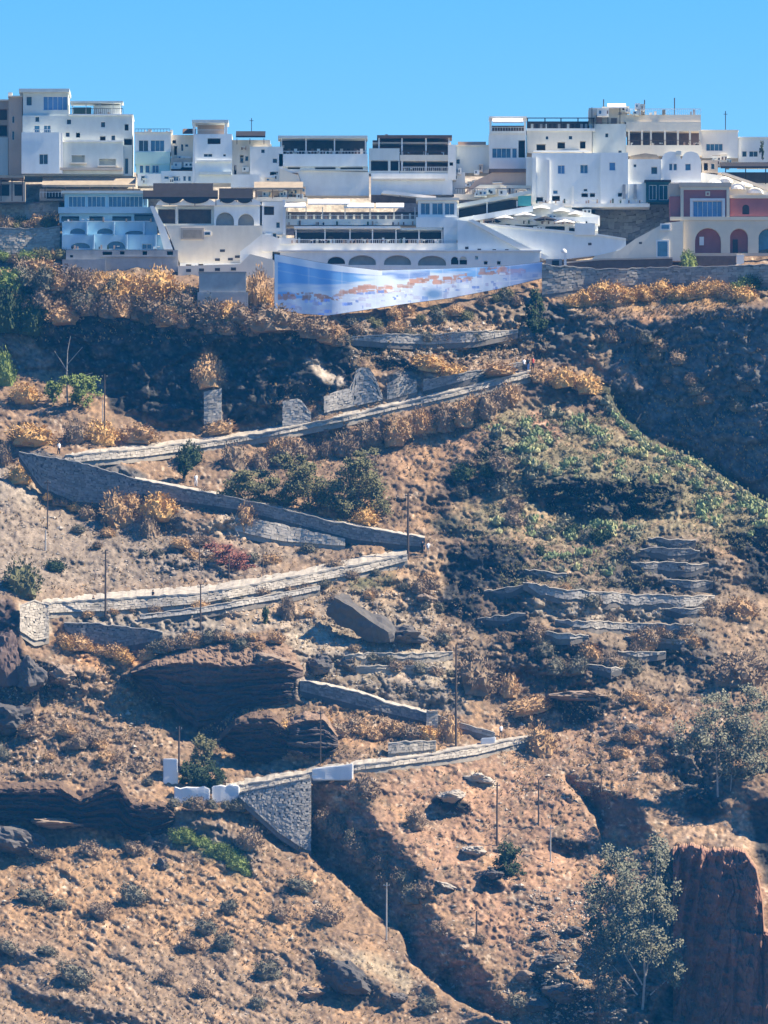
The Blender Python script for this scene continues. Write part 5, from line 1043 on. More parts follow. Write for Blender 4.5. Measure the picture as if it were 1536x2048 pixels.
def GB(v): return 1568.0+(540-v)*.075
class Building:
    def __init__(s, name, label, cat, u, v, Y=None, group=None):
        s.Y = GB(v) if Y is None else Y; s.o = W3(u, v, s.Y); s.root = empty(name, s.o, label, cat, group); s.k = s.Y/F
    def p(s, u, v, dy=0.0):            # point on the plane dy behind the front, true to the front's scale
        return Vector(((u-768)*s.k-s.o.x, dy, CZ+(VH-v)*s.k-s.o.z))
    def add(s, name, V, Fc, m, parent=None): return mesh_obj(name, V, Fc, m, parent or s.root)
    def box(s, name, u0, v0, u1, v1, m, depth=6.0, dy=0.0, parent=None, V=None, Fc=None):
        a = s.p(u0, v1, dy); b = s.p(u1, v0, dy); own = V is None
        if own: V, Fc = [], []
        add_box(V, Fc, (a.x, dy, a.z), (b.x, dy+depth, b.z))
        return s.add(name, V, Fc, m, parent) if own else None
    def wall(s, u0, v0, u1, v1, m, holes=(), depth=6.0, dy=0.0, name='wall', slant=None):
        """front with real openings. hole: (kind, u0, v0, u1, v1[, glass])  kind: w window, o open room, d door, a arch, r round top window"""
        us = sorted({u0, u1, *[h[1] for h in holes], *[h[3] for h in holes]}); vs = sorted({v0, v1, *[h[2] for h in holes], *[h[4] for h in holes]})
        us = [x for x in us if u0 <= x <= u1]; vs = [x for x in vs if v0 <= x <= v1]
        V, Fc = [], []
        def quad(*P): i = len(V); V.extend([tuple(q) for q in P]); Fc.append((i, i+1, i+2, i+3))
        for i in range(len(us)-1):
            for j in range(len(vs)-1):
                cu, cv = (us[i]+us[i+1])/2, (vs[j]+vs[j+1])/2
                if any(h[1] < cu < h[3] and h[2] < cv < h[4] for h in holes): continue
                quad(s.p(us[i], vs[j+1], dy), s.p(us[i+1], vs[j+1], dy), s.p(us[i+1], vs[j], dy), s.p(us[i], vs[j], dy))
        A, B, C, D = [s.p(*q, dy) for q in ((u0, v1), (u1, v1), (u1, v0), (u0, v0))]; e = Vector((0, depth, 0))
        quad(B, B+e, C+e, C); quad(A+e, A, D, D+e); quad(D, C, C+e, D+e); quad(A, A+e, B+e, B); quad(B+e, A+e, D+e, C+e)
        w = s.add(name, V, Fc, m)
        V2, F2 = V, Fc
        for h in holes:
            kind, a0, b0, a1, b1 = h[:5]; gl = h[5] if len(h) > 5 else M_GLASS
            rec = {'w': .22, 'd': .3, 'o': 1.6, 'a': 1.2, 'r': .35}[kind]; r_ = Vector((0, rec, 0))
            Vr, Fr = [], []
            P0, P1, P2, P3 = s.p(a0, b1, dy), s.p(a1, b1, dy), s.p(a1, b0, dy), s.p(a0, b0, dy)
            for q in ((P0, P1, P1+r_, P0+r_), (P1, P2, P2+r_, P1+r_), (P2, P3, P3+r_, P2+r_), (P3, P0, P0+r_, P3+r_)):
                i = len(Vr); Vr += [tuple(x) for x in q]; Fr.append((i+3, i+2, i+1, i))
            if kind in 'ar':                      # arch: spandrels fill the upper corners
                n = 10; cx = (a0+a1)/2; rx = (a1-a0)/2; ry = min(rx, (b1-b0)*.75); arc = [(cx-rx*math.cos(t), b0+ry-ry*math.sin(t)) for t in [math.pi*q/n for q in range(n+1)]]
                for q in range(n):
                    (x0, y0), (x1, y1) = arc[q], arc[q+1]; i = len(Vr)
                    f = [s.p(x0, y0, dy+.002), s.p(x1, y1, dy+.002), s.p(x1, b0, dy+.002), s.p(x0, b0, dy+.002)]; Vr += [tuple(x) for x in f]; Fr.append((i, i+1, i+2, i+3))
                    i = len(Vr); f = [s.p(x0, y0, dy), s.p(x1, y1, dy), s.p(x1, y1, dy+rec), s.p(x0, y0, dy+rec)]; Vr += [tuple(x) for x in f]; Fr.append((i+3, i+2, i+1, i))
            s.add('reveal', Vr, Fr, m, w)
            nm = {'w': 'window', 'd': 'door', 'o': 'opening', 'a': 'arch', 'r': 'window'}[kind]
            if kind in 'wd':
                V, Fc = [], []; f = min(1.0, (a1-a0)*.10)
                for q in ((a0, b0, a0+f, b1), (a1-f, b0, a1, b1), (a0+f, b0, a1-f, b0+f), (a0+f, b1-f, a1-f, b1)): s.box('', *q, None, .08, dy+rec-.09, V=V, Fc=Fc)
                nm_ = max(1, round((a1-a0)/9))
                for q in range(1, nm_): x = a0+(a1-a0)*q/nm_; s.box('', x-.4, b0+f, x+.4, b1-f, None, .06, dy+rec-.08, V=V, Fc=Fc)
                wn = s.add(nm, V, Fc, M_TRIM)
                s.box('pane' if kind == 'w' else 'leaf', a0, b0, a1, b1, gl, .02, dy+rec, wn)
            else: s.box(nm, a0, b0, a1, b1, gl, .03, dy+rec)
        return w
    def poly(s, name, pts, m, depth=5.0, dy=0.0):
        a = [s.p(u, v, dy) for u, v in pts]; V, Fc = [], []
        e = Vector((0, depth, 0)); add_prism(V, Fc, a, [q+e for q in a]); return s.add(name, V, Fc, m)
    def posts(s, us, v0, v1, m, w=1.2, dy=0.0, dp=.18):
        for u in us: s.box('post', u-w/2, v0, u+w/2, v1, m, dp, dy)
    def railing(s, u0, u1, v0, v1, m, dy=-.1, step=5, solid=None):
        V, Fc = [], []; s.box('', u0, v0, u1, v0+1, None, .06, dy, V=V, Fc=Fc)
        n = max(2, int((u1-u0)/step))
        for i in range(n+1): u = u0+(u1-u0)*i/n; s.box('', u-.35, v0+1, u+.35, v1, None, .05, dy, V=V, Fc=Fc)
        s.add('railing', V, Fc, m)
        if solid: s.box('parapet_panel', u0, v0+2, u1, v1, solid, .03, dy+.08)
    def canopy(s, name, u0, v0, u1, v1, m, out=2.5, dy=0.0, slats=None, drop=None):
        """sloping roof: back edge at v0 (on the wall), front edge at v1"""
        a, b = s.p(u0, v0, dy), s.p(u1, v0, dy); c_, d = s.p(u1, v1, dy-out), s.p(u0, v1, dy-out); t_ = Vector((0, 0, .1))
        V, Fc = [], []
        if slats:
            for i in range(slats):
                f0 = i/slats; f1 = f0+.62/slats; add_prism(V, Fc, [d.lerp(a, f0), c_.lerp(b, f0), c_.lerp(b, f1), d.lerp(a, f1)], [q+t_ for q in (d.lerp(a, f0), c_.lerp(b, f0), c_.lerp(b, f1), d.lerp(a, f1))])
        else: add_prism(V, Fc, [d, c_, b, a], [d+t_, c_+t_, b+t_, a+t_])
        o = s.add(name, V, Fc, m)
        if drop: s.box('valance', u0, v1-.5, u1, v1+drop, m, .05, dy-out-.05)
        return o
    def cap(s, u0, u1, v, m, h=2.2, over=.25, dy=0.0, depth=6.2): s.box('cornice', u0-1.2, v-h, u1+1.2, v, m, depth+over, dy-over)
    def clutter(s, u0, u1, v, n, seed, hmax=8, ms=None):
        r = random.Random(seed)
        for _ in range(n):
            u = r.uniform(u0, u1); w = r.uniform(2, 7); h = r.uniform(2.5, hmax); s.box('rooftop_unit', u, v-h, u+w, v, r.choice(ms or [M_GREYW, M_SAND, M_WALL, M_CONC]), r.uniform(.5, 1.5), r.uniform(.3, 3))
    def jumble(s, u0, v0, u1, v1, n, seed):
        r = random.Random(seed)
        for q in range(n):
            f = r.random(); w = r.uniform(7, 20); h = r.uniform(6, 15); u = r.uniform(u0, u1-w); vb = v0+(v1-v0)*f; dy = 2.2-4.2*f+r.uniform(-.2, .2)
            a = s.box('annex', u, vb-h, u+w, vb, r.choice([M_WALL, M_CREAM, M_WALLB, M_WALL, M_SAND, M_GREYW]), 2.5, dy)
            for k in range(r.choice([1, 1, 2])):
                x = u+w*(.2+.45*k); s.box('window', x, vb-h*.75, x+min(4, w*.25), vb-h*.3, r.choice([M_INT, M_GLASS, M_BLUEGL, M_INTB]), .06, dy-.05, a)
            if r.random() < .5: s.box('coping', u-.6, vb-h-1.2, u+w+.6, vb-h, r.choice([M_TRIM, M_CREAM, M_SAND]), 2.7, dy-.12)
    def furnish(s, u0, u1, v, n, seed, dy=-.6):
        r = random.Random(seed)
        for q in range(n):
            u = r.uniform(u0, u1); k = r.random()
            if k < .45: s.box('chair', u, v-5, u+2.6, v, r.choice([M_DARKW, M_INTB, M_TANW, M_WALL]), .4, dy+r.uniform(-.4, .4))
            elif k < .75: s.box('table', u, v-6, u+5, v-4.6, r.choice([M_TRIM, M_BROWNW, M_GREYW]), .6, dy+r.uniform(-.4, .4))
            else: s.box('planter', u, v-r.uniform(5, 9), u+3.2, v, r.choice([M_TANW, mat_pieces('planter_green', (.02, .05, .04), (.06, .12, .08))]), .4, dy)
    def dome(s, name, u, v, w, h, m, dy=1.0, n=14):
        bm = bmesh.new(); bmesh.ops.create_uvsphere(bm, u_segments=n, v_segments=10, radius=1)
        for q in [q for q in bm.verts if q.co.z < -.05]: bm.verts.remove(q)
        c_ = s.p(u, v, dy)
        for q in bm.verts: q.co = Vector((c_.x+q.co.x*w/2*s.k, c_.y+q.co.y*w/2*s.k, c_.z+q.co.z*h*s.k))
        me = bpy.data.meshes.new(name); bm.to_mesh(me); bm.free(); me.materials.append(m); o = bpy.data.objects.new(name, me); COL.objects.link(o); o.parent = s.root; return o
    def vault(s, name, u0, u1, v0, v1, m, depth=6, dy=0, n=12):
        """barrel roof seen from its end: springing at v1, crown at v0"""
        a = [(u0, v1)]+[((u0+u1)/2-(u1-u0)/2*math.cos(math.pi*i/n), v1-(v1-v0)*math.sin(math.pi*i/n)) for i in range(1, n)]+[(u1, v1)]
        return s.poly(name, a[::-1], m, depth, dy)

# --- far left tower hotel
b = Building('hotel', 'tall pale blue grey hotel at the top left with a glazed penthouse', 'building', 150, 352, 1583)
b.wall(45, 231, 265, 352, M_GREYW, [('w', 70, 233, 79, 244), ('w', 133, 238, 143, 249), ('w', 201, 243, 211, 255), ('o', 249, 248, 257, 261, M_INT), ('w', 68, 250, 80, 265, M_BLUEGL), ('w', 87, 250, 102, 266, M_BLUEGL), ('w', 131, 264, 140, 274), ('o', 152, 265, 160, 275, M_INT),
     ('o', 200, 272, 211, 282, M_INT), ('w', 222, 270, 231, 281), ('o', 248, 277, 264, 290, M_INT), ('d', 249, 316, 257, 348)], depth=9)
b.cap(138, 265, 231, M_WALLB, 2.5, dy=-.05, depth=9)
b.wall(46, 185, 136, 230.9, M_GREYW, [('w', 52, 192, 64, 211), ('w', 86, 192, 135, 220, M_SKYGL)], depth=8, dy=.3, name='penthouse')
b.box('roof_slab', 38, 178, 139, 184.6, M_GREYW, 9, -.5)
b.box('pergola_beam', 140, 201, 246, 204.5, M_GREYW, 4, .6); b.posts([145, 172, 200, 226, 243], 204.6, 228, M_GREYW, 1.6, .7)
b.railing(140, 246, 216, 228.3, M_METAL, .4, 4); b.box('planter', 146, 213, 182, 226, mat_pieces('planter_green', (.02, .05, .04), (.06, .12, .08)), .8, 1.2)
b.box('roof_room', 186, 207, 240, 228, M_WALLB, 3, 2.4); b.clutter(185, 240, 228, 5, 3)
b.wall(44, 268, 120, 350, M_WALLB, [('w', 79, 311, 97, 332)], depth=4, dy=-2.2, name='projecting_wing')
b.wall(121, 286, 247, 350, M_GREYW, [('o', 144, 312, 170, 327, M_INTB), ('o', 199, 319, 232, 333, M_INTB)], depth=4, dy=-1.2, name='balcony_front')
b.box('ledge', 121, 283, 247, 286, M_WALL, 1.4, -1.5); b.box('balcony_shelf', 140, 327.2, 174, 330, M_CREAM, 1, -1.9); b.box('balcony_shelf', 196, 333.2, 236, 336, M_CREAM, 1, -1.9)
b.box('buttress', 119, 268, 126, 350, M_TRIM, .8, -2.0); b.box('ledge', 121, 338, 246, 343, M_SAND, 1, -2.1)
b.railing(66, 108, 262, 268, M_TRIM, -2.3, 4)
# side wing turned to the left of the tower
b = Building('house', 'tan sided house wing at the left of the tall hotel', 'building', 32, 350, 1584)
b.wall(17, 194, 44.6, 350, M_TANW, [('w', 24, 232, 29, 246), ('w', 24, 262, 29, 280)], depth=9); b.cap(17, 44, 194, M_CREAM, 2.5, depth=9); b.box('chimney', 16, 184, 24, 191.4, M_WALL, 1.5, .5)
b = Building('house', 'brown shaded house cut by the left edge of the town', 'building', 0, 350, 1588)
b.wall(-40, 202, 18, 352, M_TANW, [('o', -30, 218, 14, 240, M_INTB), ('o', -30, 250, 14, 272, M_INT)], depth=8); b.cap(-40, 18, 202, M_CREAM, 3); b.box('base_wall', -40, 276, 16.5, 352, M_GREYW, 3, -1.0)
# pergola terraces below the tower
b = Building('pergola', 'long tan flat pergola in front of the tall hotel', 'pergola', 175, 392, GB(392))
b.canopy('canopy', 84, 350, 271, 371, M_TANC, 3.5, 3.5, drop=3); b.posts([90, 130, 180, 225, 266], 371, 396, M_BROWNW, 2, .05); b.wall(78, 374, 280, 398, M_SAND, [('o', 92, 378, 125, 394, M_INT), ('o', 134, 378, 176, 394, M_INT), ('o', 184, 378, 262, 392, M_INT)], depth=3, dy=2.5)
b.railing(80, 270, 384, 394, M_TRIM, -.3, 6)
b = Building('pergola', 'small brown pergola terrace at the left edge', 'pergola', 22, 405, GB(405))
b.box('roof', -20, 351, 48, 356, M_TANC, 3, -.4); b.posts([2, 24, 45], 356, 402, M_BROWNW, 2, 0); b.wall(-20, 362, 50, 402, M_SAND, [('o', -6, 366, 18, 390, M_INT), ('o', 28, 366, 44, 390, M_INTB)], depth=3, dy=1.2)
stone_wall('terrace_wall', 'upper rubble terrace wall at the left edge below the brown pergola', 'wall', [(-24, 404), (60, 408), (118, 400)], [(-24, 436), (60, 438), (118, 436)], M_STONE_C, M_COPE_G, batter=.3)
bush_run([(-6, 452), (60, 454), (122, 448)], 12, 30, 20, [M_OLIVE, M_BROWN, M_GREYG, M_TAN], 'x', 'shrubs between the two rubble terrace walls at the left', 5, dy=-1.5)
bush_run([(-6, 516), (60, 520), (126, 514)], 10, 34, 18, [M_OLIVE, M_BROWN, M_TAN, M_FRESH], 'x', 'shrubs under the rubble terrace walls at the left', 5, dy=-1.5)
stone_wall('terrace_wall', 'lower rubble terrace wall at the left edge beside the blue apartments', 'wall', [(-24, 456), (60, 460), (120, 454)], [(-24, 508), (60, 512), (120, 508)], M_STONE_C, M_COPE_G, batter=.28)
# --- mint house and its neighbours
b = Building('house', 'white and mint green house between the two pale towers', 'building', 306, 346, 1582)
b.wall(270, 266, 342, 303.9, M_WALL, [('w', 277, 280, 297, 303, M_GLASS), ('w', 301, 280, 329, 303, M_BLUEGL)], depth=6); b.box('mint_band', 270, 304, 340, 328, M_MINT, 6, -.15); b.wall(272, 328.1, 340, 348, M_MINT, [('w', 279, 330, 287, 346, M_BLUEGL), ('w', 290, 330, 300, 346, M_BLUEGL), ('w', 304, 330, 318, 346, M_BLUEGL)], depth=6)
b.cap(270, 342, 266, M_CREAM, 2); b.clutter(275, 378, 264, 9, 5, 9); b.railing(270, 340, 257, 264, M_METAL, .2, 6)
b = Building('house', 'sand coloured cluttered house with small dark windows, right of the mint one', 'building', 362, 346, 1583)
b.jumble(340, 285, 388, 342, 9, 2)
b.wall(342.5, 270, 388, 320, M_CREAM, [('o', 345, 280, 352, 287, M_INT), ('w', 362, 288, 367, 302), ('w', 370, 288, 377, 294), ('o', 348, 292, 354, 310, M_INTB)], depth=5); b.box('terrace_block', 342, 318, 386, 336, M_SAND, 4, -1.2); b.box('shade', 342, 336.1, 388, 341, M_DARKW, 3, -1); b.canopy('sun_roof', 366, 258, 392, 270, M_BROWNW, 2, .5)
b = Building('house', 'low white house with a row of blue windows under the sand house', 'building', 350, 366, 1580)
b.jumble(276, 352, 384, 376, 9, 14)
b.wall(322, 342, 386, 368, M_WALLB, [('w', 328, 352, 338, 358, M_BLUEGL), ('w', 344, 352, 360, 362, M_BLUEGL), ('w', 366, 352, 372, 362, M_BLUEGL), ('w', 376, 352, 382, 362, M_BLUEGL)], depth=4); b.wall(275, 348, 322, 372, M_WALL, [('w', 282, 352, 290, 362)], depth=4, dy=-.5)
b = Building('tower_house', 'slim white tower house with a roofed loggia on top', 'building', 425, 366, 1579)
b.wall(388, 268, 464, 366, M_WALLB, [('o', 415, 276, 441, 288, M_INT), ('w', 407, 307, 425, 314), ('w', 446, 308, 452, 313)], depth=6); b.box('ledge', 394, 321, 463, 324, M_WALL, .6, -.5); b.box('ledge', 398, 344, 463, 350, M_GREYW, .8, -.7)
b.box('roof_slab', 384, 240, 457, 246, M_GREYW, 6, -.3); b.box('inner_wall', 394, 246.1, 448, 266, M_TANW, 1, 3); b.posts([388, 452], 246.1, 267.8, M_WALL, 5, 0, .5); b.railing(392, 448, 259, 267.6, M_TRIM, .1, 4)
b.poly('buttress', [(384, 366), (390, 366), (390, 268), (387, 268)], M_TRIM, 3, -.3)
b = Building('house', 'cream stepped houses under a dark awning right of the slim tower', 'building', 510, 372, 1581)
b.jumble(464, 300, 566, 376, 20, 3); b.furnish(474, 560, 300, 8, 5)
b.wall(462, 280, 540, 376, M_CREAM, [('o', 480, 310, 487, 326, M_INT), ('w', 490, 312, 497, 322), ('o', 468, 330, 473, 350, M_INT), ('o', 500, 336, 512, 350, M_INTB)], depth=5); b.canopy('awning', 472, 263, 531, 276, M_DARKW, 2.5, .4, drop=2); b.posts([474, 500, 528], 278, 290, M_BROWNW, 1.4, -1)
b.wall(500, 295, 566, 378, M_WALL, [('w', 545, 318, 555, 328), ('w', 522, 300, 530, 308), ('o', 540, 345, 556, 352, M_INT)], depth=5, dy=-1.2, name='stepped_wall'); b.box('lit_terrace', 462, 352, 520, 378, M_WALL, 3, -2.2); b.clutter(500, 565, 294, 6, 9, 7)
# --- long restaurant
b = Building('restaurant', 'long white restaurant with a dark roofed terrace on the skyline', 'building', 650, 392, 1580)
b.furnish(570, 730, 308, 18, 19, .4)
b.box('roof_slab', 556, 272, 735, 277, M_GREYW, 5, -.6); b.box('interior', 560, 277.1, 733, 308, M_INT, 1, 3.2); b.posts([563, 612, 669, 731], 277.1, 308, M_TRIM, 2.4, 0, .3)
for u in (575, 588, 600, 622, 634, 648, 658, 680, 694, 708, 720): b.box('chair_back', u, 296, u+6, 308, random.choice([M_BROWNW, M_WALL, M_DARKW, M_SAND]), .4, 1.0)
b.box('parapet', 558, 308.1, 735, 333, M_WALLB, 5, -.2); b.wall(560, 333.1, 736, 345, M_WALL, [('o', 630, 334, 671, 340, M_INT), ('o', 681, 334, 726, 340, M_INT), ('o', 575, 334, 600, 338, M_INT)], depth=5, dy=.2)
b.poly('stair_wall', [(610, 392), (738, 392), (738, 345.2), (602, 341), (596, 345)], M_WALL, 4, -.5); b.box('ledge', 600, 340, 736, 342.5, M_GREYW, 1, -1); b.railing(560, 733, 302, 308, M_TRIM, -.1, 6)
b.poly('stair_flank', [(556, 392), (612, 392), (596, 352), (560, 338)], M_CREAM, 3, -.9)
# --- brown loggia house
b = Building('restaurant', 'brown two tier loggia building with white posts in the middle of the skyline', 'building', 822, 392, 1580)
b.furnish(760, 896, 310, 14, 20, .3); b.furnish(805, 896, 342, 12, 21, .3)
b.box('roof_slab', 754, 271, 904, 276, M_BROWNW, 5, -.6); b.box('inner_wall', 745, 276.2, 900, 345, M_INTB, 1, 3); b.box('floor_slab', 745, 284, 902, 287, M_SAND, 3, .2); b.box('floor_slab', 800, 310, 902, 322, M_CREAM, 4, -.2); b.box('floor_slab', 800, 342, 902, 347, M_CREAM, 4, -.2)
b.posts([758, 804, 852, 898], 276.1, 310, M_TRIM, 3, -.1, .3); b.posts([804, 852, 898], 322.1, 342, M_TRIM, 3, -.1, .3)
b.wall(738, 297, 799, 348, M_GREYW, [('o', 742, 321, 776, 342, M_INT), ('o', 781, 321, 797, 342, M_INT)], depth=4, dy=-.3); b.wall(742, 347.2, 905, 390, M_WALLB, [], depth=5, dy=-.4); b.box('ledge', 745, 358, 890, 361, M_CREAM, .8, -.9); b.railing(804, 898, 302, 310, M_BROWNW, -.2, 4); b.railing(804, 898, 334, 342, M_TRIM, -.25, 4)
b.wall(896, 290, 912, 360, M_WALL, [('o', 899, 325, 906, 332, M_INT)], depth=4, dy=-.5, name='corner_pier'); b.clutter(760, 900, 271, 5, 12, 5)
b = Building('house', 'small blue grey house with tan roof garden between loggia and hotel', 'building', 940, 345, 1583)
b.jumble(906, 320, 976, 352, 8, 15)
b.wall(904, 292, 980, 346, M_GREYW, [('w', 912, 318, 920, 328)], depth=5); b.box('roof_garden', 916, 282, 972, 291, M_TANW, 2, 1); b.cap(904, 980, 292, M_CREAM, 2); b.wall(905, 346, 930, 390, M_WALL, [('w', 908, 352, 914, 360)], depth=4, dy=-1)
# --- big hotel at the right
b = Building('hotel', 'left wing of the white hilltop hotel with bright awnings on its roof', 'building', 1016, 335, 1582)
b.wall(978, 268, 1052, 338, M_WALL, [('w', 984, 296, 1022, 316, M_BLUEGL), ('w', 1024, 296, 1034, 316, M_BLUEGL), ('o', 1037, 280, 1050, 315, M_INT)], depth=7)
b.box('roof_slab', 978, 233, 1054, 236, M_WALL, 5, -.3); b.canopy('awning', 985, 236, 1046, 247, M_CANV, 2.2, .2, drop=2); b.box('interior', 984, 247, 1050, 262, M_INTB, 1, 3); b.box('ledge', 980, 262.5, 1052, 267.8, M_WALL, 5, -.3); b.posts([981, 1050], 236.1, 268, M_WALL, 4, -.1, .4); b.railing(984, 1048, 254, 262.4, M_TRIM, 0, 5)
b = Building('hotel', 'middle block of the hilltop hotel under a long dark pergola', 'building', 1120, 305, 1582)
b.wall(1054, 262, 1184, 306, M_CREAM, [('o', 1073, 288, 1091, 301, M_INT), ('o', 1115, 284, 1130, 297, M_INT), ('o', 1160, 282, 1171, 297, M_INT), ('w', 1091, 272, 1097, 279), ('w', 1137, 271, 1145, 279)], depth=7)
b.canopy('pergola_roof', 1053, 232, 1190, 237, M_DARKW, 3, 3, slats=14); b.box('interior', 1056, 238, 1188, 257, M_INT, 1, 3.3); b.posts([1055, 1090, 1122, 1156, 1187], 236, 258, M_DARKW, 2.2, .1, .25); b.box('parapet', 1053, 257, 1190, 261.9, M_WALL, 6, -.2)
for u in range(1062, 1186, 9): b.box('chair_back', u, 246, u+5, 256.8, random.choice([M_GREYW, M_DARKW, M_CONC]), .4, 1.2)
b.box('ledge', 1066, 301.5, 1180, 304.5, M_TRIM, .8, -.5)
b = Building('hotel', 'cream top block of the hilltop hotel with a colonnaded balcony', 'building', 1300, 310, 1583)
b.furnish(1258, 1398, 291, 16, 22, .3); b.jumble(1186, 214, 1300, 236, 8, 23)
b.wall(1185, 248, 1252, 312, M_GREYW, [('w', 1210, 266, 1217, 275), ('w', 1236, 300, 1244, 308)], depth=8, name='side_block'); b.box('roof_room', 1178, 214, 1250, 247.8, M_CREAM, 6, 1.2)
b.wall(1252.2, 243, 1402, 262, M_CREAM, [], depth=8, dy=.4); b.box('inner_wall', 1255, 262, 1402, 291, M_INTB, 1, 3); b.posts([1258, 1284, 1302, 1330, 1356, 1380, 1400], 262.1, 291, M_CREAM, 3.6, .2, .4); b.box('balcony_parapet', 1252.3, 290.5, 1404, 312, M_CREAM, 5, -.2); b.railing(1256, 1400, 280, 290, M_BROWNW, -.05, 5)
b.box('roof_rail_wall', 1190, 228, 1402, 242.8, M_CREAM, 6, 1.0); b.railing(1250, 1402, 216, 227.8, M_TRIM, .9, 4); b.canopy('sun_canvas', 1215, 206, 1252, 216, M_CANV, 2, 1.5, drop=1); b.clutter(1180, 1395, 227.8, 20, 21, 13, [M_SAND, M_CREAM, M_WALL, M_CONC, M_TANC]); b.posts([1184, 1216, 1240], 214, 247, M_DARKW, 1.4, .4)
b.box('shutter', 1192, 230, 1204, 247, M_INTB, .1, .1); b.box('shutter', 1222, 236, 1234, 247, M_INT, .1, .1)
V, Fc = [], []
for u, v0 in ((1208, 195), (1290, 196), (1350, 192)): a = b.p(u, 228, 2.5); c_ = b.p(u, v0, 2.5); add_tube(V, Fc, [a, c_], .09, 5)
ant = b.add('antenna', V, Fc, M_METAL); ant['kind'] = 'stuff'
b = Building('mast', 'thin aerial mast right of the hilltop hotel', 'mast', 1451, 262, 1590)
b.box('shaft', 1450.2, 222, 1451.8, 262, M_METAL, .2, 0); b.box('crossbar', 1447, 228, 1455, 229, M_METAL, .1, -.1)
b = Building('mast', 'thin aerial mast above the slim white tower house', 'mast', 503, 268, 1590)
b.box('shaft', 502.3, 236, 503.7, 268, M_METAL, .2, 0); b.box('crossbar', 499, 241, 507, 242, M_METAL, .1, -.1)
# --- big white house in front of it
b = Building('house', 'large blue white house with small blue windows below the hilltop hotel', 'building', 1180, 405, 1577)
b.furnish(1070, 1290, 408, 26, 18, -1.6)
b.wall(1064, 306, 1230, 408, M_WALLB, [('w', 1115, 330, 1130, 348, M_SKYGL), ('w', 1160, 329, 1176, 347, M_BLUEGL), ('w', 1106, 380, 1116, 388, M_BLUEGL), ('o', 1104, 391, 1120, 402, M_INT), ('w', 1167, 377, 1175, 383), ('o', 1163, 386, 1176, 394, M_INT), ('o', 1180, 386, 1190, 394, M_INT), ('o', 1073, 394, 1086, 403, M_INT), ('w', 1206, 377, 1212, 382), ('o', 1215, 386, 1228, 394, M_INT)], depth=8)
b.wall(1201, 306, 1256, 408, M_WALLB, [('w', 1218, 325, 1231, 342, M_SKYGL), ('o', 1236, 386, 1244, 394, M_INT)], depth=7, dy=-.5, name='bay')
b.poly('buttress', [(1062, 408), (1072, 408), (1072, 314), (1066, 316)], M_WALL, 2, -.8); b.poly('buttress', [(1093, 408), (1099, 408), (1099, 320), (1094, 320)], M_TRIM, 1, -.5); b.poly('buttress', [(1143, 408), (1148, 408), (1148, 372), (1144, 372)], M_WALL, .8, -.4)
b.wall(1256.2, 318, 1322, 368, M_WALL, [('w', 1267, 328, 1273, 334), ('d', 1302, 333, 1315, 348)], depth=6, dy=.2, name='court_wall'); b.box('terrace', 1256.3, 368, 1296, 408, M_WALLB, 5, -.3); b.poly('tile_canopy', [(1258, 317), (1320, 317), (1314, 308), (1290, 305), (1262, 310)], M_TANC, 3, 1.0); b.clutter(1066, 1250, 306, 6, 30, 4)
b.posts([1248, 1270], 370, 398, M_CONC, 6, -.9, .5)
b = Building('house', 'white vaulted house with two pairs of windows right of the large blue white one', 'building', 1358, 368, 1577.5)
b.wall(1322.2, 318, 1402, 368, M_WALLB, [('w', 1338, 327, 1345, 341, M_BLUEGL), ('w', 1346.5, 327, 1354, 341, M_BLUEGL), ('w', 1370, 327, 1382, 341, M_BLUEGL)], depth=6); b.vault('vault_roof', 1324, 1362, 303, 317.8, M_WALLB, 6, .02); b.vault('vault_roof', 1364, 1400, 303, 317.8, M_WALLB, 6, .02); b.box('vent', 1352, 302, 1362, 310, M_GREYW, .5, -.3); b.box('ledge', 1320, 365, 1404, 369.5, M_WALL, .6, -.6)
b = Building('shutter_shed', 'dark teal shuttered cube between the white house and the pink villa', 'shed', 1315, 408, 1576)
b.wall(1292, 364, 1340, 404, M_TEAL, [('w', 1298, 370, 1313, 400, M_TEAL), ('w', 1318, 370, 1336, 400, M_TEAL)], depth=4); b.box('roof', 1289, 360, 1342, 363.8, M_DARKW, 4.5, -.3)
# --- far right roofs
b = Building('house', 'plain white house with one wide window on the skyline at the right', 'building', 1440, 312, 1588)
b.jumble(1404, 306, 1470, 340, 10, 13)
b.wall(1402, 262, 1476, 316, M_WALL, [('w', 1412, 287, 1446, 302, M_BLUEGL)], depth=6); b.cap(1402, 1476, 262, M_WALL, 2)
b = Building('house', 'white house with two window pairs at the right edge of the skyline', 'building', 1510, 312, 1589)
b.wall(1476.5, 276, 1580, 330, M_WALL, [('w', 1472+12, 302, 1494, 314), ('w', 1498, 302, 1516, 314)], depth=6); b.cap(1476, 1580, 276, M_WALLB, 2)
tree('cypress', 'thin dark cypress standing against the sky at the right edge', 1524, 312, [(0, 16, 5, 22)], 260, M_DKGR, [[(0, 0), (0, 30)]], M_BARKD, .22, 41, dy=1.0) if False else None
b = Building('cypress', 'thin dark cypress standing against the sky at the right edge', 'tree', 1524, 318, 1586)
V, Fc = leaf_cloud([(tuple(b.p(1524, 298)), (.35, .35, 1.5), 1)], 300, .22, 41); b.add('crown', V, Fc, M_DKGR); V, Fc = [], []; add_tube(V, Fc, [b.p(1524, 318), b.p(1524, 296)], [.1, .04], 6); b.add('trunk', V, Fc, M_BARKD)
b = Building('pavilion', 'black roofed open pavilion at the right edge above the villa', 'pavilion', 1500, 380, 1584)
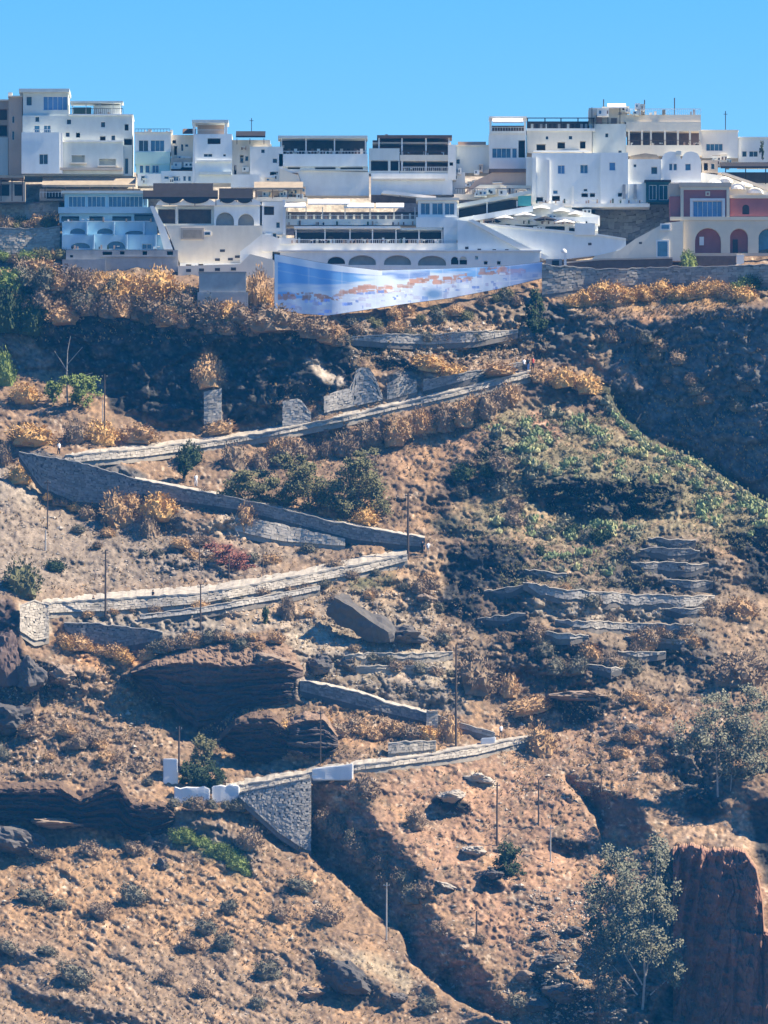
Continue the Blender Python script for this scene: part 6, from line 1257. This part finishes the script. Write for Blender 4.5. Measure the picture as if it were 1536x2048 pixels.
b.canopy('roof', 1440, 323, 1580, 338, M_DARKW, 5, 2, drop=3); b.box('interior', 1446, 341, 1580, 368, M_INT, 1, 2.5); b.posts([1450, 1490, 1530], 341, 372, M_DARKW, 2, -2.8); b.box('parapet', 1425, 366, 1580, 382, M_CREAM, 3, .2)
b = Building('house', 'bright lime washed roofs stepping down beside the black pavilion', 'building', 1440, 392, 1580)
b.poly('roof', [(1402, 345), (1450, 352), (1536, 384), (1580, 392), (1580, 402), (1402, 392)], M_WALL, 5, 0); b.wall(1404, 320, 1436, 345, M_SAND, [('o', 1408, 325, 1416, 340, M_INTB), ('w', 1422, 326, 1430, 338)], depth=4, dy=.5)
for i, (u, v) in enumerate(((1430, 372), (1475, 380), (1510, 388), (1450, 366), (1490, 374))): b.dome('dome', u, v, 34, 13, M_WALL, dy=-.5+.3*i)
b.poly('stair_parapet', [(1440, 348), (1448, 346), (1536, 376), (1536, 382)], M_CREAM, .6, -1.2)
# --- pink villa
b = Building('villa', 'brick red and cream villa with an arcade at the right', 'building', 1450, 515, 1571)
b.wall(1366, 380, 1458, 440, M_RED, [('w', 1386, 402, 1444, 434, M_SKYGL)], depth=7); b.wall(1340, 392, 1365.8, 442, M_RED, [], depth=6, dy=.4, name='side_wall'); b.box('attic', 1338, 366, 1364, 391.8, M_SAND, 6, .5)
b.box('cornice', 1358, 366, 1462, 374, M_SAND, 7.6, -.5); b.box('frieze', 1364, 374.1, 1459, 380, M_VCREAM, 7.2, -.3)
for u in (1361, 1453): b.box('pilaster', u, 374.2, u+6, 441, M_VCREAM, .5, -.35)
for q in ((1380, 397, 1450, 401.8), (1380, 402, 1385.6, 440), (1444.4, 402, 1450, 440)): b.box('window_surround', *q, M_TRIM, .3, -.25)
b.box('emblem', 1411, 383, 1420, 392, M_VCREAM, .2, -.2); b.box('emblem', 1413.5, 385.5, 1417.5, 390, M_RED, .1, -.26)
b.wall(1460, 396, 1600, 432, M_RED, [('r', 1485, 408, 1499, 428, M_INT), ('r', 1545, 408, 1560, 428, M_INT)], depth=6, dy=.6, name='wing'); b.box('cornice', 1459, 390, 1600, 395.8, M_VCREAM, 6.5, .3)
b.box('string_course', 1340, 434, 1600, 441, M_VCREAM, 6, -.4)
b.wall(1360, 441.2, 1600, 520, M_VCREAM, [('a', 1390, 456, 1442, 508, M_RED), ('a', 1460, 457, 1496, 508, M_RED), ('a', 1517, 457, 1556, 508, M_BLUEGL)], depth=6, dy=-.2, name='arcade')
b.box('lantern', 1399, 473, 1408, 490, M_TRIM, .2, .4); b.box('door_leaf', 1466, 478, 1476, 508, M_INT, .1, .8)
b = Building('house', 'sloping cream flank of the villa with two framed windows', 'building', 1300, 520, 1570)
b.poly('wall', [(1180, 522), (1366, 522), (1366, 442), (1330, 446), (1270, 478), (1240, 500), (1190, 512)], M_CREAM, 5, 0)
for q in ((1320, 447, 1341, 461), (1312, 480, 1338, 516)):
    w = b.box('window_frame', *q, M_TRIM, .15, -.15); b.box('pane', q[0]+3, q[1]+3, q[2]-3, q[3]-3, M_BLUEGL, .05, -.19, w)
b.box('vent', 1278, 484, 1284, 488, M_INT, .1, -.05)
b = Building('boundary_wall', 'long low brown boundary wall running in front of the pink villa', 'wall', 1230, 538, 1567.5)
b.poly('wall', [(1130, 540), (1345, 534), (1345, 518), (1200, 521), (1130, 527)], M_BROWNW, .8, 0); b.poly('coping', [(1128, 527), (1200, 520.5), (1345, 517.5), (1345, 514.5), (1200, 517.5), (1128, 524)], M_SAND, 1.1, -.15)
b = Building('boundary_wall', 'red brown planter wall under the villa arcade', 'wall', 1430, 535, 1568)
b.box('wall', 1385, 512, 1472, 536, M_BROWNW, 1, 0); b.box('balustrade', 1385, 506, 1560, 511.8, M_SAND, .6, .1); b.box('gate_post', 1473, 510, 1488, 532, M_WALL, .9, -.2)
stone_wall('retaining_wall', 'long blue grey stone wall below the pink villa', 'wall', [(1084, 530), (1200, 541), (1350, 536), (1480, 533), (1580, 530)], [(1084, 590), (1130, 584), (1200, 574), (1350, 566), (1480, 566), (1580, 566)], M_STONE_G, M_COPE_G, batter=.02, sw=.8, sh=.4)
b = Building('gate_pier', 'dark stone gate pier with a white lamp at the left end of the boundary wall', 'pier', 1112, 545, 1567)
b.box('pier', 1092, 518, 1124, 548, M_CONC, 1.6, 0); b.box('gate', 1104, 521, 1118, 548, M_DARKW, .1, -.1); b.box('post', 1128, 505, 1133, 545, M_TRIM, .4, -.2); b.dome('lamp', 1128, 505, 12, 8, M_TRIM, .2)
# --- apartments in blue glass
b = Building('apartments', 'stepped pale blue apartment house with glazed top floor', 'building', 220, 500, 1571)
b.furnish(130, 300, 443, 10, 24, .2); b.furnish(130, 320, 500, 12, 25, -1.5)
b.wall(128, 384, 294, 414, M_PALEBL, [('w', 136, 389, 170, 411, M_BLUEGL), ('w', 174, 389, 210, 411, M_BLUEGL), ('w', 216, 389, 285, 411, M_BLUEGL)], depth=5, dy=2.4, name='glazed_storey'); b.box('roof_slab', 122, 379, 300, 383.8, M_GREYW, 6, 1.6)
b.box('balcony_front', 116, 413, 304, 425, M_PALEBL, 1.5, .9); b.wall(118, 425.2, 310, 443, M_PALEBL, [('o', 122, 430, 158, 441, M_BLUEGL), ('o', 178, 430, 206, 441, M_BLUEGL), ('o', 224, 430, 262, 441, M_BLUEGL), ('o', 268, 426, 306, 441, M_BLUEGL)], depth=5, dy=1.6, name='storey')
M_PBL = mat('light_blue_render', (.42, .62, .74), noise=.08, nscale=.4)
b.wall(124, 443.2, 314, 470, M_PBL, [('r', 140, 456, 170, 467, M_BLUEGL), ('r', 194, 456, 226, 467, M_BLUEGL), ('r', 250, 461, 290, 468, M_BLUEGL)], depth=5, dy=.5, name='storey'); b.wall(124, 470.2, 328, 500, M_PBL, [('r', 142, 486, 180, 497, M_BLUEGL), ('r', 214, 483, 250, 498, M_BLUEGL), ('w', 284, 488, 304, 499, M_BLUEGL)], depth=5, dy=-.4, name='storey')
for u in (172, 226, 286): b.box('dividing_wall', u, 444, u+3.5, 470, M_PBL, 1.4, -.8)
for u in (186, 252, 310): b.box('dividing_wall', u, 471, u+3.5, 499.8, M_PBL, 1.4, -1.7)
b.poly('side_stair', [(300, 413), (308, 413), (330, 455), (346, 500), (328, 500), (316, 455)], M_WALL, 2, -.9); b.box('railing_bar', 128, 441.5, 300, 443, M_TRIM, .1, .3)
b = Building('block_wall', 'grey concrete wall with small square openings under the blue apartments', 'wall', 240, 545, 1568.5)
b.wall(132, 500.2, 356, 560, M_CONC, [('o', 205, 503, 224, 510, M_INT), ('o', 240, 502, 249, 509, M_INT), ('o', 285, 502, 294, 510, M_INT), ('o', 334, 502, 346, 510, M_INT), ('o', 140, 510, 146, 515, M_INT)], depth=4); b.box('ledge', 200, 512, 352, 514.5, M_CONC, .4, -.2); b.box('buttress', 125, 520, 212, 560, M_CONC, 1, -.9)
# --- cream scalloped house
b = Building('house', 'cream house with a scalloped parapet and two round arches', 'building', 430, 520, 1571)
b.wall(310, 411, 428, 452, M_GREYW, [('o', 316, 416, 350, 446, M_INTB), ('o', 356, 416, 422, 446, M_INTB)], depth=5, dy=1.0, name='loggia'); b.wall(428.2, 404, 524, 462, M_WALLB, [('a', 432, 424, 468, 457, M_CONC), ('a', 476, 427, 508, 459, M_CONC)], depth=5, name='arch_front')
b.posts([353], 411, 447, M_TRIM, 3, .4, .3)
sc = [(312, 411)]
for i in range(9):
    u = 316+i*22.5; sc += [(u+22.5*t, 404.5-5.5*math.sin(math.pi*t)) for t in (0, .17, .33, .5, .67, .83)]
sc += [(520, 404), (524, 411)]
b.poly('scalloped_parapet', sc[::-1], M_WALL, .5, -.5)
b.poly('front_base', [(330, 452), (524, 452), (524, 528), (360, 528), (346, 490)], M_CREAM, 5, -.8); w = b.box('window_frame', 362, 457, 408, 480, M_SAND, .2, -1.0); b.box('pane', 366, 461, 404, 477, M_TANC, .05, -1.04, w); w = b.box('window_frame', 408.5, 464, 422, 472, M_TRIM, .2, -1.0); b.box('pane', 410, 466, 420, 471, M_GLASS, .05, -1.04, w)
b.wall(360, 528.2, 480, 548, M_WALLB, [('o', 372, 530, 383, 535, M_INT), ('o', 397, 529, 407, 536, M_INT)], depth=4, dy=-1.2, name='base_wall')
for u, v in ((430, 518), (456, 517), (470, 512), (500, 511), (440, 500)): b.box('drain_hole', u, v, u+10, v+5, M_INT, .1, -.85)
b.poly('stepped_flank', [(480, 548), (545, 552), (545, 500), (524, 470), (500, 490), (480, 505)], M_WALL, 3, -1.3)
b = Building('awning', 'wide dark brown canopy roof over the scalloped house', 'awning', 360, 402, 1571.5)
b.canopy('canopy', 306, 366, 426, 382, M_DARKW, .8, 1.2); b.canopy('canopy', 286, 382, 436, 396, M_DARKW, .6, 0, drop=3)
for i, (u0, u1) in enumerate(((320, 366), (366, 420))): b.vault('scallop', u0, u1, 409, 396, M_DARKW, .1, -1.4)
b.posts([290, 340, 390, 432], 395, 412, M_METAL, 1.5, -1)
b = Building('awning', 'smaller dark canopy above the two round arches', 'awning', 472, 404, 1571.3)
b.canopy('canopy', 438, 377, 506, 398, M_DARKW, .8, .6, drop=3); b.posts([441, 473, 503], 398, 405, M_METAL, 1.4, -.9)
for u0, u1 in ((440, 470), (474, 504)): b.vault('scallop', u0, u1, 408, 398, M_DARKW, .1, -1.1)
b = Building('pergola', 'tan roofed pergola between the scalloped house and the white restaurant', 'pergola', 560, 402, 1573)
b.jumble(506, 382, 615, 406, 9, 8); b.furnish(508, 604, 396, 10, 9, .5)
b.canopy('canopy', 508, 362, 606, 378, M_TANC, 3, 2, drop=2); b.box('inner_wall', 510, 378, 604, 396, M_SAND, 1, 2.5); b.posts([512, 545, 575, 602], 380, 398, M_BROWNW, 1.6, -.8); b.box('parapet', 506, 395, 615, 404, M_CREAM, 3, -.5)
b = Building('boundary_wall', 'stepped cream wall between the scalloped house and the concrete wall', 'wall', 450, 550, 1566.2)
b.poly('wall', [(356, 556), (548, 556), (548, 520), (500, 508), (480, 528), (420, 530), (356, 532)], M_CREAM, 4, 0)
for u, v in ((372, 538), (398, 537), (430, 536), (462, 535)): b.box('drain_hole', u, v, u+10, v+6, M_INT, .1, -.05)
b = Building('concrete_wall', 'plain grey concrete wall left of the mural', 'wall', 445, 610, min(ground_Y(u, 612) for u in (400, 430, 460, 490))-.6)
b.box('wall', 398, 546, 492, 600, M_CONC, 5, 0); b.box('wall_foot', 395, 585, 496, 615, M_CONC, 5.5, -.5); b.box('coping', 397, 543.5, 493, 545.8, M_COPE_G, 5.2, -.1)
# --- white restaurant complex in the middle
b = Building('restaurant', 'white terraced restaurant with a long dark dining front above the mural', 'building', 720, 500, 1571)
b.jumble(524, 446, 570, 500, 7, 10); b.furnish(562, 1005, 488, 40, 11, -1.6); b.furnish(575, 830, 448, 24, 12, 1.3)
b.wall(520, 404, 572, 505, M_WALL, [('o', 528, 412, 548, 430, M_INTB), ('w', 552, 444, 560, 456), ('w', 528, 466, 536, 476), ('w', 545, 466, 553, 476)], depth=5, name='side_block'); b.posts([568], 400, 470, M_TRIM, 5, -.6, .5)
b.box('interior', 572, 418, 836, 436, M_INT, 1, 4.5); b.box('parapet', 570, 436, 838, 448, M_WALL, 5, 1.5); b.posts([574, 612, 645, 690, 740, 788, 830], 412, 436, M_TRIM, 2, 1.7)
for i, u in enumerate(range(578, 830, 8)): b.box('chair_back', u, 424+(i*7) % 5, u+4, 436, [M_WALL, M_INTB, M_GREYW, M_DARKW][(i*5) % 4], .3, 2.2)
b.railing(572, 836, 428, 436, M_TRIM, 1.4, 4)
b.box('roof_slab', 588, 453, 801, 457.5, M_WALL, 5, -.6); b.box('roof_slab', 801, 456, 884, 460, M_GREYW, 4, -.4); b.box('dining_room', 588, 460.5, 886, 486, M_INT, 1, 3.4); b.posts([592, 650, 700, 745, 792, 838, 884], 458, 488, M_TRIM, 2.4, 0, .25)
for i, u in enumerate(range(596, 880, 7)): b.box('table_setting', u, 474+(i*5) % 6, u+4.5, 488, [M_GREYW, M_INTB, M_WALLB, M_DARKW, M_TANC][(i*3) % 5], .4, 1+(i % 3)*.5)
b.vault('arched_door', 650, 672, 468, 488, M_BROWNW, .2, 2.8)
b.wall(836, 402, 914, 434, M_WALLB, [('w', 841, 406, 860, 430, M_BLUEGL), ('w', 864, 406, 886, 430, M_BLUEGL), ('w', 889, 406, 909, 430, M_BLUEGL)], depth=5, dy=-.3, name='glazed_room'); b.box('roof', 832, 396, 918, 401.8, M_CREAM, 6, -.7); b.box('front_panel', 832, 434.2, 915, 455.5, M_WALLB, 5, -.5); b.box('corner_front', 887, 455.7, 916, 502, M_WALLB, 5, -.5)
b.box('terrace_front', 556, 488, 1012, 503, M_WALL, 4, -1.2); b.railing(560, 1010, 480, 487.8, M_TRIM, -1.1, 4)
for q, (u0, u1, v) in enumerate(((568, 612, 408), (616, 700, 402), (688, 748, 409), (752, 808, 409))): b.canopy('awning', u0, v-4, u1, v+7, M_CANV, 2.4, 1.6, drop=1.5)
b.box('side_stair', 525, 478, 590, 490, M_WALL, 3, -1.4); b.poly('stair_flank', [(524, 505), (560, 505), (560, 480), (540, 472), (524, 470)], M_WALL, 2, -1.5)
b = Building('awning', 'slanting white canvas roof above the white restaurant', 'awning', 820, 402, 1575)
b.poly('canvas', [(762, 388), (768, 382), (872, 394), (872, 399)], M_CANV, 3, -1); b.box('interior', 742, 388, 870, 403, M_INTB, 1, 1.5); b.posts([764, 800, 840, 868], 390, 403, M_BROWNW, 1.3, -.5)
# arched base under the white restaurant
b = Building('arched_wall', 'long white base wall with shallow blind arches above the mural', 'wall', 800, 530, 1568.5)
b.wall(560, 503.5, 1080, 548, M_WALL, [('a', 655, 513, 690, 528, M_INT), ('a', 697, 510, 752, 530, M_CONC), ('a', 768, 510, 822, 530, M_CONC), ('a', 836, 511, 892, 531, M_CONC), ('a', 902, 513, 917, 529, M_INT), ('a', 919, 513, 934, 529, M_INT), ('o', 950, 512, 956, 519, M_INT), ('o', 968, 522, 975, 529, M_INT), ('o', 994, 522, 1001, 529, M_INT)], depth=3)
b.box('coping', 556, 500.5, 1082, 503.3, M_TRIM, 3.4, -.25)
# white ramps to the right
b = Building('stair_ramp', 'broad white sloping terrace wall right of the white restaurant', 'ramp', 1080, 520, 1569.5)
b.poly('wall', [(915, 520), (1100, 522), (1040, 500), (985, 470), (940, 444), (915, 440)], M_WALLB, 3, -.4); b.poly('parapet', [(936, 442), (946, 440), (1050, 492), (1110, 520), (1096, 523), (1040, 501)], M_WALL, .6, -.9)
b.poly('sloping_wall', [(950, 446), (1190, 468), (1252, 478), (1252, 502), (1180, 512), (1110, 520), (1040, 490)], M_WALLB, 3, .6); b.poly('coping', [(950, 444), (1190, 466), (1252, 476), (1252, 479), (1190, 470), (950, 448)], M_WALL, 3.3, .4)
for u, v in ((930, 494), (955, 498), (985, 499), (1010, 499), (1176, 486)): b.box('vent', u, v, u+7, v+5, M_INT, .1, -.45)
b.box('chimney', 1150, 446, 1190, 470, M_WALL, 2, .2)
# terraces between the ramp and the big white house
b = Building('restaurant', 'grey roofed open terrace restaurant left of the large blue white house', 'building', 990, 440, 1574)
b.jumble(925, 384, 1060, 396, 8, 6); b.furnish(915, 1060, 436, 14, 7, -.2)
b.poly('roof', [(908, 418), (1062, 388), (1062, 381), (908, 410)], M_GREYW, 4, -.6); b.poly('interior', [(912, 440), (1060, 415), (1060, 389), (912, 418)], M_INT, 1, 2.5); b.posts([916, 974, 1034], 402, 440, M_TRIM, 2.4, -.3, .25); b.box('turquoise_door', 1036, 392, 1062, 412, M_TURQ, .3, -.4)
b.poly('parapet', [(912, 448), (1066, 424), (1066, 412), (912, 438)], M_WALLB, 2, -.8); b.box('terrace_floor', 908, 385, 1050, 396, M_CREAM, 2, 2.2); b.clutter(925, 1060, 386, 12, 44, 12, [M_DARKW, M_GREYW, M_TANC, M_WALL]); b.railing(910, 1060, 374, 384, M_METAL, 2.0, 5)
b = Building('house', 'sand walled house with brown roof edge under the hotel left wing', 'building', 1015, 385, 1578)
b.jumble(925, 362, 1062, 394, 16, 4)
b.poly('wall', [(930, 385), (1062, 378), (1062, 344), (984, 345), (950, 362)], M_TANW, 4, 0); b.box('roof_edge', 978, 338, 1052, 345, M_BROWNW, 4, -.4); b.box('white_pier', 1052, 315, 1064, 385, M_WALL, 3, -.5); b.poly('pale_base', [(925, 392), (1062, 388), (1062, 372), (960, 370)], M_CREAM, 2, -.6)
# parasols on the terraces
def parasol(u, v, w, h, label, m, Y):
    k = Y/F; root = empty('parasol', W3(u, v, Y), label, 'parasol', 'parasols on the terraces below the large white house'); V, Fc = [], []; add_tube(V, Fc, [(0, 0, 0), (0, 0, h*k)], .04, 6); mesh_obj('pole', V, Fc, M_TRIM, root)
    V, Fc = [], []; r0 = w*k/2; V += [(r0*math.cos(q*math.pi/4), r0*math.sin(q*math.pi/4), h*k*.72-(.12 if q % 2 else 0)) for q in range(8)]+[(0, 0, h*k)]
    Fc += [(q, (q+1) % 8, 8) for q in range(8)]; mesh_obj('canopy', V, Fc, m, root)
for i, (u, v, w) in enumerate(((1010, 444, 44), (1050, 438, 46), (1090, 446, 48), (1130, 452, 44), (1165, 458, 38), (1035, 424, 34), (1082, 424, 38), (1122, 430, 36), (985, 450, 36), (1150, 436, 30))):
    parasol(u, v+10, w, 24, ['white', 'pale canvas', 'dark'][i % 3]+' parasol on the terrace, '+['leftmost but one in the front row', 'second white one of the front row', 'in the middle of the front row', 'right of the middle in the front row', 'rightmost in the front row', 'leftmost of the back row', 'middle of the back row', 'right of the middle in the back row', 'nearest the corner of the white restaurant', 'beside the rubble slope in the back row'][i], [M_CANV, M_WALLB, M_DARKW][i % 3], 1572.5+(0 if i in (0, 1, 2, 3, 4, 8) else 2))
b = Building('terrace', 'white stepped terrace with dark low openings under the parasols', 'terrace', 1080, 460, 1574)
b.furnish(965, 1190, 448, 26, 16, -.5); b.jumble(1060, 412, 1200, 470, 9, 17)
b.wall(960, 434, 1196, 470, M_WALLB, [('o', 985, 448, 1020, 456, M_INT), ('o', 1030, 450, 1075, 459, M_INT), ('o', 1090, 452, 1130, 461, M_INT), ('o', 1138, 455, 1160, 463, M_INT)], depth=4); b.poly('step', [(1000, 436), (1200, 450), (1200, 430), (1090, 404), (1040, 416)], M_WALL, 3, 1.0); b.box('terrace_edge', 1064, 405, 1300, 412, M_WALL, 4, 1.5)
stone_wall('terrace_wall', 'dark rubble slope wall below the large blue white house', 'wall', [(1190, 413), (1260, 411), (1342, 408)], [(1190, 478), (1262, 482), (1342, 446)], M_STONE_G, None, batter=.25, sw=.9, sh=.55, smooth=1)

# --- the printed mural banner
def banner():
    top = [(549, 508), (640, 526), (765, 540), (768, 529), (900, 536), (1012, 533), (1085, 524)]; bot = [(556, 618), (600, 627), (655, 631), (800, 609), (900, 596), (1000, 577), (1085, 556)]
    top = [(549, 508), (640, 525), (700, 534), (760, 541), (830, 539), (900, 537), (1012, 532), (1085, 524)]
    nu, nv = 440, 96; us = np.linspace(549, 1085, nu); vt = np.interp(us, *zip(*top)); vb = np.interp(us, *zip(*bot)); Y0 = 1562.0
    s_ = np.linspace(0, 1, nv)[:, None]; vv = vt[None]*(1-s_)+vb[None]*s_; uu = np.repeat(us[None], nv, 0)
    Yg = np.array([min(ground_Y(u, v) for v in np.linspace(a, b_+4, 6))-.6 for u, a, b_ in zip(us, vt, vb)]); Pd = np.pad(Yg, 50, 'edge'); Yg = np.array([Pd[i:i+101].min() for i in range(nu)]); Pd = np.pad(Yg, 50, 'edge'); Yg = np.convolve(Pd, np.ones(101)/101, 'valid'); Yb = np.minimum(Yg, 1567.6)[None]+.02*np.sin(uu*.13+s_*2)*np.sin(s_*6); X = (uu-768)/F*Yb; Z = CZ+(VH-vv)/F*Yb
    n_a = fbm(60, 14, 4, 501, uu, vv); n_b = fbm(26, 9, 4, 540, uu, vv); n_c = np.sign(vnoise(0, 0, 9, 5, 570, uu, vv))*.5+.5
    sky_ = np.array((.20, .47, .86)); deep = np.array((.06, .20, .58)); cl = np.array((.80, .88, .94)); hill = np.array((.55, .30, .22)); house = np.array((.64, .74, .88)); hs2 = np.array((.16, .28, .66))
    C = np.zeros(uu.shape+(3,)); C[:] = sky_; n_a2 = fbm(150, 22, 4, 590, uu, vv)
    def mx_(w, col): C[:] = C*(1-np.clip(w, 0, 1)[..., None])+col*np.clip(w, 0, 1)[..., None]
    mx_(np.clip(n_a2*1.5-.05, 0, .8), cl); mx_(np.clip(1-np.abs(vv-(520+(uu-549)*.11+n_a*8))/10, 0, 1)*.8*(uu < 860), deep)
    mx_(np.clip((vv-(528+n_a*5))/-6, 0, 1)*0.6*(uu < 760), cl)
    rr = random.Random(31); hb = lambda u: 594-min(max((u-640)/380, 0), 1)*54
    hl = 594-np.clip((uu-640)/380, 0, 1)*54; mx_(np.clip((vv-hl-3+n_b*3)/2, 0, 1), house)
    for _ in range(150):
        u = rr.uniform(552, 1050); h = rr.uniform(3, 8); w = rr.uniform(5, 18); v = hb(u)+rr.uniform(-7, 6)+4*math.sin(u*.05); mx_(((np.abs(uu-u) < w/2+n_b*2) & (np.abs(vv-v) < h/2))*rr.uniform(.6, 1), hill*rr.uniform(.75, 1.2))
    for _ in range(330):
        u = rr.uniform(552, 1085); v = hb(u)+5+rr.random()**1.3*42; w = rr.uniform(3, 15); h = rr.uniform(2.5, 8); mx_(((np.abs(uu-u) < w/2) & (np.abs(vv-v) < h/2))*rr.uniform(.5, .95), rr.choice([house, house*.95, cl, hs2*(1 if u > 690 else 1.6), np.array((.45, .47, .66)), np.array((.60, .66, .86))]))
    mx_(np.exp(-((uu-868)/22)**2-((vv-588)/12)**2)*1.2, np.array((.13, .27, .50))); mx_(np.clip((uu-1000)/30, 0, .7), np.array((.16, .26, .55)))
    mx_(((np.mod(uu-549, 67) < 2.6)*.22), cl); mx_((np.mod(vv-vt[None], 30) < 2.2)*.22, cl)
    mx_((uu < 556)*.9, cl); mx_((s_ < .13)*(uu < 765)*.85, cl)
    m = bpy.data.materials.new('printed_canvas'); m.use_nodes = True; t = m.node_tree; bs = t.nodes['Principled BSDF']; bs.inputs['Roughness'].default_value = .6
    a = t.nodes.new('ShaderNodeAttribute'); a.attribute_name = 'ground_colour'; nz_ = t.nodes.new('ShaderNodeTexNoise'); nz_.inputs['Scale'].default_value = 3
    mr = t.nodes.new('ShaderNodeMapRange'); mr.inputs[3].default_value = .88; mr.inputs[4].default_value = 1.08; sc_ = t.nodes.new('ShaderNodeVectorMath'); sc_.operation = 'SCALE'
    t.links.new(nz_.outputs[0], mr.inputs[0]); t.links.new(a.outputs['Color'], sc_.inputs[0]); t.links.new(mr.outputs[0], sc_.inputs['Scale']); t.links.new(sc_.outputs[0], bs.inputs['Base Color'])
    root = empty('mural_banner', W3(820, 620, Y0), 'huge printed banner of a blue sky and white hillside town hung below the restaurants', 'banner')
    o = grid_object('printed_sheet', X, Yb, Z, C, m); o.parent = root; o.matrix_parent_inverse = root.matrix_world.inverted(); o.location = -root.location
    V, Fc = [], []
    for i in range(0, nu, 36): p0 = Vector((X[0, i], Yb[0, i]+.12, Z[0, i])); p1 = Vector((X[-1, i], Yb[-1, i]+.12, Z[-1, i]-.4)); add_tube(V, Fc, [p0-root.location, p1-root.location], .05, 4)
    for r_ in (0, nv-1): add_tube(V, Fc, [Vector((X[r_, i], Yb[r_, i]+.1, Z[r_, i]))-root.location for i in range(0, nu, 24)]+[Vector((X[r_, -1], Yb[r_, -1]+.1, Z[r_, -1]))-root.location], .06, 4)
    mesh_obj('scaffold_frame', V, Fc, M_METAL, root)
banner()

hz = bmesh.new(); bmesh.ops.create_cube(hz, size=1.0)
hme = bpy.data.meshes.new('haze'); hz.to_mesh(hme); hz.free()
haze = bpy.data.objects.new('haze', hme); COL.objects.link(haze)
haze.scale = (700, 1800, 245); haze.location = (0, 850, -4+122.5); tag(haze, kind='stuff')
hm = bpy.data.materials.new('haze_air'); hm.use_nodes = True; ht = hm.node_tree
for n in list(ht.nodes):
    if n.type != 'OUTPUT_MATERIAL': ht.nodes.remove(n)
hv = ht.nodes.new('ShaderNodeVolumePrincipled'); hv.inputs['Color'].default_value = (.03, .40, 1.0, 1); hv.inputs['Density'].default_value = 5.2e-5
ht.links.new(hv.outputs[0], [n for n in ht.nodes if n.type == 'OUTPUT_MATERIAL'][0].inputs['Volume']); hme.materials.append(hm)
